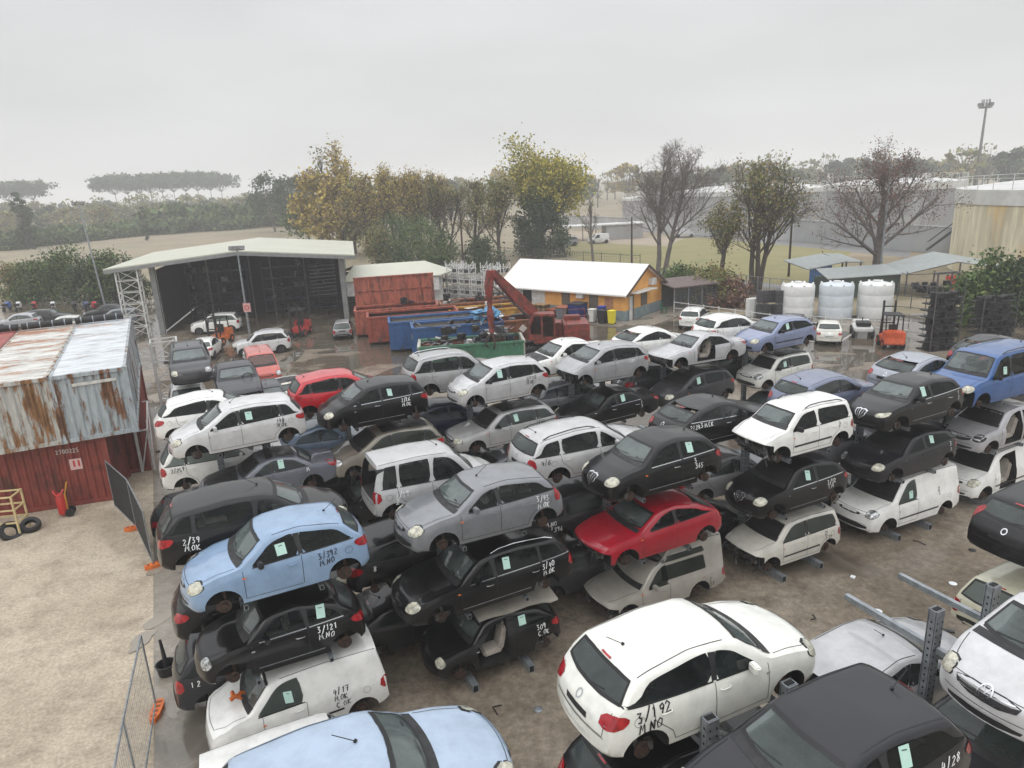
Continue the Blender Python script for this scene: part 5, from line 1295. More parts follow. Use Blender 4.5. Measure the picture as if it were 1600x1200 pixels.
def bin_(u, v, col, lid, label, w=.55, h=1.05, four=False):
    p = near_house(u, v); r = empty('wheelie_bin', p, R(140), label, 'bin'); bm_ = pbr('bin_%d%d%d' % tuple(int(c*99) for c in col), col, .5); lm_ = pbr('binlid_%d%d%d' % tuple(int(c*99) for c in lid), lid, .5)
    mb = MB(); a, b = w/2, w/2*.8; zs_ = (.06, h)
    mb.add([(-b, -b, .06), (b, -b, .06), (b, b, .06), (-b, b, .06), (-a, -a, h), (a, -a, h), (a, a, h), (-a, a, h)], [(3, 2, 1, 0), (4, 5, 6, 7), (0, 1, 5, 4), (1, 2, 6, 5), (2, 3, 7, 6), (3, 0, 4, 7)]); mb.build('bin_body', bm_, r, bevel=.03)
    mb = MB(); mb.box((0, 0, h+.04), (w*1.08, w*1.1, .07)); mb.bar((-w*.4, -w*.58, h), (w*.4, -w*.58, h), .05); mb.build('lid', lm_, r, bevel=.02)
    mb = MB(); mb.cyl((-w*.4, -w*.4, .09), (w*.4, -w*.4, .09), .09, 10); mb.build('wheel', RUB, r)
    return r
bin_(.3, -1.6, (.72, .62, .03), (.72, .62, .03), 'yellow wheelie bin at the corner of the ochre building')
bin_(1.1, -1.7, (.02, .02, .022), (.03, .03, .03), 'black wheelie bin beside the yellow one', .7)
bin_(2.1, -1.7, (.62, .62, .58), (.66, .66, .62), 'white wheelie bin left of the black one')
bin_(1.6, -1.0, (.02, .04, .25), (.03, .06, .40), 'blue wheelie bin behind the white one', .55, 1.2)
bin_(3.9, -1.2, (.015, .03, .16), (.02, .02, .025), 'large dark blue waste container with black lid', 1.25, 1.35)
bin_(5.3, -1.2, (.16, .17, .19), (.35, .12, .07), 'grey crate shaped bin with red brown load left of the blue container', 1.15, .95)
bin_(6.6, -1.0, (.42, .11, .05), (.30, .09, .05), 'small orange red box by the wooden pallets', .8, .6)
WOOD = pbr('pallet_wood', (.42, .27, .13), .8, var=.4, vscale=6)
for k in range(8):
    mb = MB()
    for j in range(5): mb.box((0, -.4+j*.2, .11), (1.15, .13, .025)); mb.box((0, -.4+j*.2, .0), (1.15, .10, .02)) if j % 2 == 0 else None
    for j in (-.5, 0, .5): mb.box((j, 0, .055), (.10, .95, .09))
    o = mb.build('wooden_pallet', WOOD if k % 3 else PARTC[3]); p = near_house(7.6+.04*(k % 3), -1.3); o.location = (p.x, p.y, p.z+k*.135+.01); o.rotation_euler.z = R(140+3*(k % 2))
    tag(o, 'wooden pallet in the stack against the ochre wall', 'pallet', 'stack of wooden pallets')
mb = MB(); mb.box((0, 0, 0), (1.2, .05, 1.2)); 
for j in range(4): mb.box((0, -.04, -.45+j*.3), (1.2, .03, .09))
o = mb.build('leaning_pallet', pbr('fresh_pallet_wood', (.62, .40, .16), .7)); p = near_house(8.9, -1.6); o.location = (p.x, p.y, .72); o.rotation_euler = (R(-16), 0, R(140)); tag(o, 'bright wooden pallet leaning upright beside the pallet stack', 'pallet')
ch = empty('plastic_chair', near_house(-1.3, 4.3), R(60), 'green plastic chair by the gable wall', 'chair'); gm = pbr('green_plastic', (.03, .12, .07), .5)
mb = MB(); mb.box((0, 0, .44), (.48, .46, .04)); mb.build('seat', gm, ch)
mb = MB(); mb.box((0, .22, .70), (.48, .04, .46)); mb.build('backrest', gm, ch)
for x0 in (-.2, .2):
    for y0 in (-.2, .2): mb = MB(); mb.bar((x0, y0, 0), (x0, y0, .44), .05); mb.build('leg', gm, ch)
# dark heap in front of the sliding doors
mb = MB(); rb = random.Random(8)
for k in range(40): gear(mb, (rb.uniform(-1.8, 1.8), rb.uniform(-.6, .6), rb.uniform(.2, 1.1)), .7, rb)
o = mb.build('tyre_heap', RUB); p = near_house(12.2, -1.6); o.location = p; o.rotation_euler.z = R(140); tag(o, 'dark heap of tyres and parts in front of the white sliding doors', 'heap')
# ------------------------------------------------------------------ white stillages
def stillage():
    r = empty('steel_stillage', (0, 0, 0)); w, d, h = 1.3, 1.0, 1.0
    for x in (-w/2, w/2):
        for y in (-d/2, d/2): mb = MB(); mb.bar((x, y, 0), (x, y, h), .075); mb.build('post', WHITEM, r)
    mb = MB()
    for z in (.08, h*.55):
        for x in (-w/2, w/2): mb.bar((x, -d/2, z), (x, d/2, z), .05)
        for y in (-d/2, d/2): mb.bar((-w/2, y, z), (w/2, y, z), .05)
    mb.bar((-w/2, -d/2, .08), (-w/2, d/2, h*.95), .035); mb.bar((w/2, -d/2, .08), (w/2, d/2, h*.95), .035); mb.build('rail', WHITEM, r)
    mb = MB(); rnd = random.Random(2)
    for k in range(3): gear(mb, (rnd.uniform(-.4, .4), rnd.uniform(-.25, .25), .3), .5, rnd)
    mb.build('load', PARTC[1], r)
    return r
st0 = stillage(); first = True
for i in range(5):
    for j in range(2):
        for k in range(4 if (i+j) % 3 else 3):
            o = st0 if first else copytree(st0); first = False
            o.location = Vector((-6.3, 71.5, k*1.03+.02))+Matrix.Rotation(R(-38), 3, 'Z') @ Vector((i*1.55, j*1.5, 0)); o.rotation_euler.z = R(-38)
            tag(o, 'white steel stillage in the tall stacks left of the ochre building', 'stillage', 'stacked white steel stillages')
# ------------------------------------------------------------------ tanks, pen, sheds on the right
TW = pbr('white_polyethylene', (.74, .74, .72), .45, col2=(.66, .67, .66), vscale=2)
TB = pbr('bluish_polyethylene', (.62, .67, .71), .45, col2=(.56, .61, .66), vscale=2)
for i, (x, y) in enumerate(((23.3, 56.6), (26.15, 56.0), (29.0, 55.4))):
    r = empty('storage_tank', (x, y, 0), 0, ('white upright storage tank, left of three', 'bluish white storage tank between two others', 'white upright storage tank nearest the lamp post, right of three')[i], 'tank', 'upright plastic storage tanks')
    mb = MB(); rr = 1.28; mb.lathe([(rr*.98, 0), (rr, .05), (rr, .9), (rr*.995, .92), (rr, .94), (rr, 1.8), (rr*.995, 1.82), (rr, 1.84), (rr, 2.5), (rr*.97, 2.62), (rr*.5, 2.76), (.3, 2.78)], n=40); mb.build('tank_shell', TB if i == 1 else TW, r, smooth=R(40))
    mb = MB(); mb.cyl((0, 0, 2.77), (0, 0, 2.9), .28, 16); mb.build('lid', TW, r, smooth=R(40))
    mb = MB()
    for k in range(8): a = k*PI/4; mb.bar((rr*.9*math.cos(a), rr*.9*math.sin(a), 2.64), (rr*.98*math.cos(a), rr*.98*math.sin(a), 2.74), .14, .1)
    mb.build('lifting_lug', TW, r)
pen = empty('chain_link_pen', at(1053, 489), R(22), 'small grey roofed chain link pen beside the ochre building', 'pen')
MESH = pbr('mesh_shade', (.09, .09, .09), .7, var=.3)
mb = MB(); slab(mb, [(-.2, -.3, 2.25), (4.6, -.3, 2.25), (4.6, 3.2, 2.55), (-.2, 3.2, 2.55)], .1); mb.build('roof', pbr('rusty_roof_sheet', (.16, .12, .11), .7, var=.3), pen)
mb = MB(); mb.box((2.2, 2.9, 1.1), (4.4, .06, 2.2)); mb.box((4.4, 1.4, 1.1), (.06, 3, 2.2)); mb.build('back_panel', MESH, pen)
for x in (0, 1.5, 2.9, 4.4):
    mb = MB(); mb.bar((x, 0, 0), (x, 0, 2.2), .07); mb.build('post', GALV, pen)
for x in range(18):
    pass
mb = MB()
for i in range(34): mb.bar((i*.13, 0, .05), (i*.13, 0, 2.2), .012)
for i in range(17): mb.bar((0, 0, .05+i*.13), (4.4, 0, .05+i*.13), .012)
mb.build('wire_mesh', GALV, pen)
def fence(p, q, h, n, label, name='rail_fence', rails=(.5, 1.0), mat=WHITEM, mesh=0, post=.06):
    p = Vector(p); q = Vector(q); r = empty(name, p, math.atan2(q.y-p.y, q.x-p.x), label, 'fence'); L = (q-p).length
    for i in range(n+1): mb = MB(); mb.bar((L*i/n, 0, 0), (L*i/n, 0, h), post); mb.build('post', mat, r)
    for z in rails: mb = MB(); mb.bar((0, 0, z), (L, 0, z), .05); mb.build('rail', mat, r)
    if mesh:
        mb = MB(); k = int(L/mesh)
        for i in range(k): mb.bar((i*mesh, 0, .03), (i*mesh, 0, h-.03), .012)
        for i in range(int(h/mesh)): mb.bar((0, 0, .05+i*mesh), (L, 0, .05+i*mesh), .012)
        mb.build('wire_mesh', mat, r)
    return r
fence(at(1053, 490), at(1260, 520), 1.1, 8, 'white pipe railing behind the white parked cars')
fence(at(1240, 512), at(1420, 527), 1.2, 7, 'white pipe railing in front of the storage tanks')
fence(at(1040, 447), at(1240, 472), 2.0, 12, 'grey mesh fence behind the pen along the lawn', rails=(.1, 1.95), mat=GALV, mesh=.35, name='mesh_fence')
fence(at(640, 397), at(1000, 425), 2.2, 16, 'tall dark bar fence behind the ochre building', rails=(.2, 2.0), mat=STEEL, mesh=.4, name='mesh_fence')
fence(at(1400, 480), at(1600, 500), 2.0, 8, 'dark mesh fence behind the black pallet stacks', rails=(.1, 1.0, 1.95), mat=STEEL, name='mesh_fence')
cabn = empty('meter_cabinet', at(1176, 494), R(15), 'pale electrical cabinet beside the dark cage tanks', 'cabinet')
mb = MB(); mb.box((0, 0, .75), (1.1, .5, 1.5)); mb.build('cabinet_body', TW, cabn, bevel=.03)
mb = MB(); mb.box((0, -.26, .8), (.02, .02, 1.3)); mb.build('door_gap', RUB, cabn)
for k in range(4):
    p = at(1193+(k % 2)*22, 496); r = empty('caged_tank', Vector((p.x, p.y, 1.15*(k//2))), R(15), ('dark caged liquid tank, lower left of four', 'dark caged liquid tank, lower right of four', 'dark caged liquid tank, upper left of four', 'dark caged liquid tank, upper right of four')[k], 'caged tank', 'dark caged tanks')
    mb = MB(); mb.box((0, 0, .6), (1.0, .95, .95)); mb.build('tank_shell', PARTC[1], r, bevel=.08)
    mb = MB()
    for i in range(5):
        mb.bar((-.54+i*.27, -.52, .1), (-.54+i*.27, -.52, 1.12), .03); mb.bar((-.55, -.52, .15+i*.24), (.55, -.52, .15+i*.24), .03)
    mb.build('cage', STEEL, r)
# blue hut with lean roof, green cabin, far canopy
hut = empty('blue_hut', at(1268, 447), R(20), 'blue corrugated hut with slanted grey canopy behind the tanks', 'hut')
BLU = pbr('blue_sheet_metal', (.06, .16, .36), .5, var=.2)
mb = MB(); mb.add(*corr((-1.5, -1.2, 0), (1.3, -1.2, 0), 0, 2.1, .05, .25, (0, -1, 0))); mb.add(*corr((1.3, -1.2, 0), (1.3, 1.2, 0), 0, 2.1, .05, .25, (1, 0, 0))); mb.build('wall', BLU, hut, recalc=False)
GROOF = pbr('grey_green_roof', (.34, .37, .36), .5, var=.15)
mb = MB(); slab(mb, [(-1.9, -1.4, 2.0), (3.0, -1.4, 2.4), (2.8, 2.0, 2.9), (-2.0, 2.0, 2.6)], .1); mb.build('roof', GROOF, hut)
mb = MB(); slab(mb, [(3.1, -1.0, 2.3), (5.4, -1.2, 2.1), (5.4, 2.0, 2.7), (3.1, 2.0, 2.9)], .1); mb.build('roof', GROOF, hut)
for x in (2.8, 3.3, 5.2): mb = MB(); mb.bar((x, -1.0, 0), (x, -1.0, 2.2), .12); mb.build('post', STEEL, hut)
gc = empty('green_cabin', at(1290, 468), R(8), 'low dark green cabin with pale roof behind the storage tanks', 'cabin')
GRC = pbr('dark_green_cabin', (.05, .075, .06), .6, var=.2)
mb = MB(); mb.box((3.6, 1, .95), (7.2, 2.2, 1.9)); mb.build('cabin_body', GRC, gc)
mb = MB(); slab(mb, [(-.2, -.4, 1.95), (7.4, -.4, 1.95), (7.2, 2.4, 2.5), (.3, 2.4, 2.5)], .08); mb.build('roof', GROOF, gc)
cn = empty('far_canopy', at(1442, 458), R(-3), 'open canopy with grey green pitched roof sheltering black machinery', 'canopy')
mb = MB(); slab(mb, [(-2.2, 4, 2.2), (2.6, 4, 3.3), (2.2, -1, 2.9), (-2.2, -1, 2.0)], .08); mb.build('roof', GROOF, cn)
mb = MB(); slab(mb, [(2.6, 4, 3.3), (7.6, 4, 2.3), (7.2, -1, 2.0), (2.2, -1, 2.9)], .08); mb.build('roof', GROOF, cn)
for x in (-2.0, 0.4, 2.6, 4.9, 7.0): mb = MB(); mb.bar((x, -.8, 0), (x, -.8, 2.85 if 1 < x < 4 else 2.15), .10); mb.build('post', STEEL, cn)
mb = MB(); mb.bar((-2.2, -1, 1.95), (2.3, -1, 2.85), .07); mb.bar((2.3, -1, 2.85), (7.2, -1, 1.95), .07); mb.bar((-2.2, -1, 1.9), (7.2, -1, 1.9), .07); mb.build('truss', STEEL, cn)
rb = random.Random(4)
for k, (px, lab, mm) in enumerate(((1440, 'dark machine with yellow drum under the far canopy', PARTC[0]), (1465, 'black machine under the middle of the far canopy', PARTC[0]), (1487, 'red machine under the far canopy', pbr('machine_red', (.5, .06, .04), .5)))):
    mb = MB()
    for j in range(9): gear(mb, (rb.uniform(-.9, .9) if k < 2 else rb.uniform(-.2, .2), rb.uniform(-.4, .4), rb.uniform(.3, 1.6 if k == 2 else 1.1)), .6, rb)
    o = mb.build('garden_machine', mm); o.location = at(px, 462); tag(o, lab, 'machine')
# black stacks of pallets and axles
for k, (px, py, hh, lab) in enumerate(((1463, 545, 4.0, 'tall black stack of crates topped with a small frame'), (1545, 528, 3.2, 'wide black stack of crates in front of the bush'))):
    p = at(px, py); r = empty('crate_stack', p, R(10), lab, 'stack')
    w_ = 2.0 if k == 0 else 2.6
    for i in range(int(hh/.42)):
        mb = MB(); z = i*.42
        mb.box((rb.uniform(-.06, .06), 0, z+.03), (w_, 1.2, .06))
        for j in range(9): gear(mb, (-w_/2+.2+j*(w_-.4)/8, rb.uniform(-.45, .1), z+.22), .46, rb)
        mb.build('crate', PLAS if i % 2 else RUB, r)
    mb = MB()
    for x in (-w_/2, w_/2): mb.bar((x, -.6, 0), (x, -.6, hh+(.5 if k == 0 else 0)), .05)
    if k == 0: mb.bar((-.5, 0, hh-.2), (-.5, 0, hh+.9), .08); mb.bar((.5, 0, hh-.2), (.5, 0, hh+.9), .08); mb.bar((-.8, 0, hh+.9), (.8, 0, hh+.9), .14)
    mb.build('frame', STEEL, r)
# forklifts
def forklift(pos, rz, col, label):
    r = empty('forklift', pos, rz, label, 'forklift'); m = pbr('fork_%d' % int(col[0]*99), col, .4, var=.3)
    mb = MB(); mb.box((-.75, 0, .75), (.75, 1.25, .85)); mb.prism([(-1.2, .4), (-.5, .4), (-.5, 1.25), (-1.05, 1.15)], -.6, .6); mb.box((.1, 0, .50), (1.5, 1.15, .45)); mb.build('counterweight', m, r, bevel=.05)
    mb = MB()
    for y in (-.5, .5):
        mb.bar((.75, y, .7), (.45, y, 2.15), .07); mb.bar((-.7, y, 1.2), (-.6, y, 2.15), .07)
    mb.build('guard_post', RUB, r)
    mb = MB(); mb.box((-.07, 0, 2.18), (1.2, 1.1, .06)); mb.build('overhead_guard', RUB, r)
    mb = MB(); mb.box((-.1, 0, 1.0), (.5, .5, .12)); mb.box((-.35, 0, 1.3), (.1, .5, .5)); mb.build('seat', RUB, r)
    for y in (-.35, .35): mb = MB(); mb.bar((1.0, y, .1), (1.0, y, 2.9), .12, .10); mb.build('mast_rail', PLAS, r)
    for z in (.4, 1.4, 2.5): mb = MB(); mb.bar((1.02, -.35, z), (1.02, .35, z), .07); mb.build('mast_crossbar', PLAS, r)
    for y in (-.28, .28): mb = MB(); mb.bar((1.1, y, .12), (2.1, y, .12), .10, .04); mb.build('fork', STEEL, r)
    for x in (.65, -.75):
        for y in (-.55, .55): mb = MB(); mb.cyl((x, y-.12, .32), (x, y+.12, .32), .32, 18); w = mb.build('wheel', RUB, r, smooth=R(40)); mb = MB(); mb.cyl((x, y-.13, .32), (x, y+.13, .32), .15, 12); mb.build('rim', m, w, smooth=R(40))
    return r
forklift(at(1390, 541), R(75), (.62, .10, .03), 'orange red forklift beside the storage tanks')
forklift(at(345, 537), R(262), (.66, .18, .05), 'orange forklift with grey cab roof at the hangar front')
forklift(at(470, 524), R(265), (.50, .06, .05), 'red forklift with lowered mast at the hangar front')
ct = empty('utility_cart', at(1346, 524), R(70), 'small white utility cart with black deck beside the orange red forklift', 'cart')
mb = MB(); mb.box((0, 0, .62), (2.2, 1.2, .30)); mb.box((.8, 0, .85), (.5, 1.1, .3)); mb.build('cart_body', TW, ct, bevel=.06)
mb = MB(); mb.box((-.4, 0, .95), (.9, .9, .25)); mb.bar((.3, 0, .9), (.1, 0, 1.3), .05); mb.build('engine_deck', RUB, ct)
for x in (-.75, .75):
    for y in (-.6, .6): mb = MB(); mb.cyl((x, y-.1, .3), (x, y+.1, .3), .3, 16); mb.build('wheel', RUB, ct, smooth=R(40))
# lamp posts
def lamp(p, h, label, heads=2, lean=(0, 0)):
    r = empty('lamp_post', p, 0, label, 'lamp post'); mb = MB(); mb.tube([(0, 0, 0), (lean[0], lean[1], h)], .11, 10, r2=.06); mb.build('pole', GALV, r, smooth=R(40))
    mb = MB(); mb.bar((lean[0]-.5, lean[1], h-.1), (lean[0]+.5, lean[1], h-.1), .06); mb.build('crossarm', GALV, r)
    for k in range(heads):
        x = lean[0]-.45+.9*k/max(1, heads-1); mb = MB(); mb.box((x, lean[1]-.1, h+.08), (.42, .14, .34), M=Matrix.Rotation(R(-25), 3, 'X')); mb.build('floodlight', STEEL, r)
    return r
lamp(at(165, 481), 11.3, 'tall leaning floodlight pole behind the parked cars at the left', 2, (-.9, .5))
lamp(at(390, 520), 7.2, 'floodlight pole standing in front of the hangar gable', 4)
lamp(at(1373, 452), 11.6, 'tall grey lamp post in front of the reddish bare tree', 1)
mb = MB(); mb.box((0, 0, 0), (.62, .04, .75)); o = mb.build('warning_sign', pbr('pale_red_sign', (.62, .35, .33), .5)); p = at(387, 480, 2.3); o.location = p+Vector((0, -.2, 0)); tag(o, 'small red and white warning sign on the hangar pole', 'sign')
mb = MB(); mb.tube([(.18*math.cos(a), 0, .18*math.sin(a)) for a in np.linspace(0, 2*PI, 17)], .03, 5); t_ = mb.build('sign_ring', pbr('sign_red', (.45, .02, .02), .5), o); t_.location = (0, -.03, 0)
# utility pole and orange marker
for px, py, h, lab in ((987, 420, 6.5, 'brown wooden pole behind the ochre building roof'), (1232, 432, 8.0, 'thin rusty pole among the central leafy trees'), (725, 430, 8.5, 'slim grey pole behind the white stillages')):
    mb = MB(); mb.tube([(0, 0, 0), (0, 0, h)], .14, 8, r2=.10); o = mb.build('wooden_pole', RUST if px < 1300 else STEEL, smooth=R(40)); o.location = at(px, py); tag(o, lab, 'pole')
# ------------------------------------------------------------------ near left: fences, trolley, frame
def panel(p, q, h, label, solid=True):
    p = Vector(p); q = Vector(q); r = empty('site_fence', p, math.atan2(q.y-p.y, q.x-p.x), label, 'fence', 'temporary site fence panels'); L = (q-p).length
    for x in (0, L): mb = MB(); mb.tube([(x, 0, .05), (x, 0, h)], .022, 8); mb.build('post', GALV, r)
    for z in (.12, h): mb = MB(); mb.tube([(0, 0, z), (L, 0, z)], .022, 8); mb.build('rail', GALV, r)
    if solid: mb = MB(); mb.box((L/2, .0, h/2+.05), (L-.06, .012, h-.18)); mb.build('shade_cloth', pbr('black_shade_cloth', (.02, .022, .024), .8, var=.4), r)
    else:
        mb = MB(); k = int(L/.15)
        for i in range(k): mb.bar((i*L/k, 0, .12), (i*L/k, 0, h), .005)
        for i in range(8): mb.bar((0, 0, .15+i*.25), (L, 0, .15+i*.25), .005)
        mb.build('wire_mesh', GALV, r)
    return r
A_, B_, C_ = Vector((-15.95, 25.9, 0)), Vector((-14.1, 23.9, 0)), Vector((-12.15, 21.1, 0))
panel(A_, B_, 2.0, 'black clad fence panel against the red container'); panel(B_, C_, 2.0, 'black clad fence panel ending at the orange foot')
D_ = Vector((-8.9, 14.35, 0)); E_ = Vector((-7.9, 11.6, 0)); F_ = Vector((-6.6, 8.2, 0))
panel(D_, E_, 2.0, 'open wire fence panel beside the bottom white van', False); panel(E_, F_, 2.0, 'open wire fence panel nearest the camera', False)
def foot(p, rz, label):
    mb = MB(); poly = chaikin([(-.36, -.12), (.36, -.12), (.36, .12), (-.36, .12)], 1); mb.prism(poly, 0, .13, f=lambda u, v, w: (u, v, w))
    for k in range(4): mb.box((-.24+k*.16, 0, .132), (.08, .12, .006), 1)
    o = mb.build('fence_foot', [ORANGE, pbr('dark_slot', (.25, .07, .02), .7)]); o.location = p; o.rotation_euler.z = rz; tag(o, label, 'fence foot', 'orange plastic fence feet')
foot(B_+Vector((-.05, 0, 0)), R(20), 'orange fence foot between the two black clad panels'); foot(C_+Vector((.1, .0, 0)), R(35), 'orange fence foot at the free end of the black fence'); foot(D_+Vector((.12, -.2, 0)), R(100), 'orange fence foot under the corner of the open wire fence')
ex_ = empty('extinguisher_trolley', at(101, 806), R(20), 'red wheeled fire extinguisher with yellow handle beside the red container', 'fire extinguisher')
XR = pbr('extinguisher_red', (.45, .03, .025), .35)
mb = MB(); mb.lathe([(.12, .08), (.17, .12), (.17, .78), (.12, .90), (.05, .95)], n=20); mb.build('cylinder_body', XR, ex_, smooth=R(40))
mb = MB(); mb.tube([(.15, .05, .1), (.17, .05, .9), (.32, .05, 1.35)], .022, 6); mb.tube([(.15, -.05, .1), (.17, -.05, .9), (.32, -.05, 1.35), (.32, .05, 1.35)], .022, 6); mb.build('handle', pbr('trolley_yellow', (.65, .32, .04), .5), ex_)
for y in (-.16, .16): mb = MB(); mb.cyl((.24, y-.03, .16), (.24, y+.03, .16), .16, 16); mb.build('wheel', RUB, ex_, smooth=R(40))
mb = MB(); mb.tube([(.17*math.cos(a), .10*math.sin(a)-.1, 1.02+.1*math.cos(a*2)) for a in np.linspace(0, 6, 14)], .035, 6); mb.build('hose', XR, ex_)
fr = empty('yellow_frame', at(32, 836), R(187), 'pale yellow steel frame rack at the left edge beside the red container', 'frame'); FY = pbr('pale_yellow_paint', (.62, .50, .26), .5, var=.2)
for x in (0, 1.7):
    for y in (0, -.7): mb = MB(); mb.bar((x, y, 0), (x, y, 1.55), .06); mb.build('leg', FY, fr)
for z in (.5, 1.0, 1.52):
    for y in (0, -.7): mb = MB(); mb.bar((0, y, z), (1.7, y, z), .05); mb.build('rail', FY, fr)
    for x in (0, 1.7): mb = MB(); mb.bar((x, 0, z), (x, -.7, z), .05); mb.build('side_rail', FY, fr)
for k, (px, py, s, lab) in enumerate(((50, 828, .34, 'black tyre lying beside the yellow frame'), (18, 838, .38, 'black tyre under the yellow frame'))):
    mb = MB(); mb.lathe([(s*.55, -.1), (s*.9, -.12), (s, -.05), (s, .05), (s*.9, .12), (s*.55, .1)], n=24); mb.f = mb.f[:-2]; mb.m = mb.m[:-2]; o = mb.build('tyre', RUB, smooth=R(50), recalc=False); o.location = at(px, py)+Vector((0, 0, .2)); o.rotation_euler = (R(25), R(20+30*k), 0); tag(o, lab, 'tyre')
# black plastic part standing near the dark car
st_ = empty('black_bucket_stand', at(262, 1052), R(10), 'black bucket with an upright black plastic strut on the wet concrete', 'bucket')
mb = MB(); mb.lathe([(.20, 0), (.24, .28), (.26, .30), (.22, .30), (.19, .05)], n=24); mb.build('bucket', RUB, st_, smooth=R(40))
mb = MB(); mb.tube([(0, 0, .05), (-.02, .05, .5), (-.05, .08, .95)], .07, 7, r2=.035); mb.build('strut', RUB, st_, smooth=R(40))
# ------------------------------------------------------------------ motorbikes beyond the containers
def moto(pos, rz, col, label):
    r = empty('motorbike', pos, rz, label, 'motorbike', 'motorbikes parked in front of the bushes'); m = pbr('moto_%02d_%02d' % (int(col[0]*99), int(col[2]*99)), col, .3)
    for x in (-.68, .68):
        mb = MB(); mb.lathe([(.20, -.05), (.30, -.06), (.32, 0), (.30, .06), (.20, .05)], n=20); mb.v = [tuple(Matrix.Rotation(R(90), 3, 'X') @ Vector(v)) for v in mb.v]; w = mb.build('wheel', RUB, r, smooth=R(50)); w.location = (x, 0, .32)
    mb = MB(); mb.prism(chaikin([(.75, .75), (.45, 1.15), (.15, 1.0), (.1, .45), (.5, .4)], 1), -.2, .2); mb.build('fairing', m, r, bevel=.03)
    mb = MB(); mb.prism(chaikin([(.2, .95), (-.2, .85), (-.85, 1.0), (-.8, .8), (-.2, .65), (.1, .7)], 1), -.16, .16); mb.build('seat', RUB, r)
    mb = MB(); mb.bar((.35, -.35, 1.1), (.35, .35, 1.1), .04); mb.bar((.68, 0, .35), (.4, 0, 1.1), .07); mb.build('handlebar', STEEL, r)
for k, (px, c, lab) in enumerate(((12, (.05, .12, .4), 'blue motorbike at the far left end of the row'), (30, (.7, .7, .72), 'white motorbike second from the left'), (55, (.5, .03, .03), 'red motorbike left of the white ones'), (85, (.7, .7, .7), 'white motorbike in the middle of the row'), (118, (.03, .03, .04), 'black motorbike between the white and the blue one'), (138, (.05, .08, .2), 'dark blue motorbike near the red one'), (152, (.55, .03, .04), 'red motorbike at the right end of the row'))):
    moto(at(px, 487, 0)+Vector((0, 0, .0)), R(100+7*k), c, lab)
# ================================================================== trees
def leafm(name, col, col2): return pbr('leaf_'+name, tuple(min(.5, c*1.55) for c in col), .7, col2=tuple(c*1.55 for c in col2), vscale=.6, lo=.35, hi=.65, spec=.25)
L_YEL = [leafm('yellow_a', (.32, .24, .03), (.22, .20, .035)), leafm('yellow_b', (.25, .21, .035), (.15, .16, .03)), leafm('yellow_c', (.11, .13, .035), (.07, .09, .025))]
L_OLV = [leafm('olive_a', (.17, .16, .06), (.12, .12, .045)), leafm('olive_b', (.10, .11, .04), (.07, .08, .03)), leafm('olive_c', (.20, .13, .06), (.14, .11, .05))]
L_GRN = [leafm('green_a', (.075, .11, .035), (.05, .08, .025)), leafm('green_b', (.045, .07, .025), (.03, .05, .02)), leafm('green_c', (.11, .14, .045), (.07, .10, .03))]
L_DRK = [leafm('dark_a', (.035, .055, .025), (.025, .04, .018)), leafm('dark_b', (.05, .07, .03), (.03, .045, .02)), leafm('dark_c', (.025, .035, .018), (.02, .03, .015))]
L_RED = [leafm('red_a', (.17, .09, .075), (.09, .05, .04)), leafm('red_b', (.09, .055, .045), (.06, .04, .035)), leafm('red_c', (.17, .09, .06), (.11, .07, .05))]
L_AUT = [leafm('autumn_a', (.34, .24, .05), (.25, .19, .05)), leafm('autumn_b', (.25, .19, .055), (.16, .14, .045)), leafm('autumn_c', (.15, .10, .05), (.11, .09, .045))]
BARK = pbr('bark', (.085, .068, .055), .9, col2=(.05, .04, .034), vscale=2, stretch=(1, 1, .3))
BARKR = pbr('reddish_grey_bark', (.16, .14, .125), .9, col2=(.10, .086, .078), vscale=2)
BARKG = pbr('grey_bark', (.15, .13, .115), .9, col2=(.08, .07, .06), vscale=2)
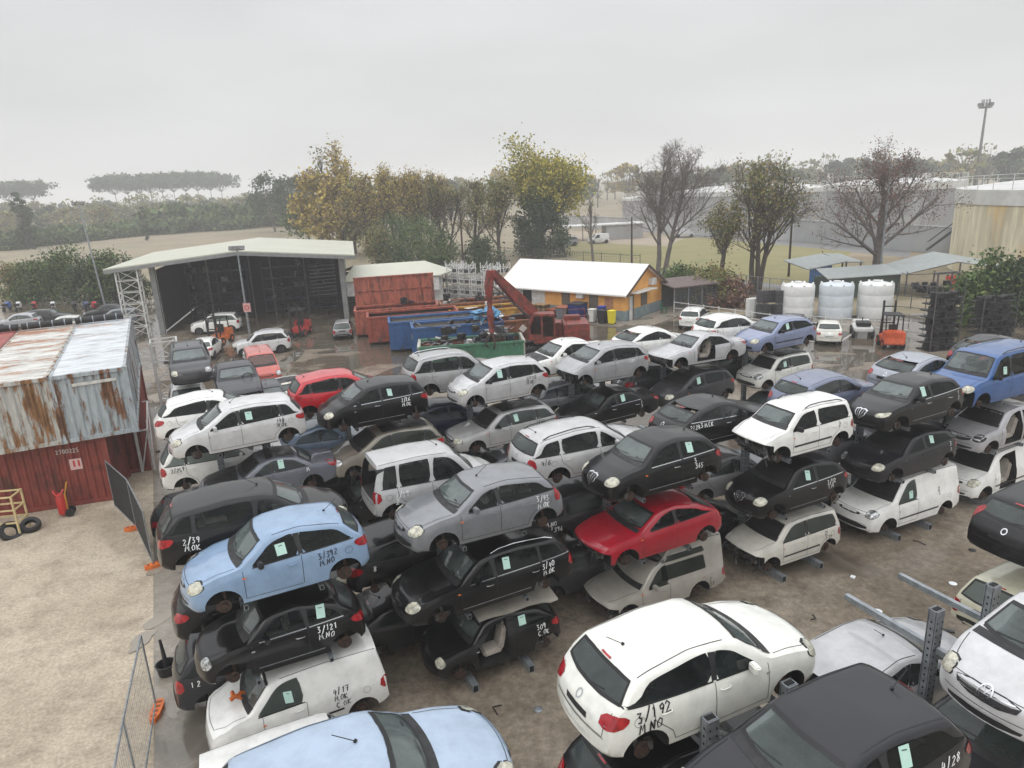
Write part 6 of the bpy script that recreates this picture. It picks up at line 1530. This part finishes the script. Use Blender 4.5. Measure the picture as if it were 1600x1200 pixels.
def branches(rnd, h, spread, levels, first=.3, counts=(8, 6, 5, 4), up=.35, ang=(.5, .95), trunk=.22, twig=.016, lean=(0, 0), ntrunk=1, tw=.45):
    mb = MB(); tips = []
    def grow(p, d, L, r, lv):
        segs = 4 if lv == 0 else 3 if lv < 3 else 2
        pts = [p]; dd = d.copy(); w = .10 if lv == 0 else .20
        for i in range(segs):
            dd = (dd+Vector((rnd.uniform(-w, w), rnd.uniform(-w, w), rnd.uniform(-w*.3, w)+ (up*.25 if lv else 0)))).normalized(); pts.append(pts[-1]+dd*L/segs)
        r1 = max(r*(.45 if lv < levels-1 else .6), twig*.7)
        mb.tube(pts, r, (8, 5, 4, 3, 3, 3)[min(lv, 5)], r2=r1, cap=False)
        if lv >= levels-1: tips.append((pts[-1], dd)); tips.append((pts[1], dd)); return
        n = counts[min(lv, len(counts)-1)]
        for k in range(n):
            t = (first if lv == 0 else .25)+(1-(first if lv == 0 else .25))*(k+rnd.random()*.8)/n
            i = min(int(t*segs), segs-1); q = pts[i].lerp(pts[i+1], t*segs-i)
            a = rnd.uniform(*ang)*(1.15-.45*t if lv == 0 else 1); az = rnd.uniform(0, 6.283) if lv else k*2.4+rnd.random()
            x = dd.orthogonal().normalized(); y = dd.cross(x)
            nd = (dd*math.cos(a)+(x*math.cos(az)+y*math.sin(az))*math.sin(a)+Vector((0, 0, up*.4))).normalized()
            l2 = L*rnd.uniform(.42, .62)*(spread if lv == 0 else 1)*(1.18-.72*t if lv == 0 else 1.05-.25*t)
            grow(q, nd, l2, max(r*(1-t*.6)*.52, twig), lv+1)
    for k in range(ntrunk):
        a = k*2*PI/max(1, ntrunk)+rnd.random(); off = Vector((math.cos(a), math.sin(a), 0))*(.35 if ntrunk > 1 else 0)
        grow(off, Vector((lean[0]+off.x*tw, lean[1]+off.y*tw, 1)).normalized(), h*.72*rnd.uniform(.88, 1.0), trunk*(1 if ntrunk == 1 else .75), 0)
    return mb, tips
def leaves(mb, rnd, pts, n, spr, size, flat=1.):
    for _ in range(n):
        p = rnd.choice(pts); c = Vector(p)+Vector((rnd.gauss(0, spr), rnd.gauss(0, spr), rnd.gauss(0, spr*flat)))
        s = size*rnd.uniform(.6, 1.3); a = Vector((rnd.gauss(0, 1), rnd.gauss(0, 1), rnd.gauss(0, 1))).normalized(); b = a.orthogonal().normalized()
        b = (Matrix.Rotation(rnd.uniform(0, 6.28), 3, a) @ b); c2 = a.cross(b)
        mb.add([c+b*s, c+c2*s*.55, c-b*s, c-c2*s*.55], [(0, 1, 2, 3)], rnd.choice((0, 0, 1, 1, 2)))
def tree(name, pos, h, label, seed, leafs=None, nleaf=3000, lsize=.16, spr=.5, rz=0., bark=BARK, group=None, cat='tree', lmin=0., **k):
    rnd = random.Random(seed); r = empty(name, pos, rz, label, cat, group); mb, tips = branches(rnd, h, k.pop('spread', 1.), k.pop('levels', 5), **k)
    mb.build('trunk', bark, r, smooth=R(60), recalc=False)
    if leafs:
        P = [t[0] for t in tips if t[0].z > lmin*h]; mb = MB(); leaves(mb, rnd, P, nleaf, spr, lsize); mb.build('crown', leafs, r, recalc=False)
    return r
tree('yellowing_tree', at(848, 405)+Vector((0, 6, 0)), 12.0, 'tall full tree with yellow green crown behind the white roofed ochre building', 5, L_YEL, 16000, .25, .60, levels=4, counts=(18, 8, 6), spread=2.3, trunk=.5, first=.28, ang=(.55, 1.15), up=.15)
_p = at(848, 405)+Vector((0, 3.5, 0))
r = empty('ivy_tree', _p, 0, 'dark green ivy covered lower tree under the yellow green crown', 'tree'); rnd = random.Random(2)
mb = MB(); mb.tube([(0, 0, 0), (.2, 0, 4), (0, .2, 9)], .35, 8, r2=.1); mb.build('trunk', BARK, r)
mb = MB(); cl = []
for k in range(46): a = rnd.uniform(0, 6.28); z = rnd.uniform(.6, 9.2); q = (3.9 if z < 5 else 3.9-(z-5)*.35)*rnd.uniform(.25, 1); cl.append((q*math.cos(a), q*math.sin(a), z))
leaves(mb, rnd, cl, 12000, .7, .22); mb.build('crown', L_DRK, r, recalc=False)
tree('bare_tree', at(1032, 437), 16.4, 'large bare tree with two leaning trunks right of the ochre building', 21, L_RED, 2600, .08, .30, levels=5, counts=(11, 8, 6, 6), ntrunk=2, trunk=.40, bark=BARKR, twig=.010, spread=1.15, first=.28, ang=(.55, 1.15), up=.16, lean=(.10, 0), tw=.15)
tree('leafy_tree', at(1185, 462)+Vector((0, 1, 0)), 14.2, 'multi trunked olive and brown tree behind the dark caged tanks', 32, L_OLV, 4000, .13, .36, levels=5, twig=.012, counts=(10, 7, 5, 4), ntrunk=3, trunk=.38, first=.30, spread=1.05, ang=(.5, 1.0), up=.22, lean=(.03, 0), lmin=.2)
tree('leafy_tree', at(1150, 462)+Vector((-1, 2, 0)), 9.5, 'smaller drooping olive tree left of the multi trunked one', 35, L_OLV, 2600, .13, .36, levels=5, counts=(8, 5, 4, 4), trunk=.30, first=.45, spread=1.0, ang=(.6, 1.2), lmin=.2)
tree('reddish_tree', at(1366, 455)+Vector((1.5, 3, 0)), 13.9, 'spreading tree with sparse reddish brown leaves behind the tall lamp post', 47, L_RED, 5200, .10, .32, levels=5, counts=(12, 7, 6, 5), trunk=.46, bark=BARKR, twig=.011, first=.22, spread=1.45, ang=(.55, 1.2), up=.2)
tree('bare_tree', at(927, 412), 11.5, 'thin bare tree between the yellow tree and the two trunk tree', 51, L_OLV, 250, .09, .3, levels=5, counts=(9, 5, 4, 3), trunk=.20, first=.3, spread=.6, bark=BARKG)
for k, (px, py, h, sd_, lf, nl, lab) in enumerate(((590, 402, 15.5, 61, L_AUT, 3200, 'brown green tree at the left of the autumn row'), (625, 402, 16.8, 62, L_AUT, 3800, 'rounded golden brown tree in the middle of the autumn row'), (665, 402, 16.0, 63, L_AUT, 3600, 'golden topped tree right in the autumn row'), (700, 402, 13.5, 64, L_OLV, 1500, 'thin olive tree with bare top at the end of the autumn row'), (742, 408, 15.0, 65, L_OLV, 1500, 'slender nearly bare tree left of the thick trunked one'), (782, 415, 15.5, 66, L_OLV, 2400, 'thick trunked half bare tree left of the yellow green crown'))):
    tree('autumn_tree', at(px, py), h*.98, lab, sd_, lf, int(nl*1.7), .17, .42, levels=5, counts=(11, 7, 5, 3), ntrunk=1 if k > 3 else 2, trunk=.30, twig=.022, first=.18, spread=1.05 if k < 4 else .8, ang=(.4, .9), up=.25, lmin=.12)
def column_tree(px, py, h, w, lab, sd_, lf, n=2600, z0=.1):
    rnd = random.Random(sd_); r = empty('poplar', at(px, py), 0, lab, 'tree'); mb = MB(); mb.tube([(0, 0, 0), (0, 0, h*.9)], .3, 6, r2=.05)
    P = []
    for k in range(80):
        t = rnd.uniform(z0, 1); a = rnd.uniform(0, 6.28); q = w*rnd.uniform(.2, 1)*math.sin(min(1, (1-t)*2.2+.12)*PI/2); tip = Vector((q*math.cos(a), q*math.sin(a), h*t)); mb.tube([(0, 0, h*t*.82), tip], .05, 3, r2=.02, cap=False); P.append(tip)
    mb.build('trunk', BARKG, r, recalc=False); mb = MB(); leaves(mb, rnd, P, n, .55, .27, 1.5); mb.build('crown', lf, r, recalc=False)
column_tree(541, 396, 19.4, 1.7, 'tall narrow golden poplar, highest of the left group', 71, L_AUT, 2600)
column_tree(556, 396, 15.8, 2.0, 'shorter golden poplar right of the highest one', 72, L_AUT, 2200)
column_tree(517, 396, 18.6, 2.3, 'sparse grey brown poplar left of the highest one', 73, L_OLV, 900)
for k, (px, py, h, w, lf, lab, n) in enumerate(((505, 398, 14, 4.2, L_AUT, 'broad golden bush tree below the poplars', 3200), (540, 398, 13, 4.2, L_AUT, 'broad yellow green tree in front of the poplars', 3200), (575, 398, 13, 3.4, L_OLV, 'olive tree right of the poplars', 2400), (430, 362, 16, 6.5, L_DRK, 'dark rounded tree left of the poplars', 3000), (465, 366, 14.5, 6, L_DRK, 'second dark rounded tree closer to the poplars', 2600), (485, 385, 9, 4.0, L_GRN, 'low green tree at the end of the dry field', 1800))):
    rnd = random.Random(80+k); r = empty('broad_tree', at(px, py), 0, lab, 'tree'); mb, tips = branches(rnd, h, .8, 3, counts=(8, 5), trunk=.35); mb.build('trunk', BARKG, r, recalc=False)
    P = []
    for j in range(60): a = rnd.uniform(0, 6.28); b2 = rnd.uniform(-.6, 1); q = w*math.sqrt(max(0, 1-b2*b2*.9))*rnd.uniform(.55, 1); P.append(Vector((q*math.cos(a), q*math.sin(a), h*.55+b2*h*.42)))
    mb = MB(); leaves(mb, rnd, P, n, .8, .42); mb.build('crown', lf, r, recalc=False)
def shrub(pos, w, h, lab, sd_, lf, n=2500, ls=.15, name='shrub', group=None):
    rnd = random.Random(sd_); r = empty(name, pos, 0, lab, 'shrub', group); mb = MB(); P = []
    for k in range(34):
        a = rnd.uniform(0, 6.28); z = rnd.uniform(.08, 1); q = w/2*rnd.uniform(.2, 1)*math.sqrt(max(.06, 1-(z*.95)**2.2)); P.append(Vector((q*math.cos(a), q*math.sin(a), z*h*.93)))
        mb.tube([(0, 0, 0), P[-1]*.55+Vector((0, 0, .1)), P[-1]], .05, 4, r2=.015, cap=False)
    mb.build('stem', BARK, r, recalc=False); mb = MB(); leaves(mb, rnd, P, n, .38*w/4, ls); mb.build('foliage', lf, r, recalc=False)
for k, (px, py, w, h, lf, lab) in enumerate(((18, 474, 4.5, 4.6, L_OLV, 'thin yellowish shrub at the left edge behind the motorbikes'), (42, 474, 5, 4.8, L_GRN, 'round green shrub second from the left edge'), (74, 472, 5.5, 5.0, L_GRN, 'dark green shrub left of the brightest one'), (105, 472, 6.5, 6.2, L_GRN, 'brightest and tallest green shrub behind the motorbikes'), (140, 474, 5.0, 4.9, L_DRK, 'dark shrub behind the leaning floodlight pole'), (170, 474, 5.5, 5.6, L_GRN, 'green shrub right of the leaning floodlight pole'), (203, 474, 4.5, 5.0, L_DRK, 'dark shrub under the left edge of the hangar roof'),
    (590, 418, 6, 5.5, L_OLV, 'yellow green shrub behind the hangar corner'), (618, 416, 8, 7.0, L_GRN, 'wide green shrub behind the annex shed'), (655, 417, 8, 7.0, L_GRN, 'broad green shrub above the red raised lid'), (685, 420, 6, 5.0, L_GRN, 'green shrub behind the white stillages'), (752, 428, 6, 4.2, L_DRK, 'low dark shrub under the half bare trees'),
    (1075, 468, 5.0, 2.6, L_GRN, 'low green shrub behind the ochre gable'), (1125, 478, 6, 2.6, L_OLV, 'reddish olive scrub beside the pen'), (1150, 484, 4, 2.0, L_RED, 'rust coloured scrub near the electrical cabinet'),
    (1535, 512, 4.2, 3.4, L_GRN, 'green shrub left of the tall one at the right edge'), (1570, 512, 4.8, 5.0, L_GRN, 'tall green shrub at the right edge with pale top'), (1605, 512, 5.0, 4.4, L_DRK, 'dark shrub cut by the right edge'))):
    shrub(at(px, py)+Vector((0, 1.5, 0)), w, h, lab, 100+k, lf, 3800 if w > 4.6 else 2400, .17)
# far hazy belt: a few shapes copied many times
protos = []
def proto(nm, w, h, lf, sd_, n=500, ls=.9, z0=.25, flat=False):
    rnd = random.Random(sd_); r = empty(nm, (0, 0, -50)); mb = MB(); P = []
    mb.tube([(0, 0, 0), (.2, 0, h*.6)], .35, 5, r2=.15, cap=False)
    for k in range(26):
        a = rnd.uniform(0, 6.28)
        if flat: q = w*math.sqrt(rnd.random()); z = h*rnd.uniform(.80, .97)-q*q/w/w*h*.08
        else: b2 = rnd.uniform(-1, 1); q = w*math.sqrt(1-b2*b2)*rnd.uniform(.5, 1); z = h*(z0+(1-z0)*(b2+1)/2)*.97
        P.append(Vector((q*math.cos(a), q*math.sin(a), z))); mb.tube([(0, 0, h*(.3 if not flat else .55)), P[-1]], .10, 3, r2=.04, cap=False)
    mb.build('trunk', BARKG, r, recalc=False)
    if n: mb = MB(); leaves(mb, rnd, P, n, w*.16, ls, .6); mb.build('crown', lf, r, recalc=False)
    return r
PR = [proto('far_tree', 5.0, 13, L_OLV, 201, 520), proto('far_tree', 6.0, 11, L_DRK, 202, 620), proto('far_tree', 4.5, 15, L_AUT, 203, 450), proto('far_tree', 5.5, 12, L_OLV, 204, 330), proto('far_pine', 11, 24, L_DRK, 205, 1300, 1.1, flat=True), proto('far_cypress', 1.5, 13, L_DRK, 206, 500, .7, .05), proto('far_bush', 4.5, 5.0, L_GRN, 207, 600, .7, .05), proto('far_bare_tree', 5.5, 15, L_OLV, 208, 60)]
used = [False]*len(PR)
def far(i, x, y, s, lab, grp, cat='tree', sz=1.):
    o = PR[i] if not used[i] else copytree(PR[i]); used[i] = True
    o.location = (x, y, -.1); o.scale = (s, s, s*sz); o.rotation_euler.z = (x*7.3+y*3.1) % 6.28; tag(o, lab, cat, grp)
rf = random.Random(77)
def polar(px, d):
    q = _f*F+_rr*(px-800)+_uu*320; k = d/math.hypot(q.x, q.y); return q.x*k, q.y*k
LAB = {0: 'hazy olive tree in the distant belt', 1: 'hazy dark tree in the distant belt', 2: 'hazy golden tree in the distant belt', 3: 'hazy reddish tree in the distant belt', 7: 'hazy bare tree in the distant belt'}
for px in range(-40, 500, 9):
    for d in (rf.uniform(290, 340), rf.uniform(400, 520)):
        i = rf.choice((0, 1, 1, 3, 3, 7, 7, 0)); x, y = polar(px+rf.uniform(-6, 6), d); far(i, x, y, rf.uniform(.5, .85)*(1 if d < 350 else 1.15), LAB[i], 'trees of the distant belt')
for px in range(560, 1000, 14):
    i = rf.choice((0, 3, 7, 7, 1, 2)); x, y = polar(px+rf.uniform(-6, 6), rf.uniform(260, 380)); far(i, x, y, rf.uniform(.75, 1.1), LAB[i], 'trees of the distant belt')
for px in range(990, 1640, 13):
    i = rf.choice((1, 0, 7, 3, 1)); x, y = polar(px+rf.uniform(-6, 6), rf.uniform(300, 420)); far(i, x, y, rf.uniform(.85, 1.2), LAB[i], 'trees of the distant belt')
for px in (175, 195, 213, 232, 250, 268, 287, 306, 326, 343, 5, 25, 45): x, y = polar(px, 520+rf.uniform(-12, 12)); far(4, x, y, 1.02 if 165 < px < 330 else .95, 'flat topped umbrella pine standing tall in the distant belt', 'umbrella pines on the horizon')
for px, s in ((18, 1.1), (28, .95), (212, .7)): x, y = polar(px, 225); far(5, x, y, s, 'dark pointed cypress behind the long hedge', 'cypresses behind the hedge')
for px in list(range(-20, 420, 8)): x, y = polar(px, 232+px*.14+rf.uniform(-5, 5)); far(6, x, y, rf.uniform(.7, .95)*(1.1 if px < 260 else .9), 'green bush in the long hedge beyond the dry field', 'bushes of the long hedge', 'bush')
for px in range(230, 470, 17): x, y = polar(px, 265+rf.uniform(-10, 10)); far(6, x, y, rf.uniform(1.2, 1.9), 'taller bush in the garden behind the long hedge', 'garden bushes behind the hedge', 'bush')
for px in range(1010, 1090, 15): x, y = polar(px, 240); far(6, x, y, 1, 'bush by the pale field edge in front of the grey wall', 'bushes at the field edge', 'bush')
# pale sheds far away
for k, (px, d, w, h, lab) in enumerate(((313, 300, 3, 7, 'small white tower among the garden bushes'), (258, 270, 5, 3, 'low white building left of the white tower'), (340, 290, 8, 3.4, 'low white house right of the white tower'))):
    x, y = polar(px, d); r = empty('far_building', (x, y, 0), 0, lab, 'building'); mb = MB(); mb.box((0, 0, h/2), (w, 5, h)); mb.build('wall', WHITEM, r); mb = MB(); mb.prism([(-w/2-.2, h), (w/2+.2, h), (0, h+1.2)], -2.6, 2.6); mb.build('roof', GROOF, r)
# ================================================================== tank farm
BUND = pbr('grey_bund_wall', (.34, .345, .35), .8, col2=(.28, .285, .29), vscale=.3)
BUND2 = pbr('light_bund_wall', (.43, .435, .435), .8, col2=(.36, .365, .37), vscale=.3)
def wall(p, q, h, t, label, mat, cap=True):
    p = Vector((p[0], p[1], 0)); q = Vector((q[0], q[1], 0)); r = empty('bund_wall', p, math.atan2(q.y-p.y, q.x-p.x), label, 'wall'); L = (q-p).length
    mb = MB(); mb.box((L/2, 0, h/2), (L, t, h)); mb.build('wall_panel', mat, r)
    if cap: mb = MB(); mb.box((L/2, 0, h+.08), (L+.1, t+.15, .16)); mb.build('coping', BUND, r)
    mb = MB(); 
    for i in range(1, int(L/6)): mb.box((i*6, -t/2-.004, h/2), (.05, .008, h))
    mb.build('joint', pbr('joint_dark', (.12, .12, .12), .8), r)
    return r
w1_ = wall((33, 143), (47, 117), 3.3, .4, 'long grey wall below the first grey storage tank', BUND2)
w2_ = wall((47, 117), (57, 91), 3.3, .4, 'grey wall lettered TK2 in front of the tanks', BUND)
w3_ = wall((57, 91), (78, 73), 3.1, .4, 'grey wall running to the right edge below the yellow tank', BUND)
wall((8, 190), (33, 143), 2.6, .4, 'pale long wall beyond the pale field, far centre', BUND2)
mb = MB(); d1 = (Vector((57, 91, 0))-Vector((47, 117, 0))).normalized(); n1 = Vector((d1.y, -d1.x, 0))
if n1.y > 0: n1 = -n1
o0 = Vector((47, 117, 0))+d1*11.5+n1*.23
for pl in strokes('TK2', 1.05, random.Random(1), 0):
    V, Fc = ribbon(pl, .16); mb.add([o0+d1*a+Vector((0, 0, 1.55+b)) for a, b in V], Fc)
o = mb.build('painted_letters', pbr('dark_letter', (.08, .08, .085), .7), recalc=False); underparent(o, w2_)
T_GRY = pbr('grey_tank_shell', (.35, .355, .355), .6, col2=(.29, .29, .295), vscale=.25, stretch=(1, 1, .2))
T_RIM = pbr('white_tank_rim', (.62, .62, .60), .6, var=.2, vscale=.5)
T_YEL = rusty('stained_cream_tank', (.74, .68, .50), (.74, .52, .22), .44, .64, (1, 1, .12), .35, rough=.7)
def tank(px, d, rad, h, label, m, rim=1.2):
    x, y = polar(px, d); r = empty('oil_tank', (x, y, 0), 0, label, 'oil tank', 'large oil storage tanks')
    mb = MB(); mb.lathe([(rad, 0), (rad, h-rim)], n=96); mb.build('shell', m, r, smooth=R(30))
    mb = MB(); mb.lathe([(rad+.12, h-rim+.02), (rad+.12, h), (rad-.3, h+.02), (rad*.6, h+rad*.045), (.2, h+rad*.065)], n=96); mb.build('roof', T_RIM, r, smooth=R(30))
    mb = MB(); n = 36
    for k in range(n):
        a = k*2*PI/n; a2 = (k+1)*2*PI/n; p = Vector((rad*math.cos(a), rad*math.sin(a), h)); q = Vector((rad*math.cos(a2), rad*math.sin(a2), h)); mb.bar(p, p+Vector((0, 0, 1.1)), .06); mb.bar(p+Vector((0, 0, 1.1)), q+Vector((0, 0, 1.1)), .05)
    mb.build('handrail', T_RIM, r)
    mb = MB(); mb.box((-rad*.45, -rad*.6, h+1.0), (1.8, 1.6, 1.5)); mb.cyl((rad*.1, -rad*.7, h), (rad*.1, -rad*.7, h+1.3), .6, 12); mb.build('roof_fitting', T_RIM, r)
    return r, x, y
tank(1172, 172, 16.5, 7.3, 'wide grey storage tank with white rim behind the two trunk tree', T_GRY, .9)
tank(1398, 140, 10.5, 8.4, 'grey storage tank with white rim behind the reddish tree', T_GRY, 1.1)
tank(1020, 200, 8, 5.5, 'far small grey tank left of the wide grey one', T_GRY, .7)
ty, tx_, ty_ = tank(1712, 96, 12.0, 8.6, 'cream yellow stained storage tank at the right edge with spiral stair', T_YEL, 1.5)
# spiral stair along the yellow shell
for k in range(26):
    a = R(222)+k*R(2.6); z = 2.4+k*.185; mb = MB(); c0 = Vector((12.35*math.cos(a), 12.35*math.sin(a), z)); mb.box(c0, (.75, .75, .06), rz=a); mb.bar(c0+Vector((.3*math.cos(a), .3*math.sin(a), 0)), c0+Vector((.3*math.cos(a), .3*math.sin(a), 1.0)), .04); mb.build('stair_step', RUST if k % 3 else T_RIM, ty)
for zz in (.1, 1.0):
    mb = MB(); mb.tube([(12.65*math.cos(R(222)+k*R(2.6)), 12.65*math.sin(R(222)+k*R(2.6)), 2.4+k*.185+zz) for k in range(26)], .05, 5); mb.build('stair_rail', T_RIM, ty)
sx_ = empty('steel_stairway', at(1470, 402)+Vector((3.5, -1.5, 0)), R(-40), 'dark steel stairs and platform crossing the grey wall by the yellow tank', 'stairs')
DST = pbr('dark_green_steel', (.04, .055, .055), .6)
mb = MB(); mb.box((0, 0, 4.3), (3.4, 1.6, .12)); mb.build('platform', DST, sx_)
for x in (-1.6, 1.6):
    for y in (-.75, .75): mb = MB(); mb.bar((x, y, 0), (x, y, 5.4), .12); mb.build('post', DST, sx_)
for s_ in (-1, 1):
    mb = MB()
    for y in (-.7, .7): mb.bar((s_*1.6, y, 4.3), (s_*5.4, y, .8), .14, .25); mb.bar((s_*1.6, y, 5.3), (s_*5.4, y, 1.8), .07)
    for k in range(12): t = k/11; mb.box((s_*(1.6+3.8*t), 0, 4.3-3.5*t), (.3, 1.4, .04))
    mb.build('stair_flight', DST, sx_)
mb = MB()
for y in (-.75, .75): mb.bar((-1.6, y, 5.4), (1.6, y, 5.4), .07); mb.bar((-1.6, y, 4.9), (1.6, y, 4.9), .05)
mb.build('handrail', DST, sx_)
# pipe bridge and far mast
pb = empty('pipe_bridge', (*polar(1268, 170), 0), R(-8), 'grey lattice pipe bridge between the two grey tanks', 'pipe bridge')
for z in (6.0, 7.2): mb = MB(); mb.bar((-7, 0, z), (7, 0, z), .18); mb.build('beam', T_GRY, pb)
mb = MB()
for k in range(14): mb.bar((-7+k, 0, 6), (-6+k, 0, 7.2) if k % 2 else (-7+k, 0, 7.2), .08)
mb.build('brace', T_GRY, pb)
for x in (-6.5, 0, 6.5): mb = MB(); mb.bar((x, 0, 0), (x, 0, 6), .25); mb.build('post', T_GRY, pb)
tw = empty('floodlight_mast', (*polar(1525, 300), 0), 0, 'tall distant mast with ring of lights against the sky', 'mast')
mb = MB(); mb.tube([(0, 0, 0), (.3, 0, 29)], .55, 12, r2=.32); mb.build('pole', STEEL, tw, smooth=R(40))
mb = MB(); mb.lathe([(1.6, 27.4), (2.1, 27.6), (2.1, 27.9), (1.6, 28.0)], n=20); mb.build('ring_platform', STEEL, tw)
for k in range(9): a = k*.7; mb = MB(); mb.box((2.0*math.cos(a), 2.0*math.sin(a), 28.6), (.7, .5, 1.0), rz=a); mb.bar((1.2*math.cos(a), 1.2*math.sin(a), 28), (1.2*math.cos(a), 1.2*math.sin(a), 30.2), .15); mb.build('light_head', STEEL, tw)
fs = empty('field_shed', at(972, 372), R(5), 'low long shed with flat pale roof by the road beyond the lawn', 'shed')
mb = MB(); mb.box((0, 0, 1.3), (7, 4, 2.6)); mb.build('wall', T_GRY, fs); mb = MB(); mb.box((-4, 0, 2.75), (16, 4.6, .2)); mb.build('roof', T_RIM, fs)
for x in (-11, -8, -5.5): mb = MB(); mb.bar((x, -2, 0), (x, -2, 2.7), .12); mb.build('post', STEEL, fs)
onground('suv', (.3, .3, .33), 885, 377, .8, R(190), 'dark off roader parked far away by the road beyond the lawn', group='cars by the far road')
onground('van', (.65, .65, .65), 935, 373, .8, R(190), 'pale van parked far away beside the low long shed', van=True, doors=2, group='cars by the far road')
onground('van', (.5, .5, .52), 1068, 364, .8, R(5), 'silver van parked far away by the long grey wall', van=True, doors=2, group='cars by the far road')
onground('hatch', (.02, .02, .02), 1335, 440, .8, R(10), 'black car sheltered under the grey canopy beyond the green cabin')
# ------------------------------------------------------------------ haze
hz = bpy.data.materials.new('haze_air'); hz.use_nodes = True; t = hz.node_tree; t.nodes.clear()
o_ = N(t, 'ShaderNodeOutputMaterial'); v_ = N(t, 'ShaderNodeVolumePrincipled'); v_.inputs['Color'].default_value = (.97, .98, 1, 1); v_.inputs['Density'].default_value = .0010; v_.inputs['Anisotropy'].default_value = .1
t.links.new(v_.outputs[0], o_.inputs['Volume'])
mb = MB(); mb.box((0, 950, 15.5), (3300, 2600, 35)); o = mb.build('haze', hz); tag(o, kind='stuff')
# nudge exposure is set at the top

# loose bits lying on the ground
rd = random.Random(31)
for k in range(46):
    if k < 30: p = G(rd.uniform(0, 27), rd.uniform(8.9, 13.2))
    else: p = G(rd.uniform(-3, 12), rd.uniform(30, 50))
    mb = MB(); q = rd.random()
    if q < .4: mb.box((0, 0, .03), (rd.uniform(.08, .3), rd.uniform(.05, .15), .04), M=Matrix.Rotation(rd.uniform(-.3, .3), 3, 'X'))
    elif q < .7: mb.tube([(0, 0, .02), (rd.uniform(.1, .25), rd.uniform(-.1, .1), .04), (rd.uniform(.2, .4), rd.uniform(-.2, .2), .02)], .015, 5)
    else: mb.lathe([(.09, 0), (.11, .02), (.05, .035)], n=12)
    o = mb.build('loose_scrap', (PLAS, RUB, GALV, PLAS, INKW)[k % 5]); o.location = p; o.rotation_euler.z = rd.uniform(0, 6); tag(o, 'small scrap of plastic or metal lying on the wet ground', 'scrap', 'small scraps littering the yard')
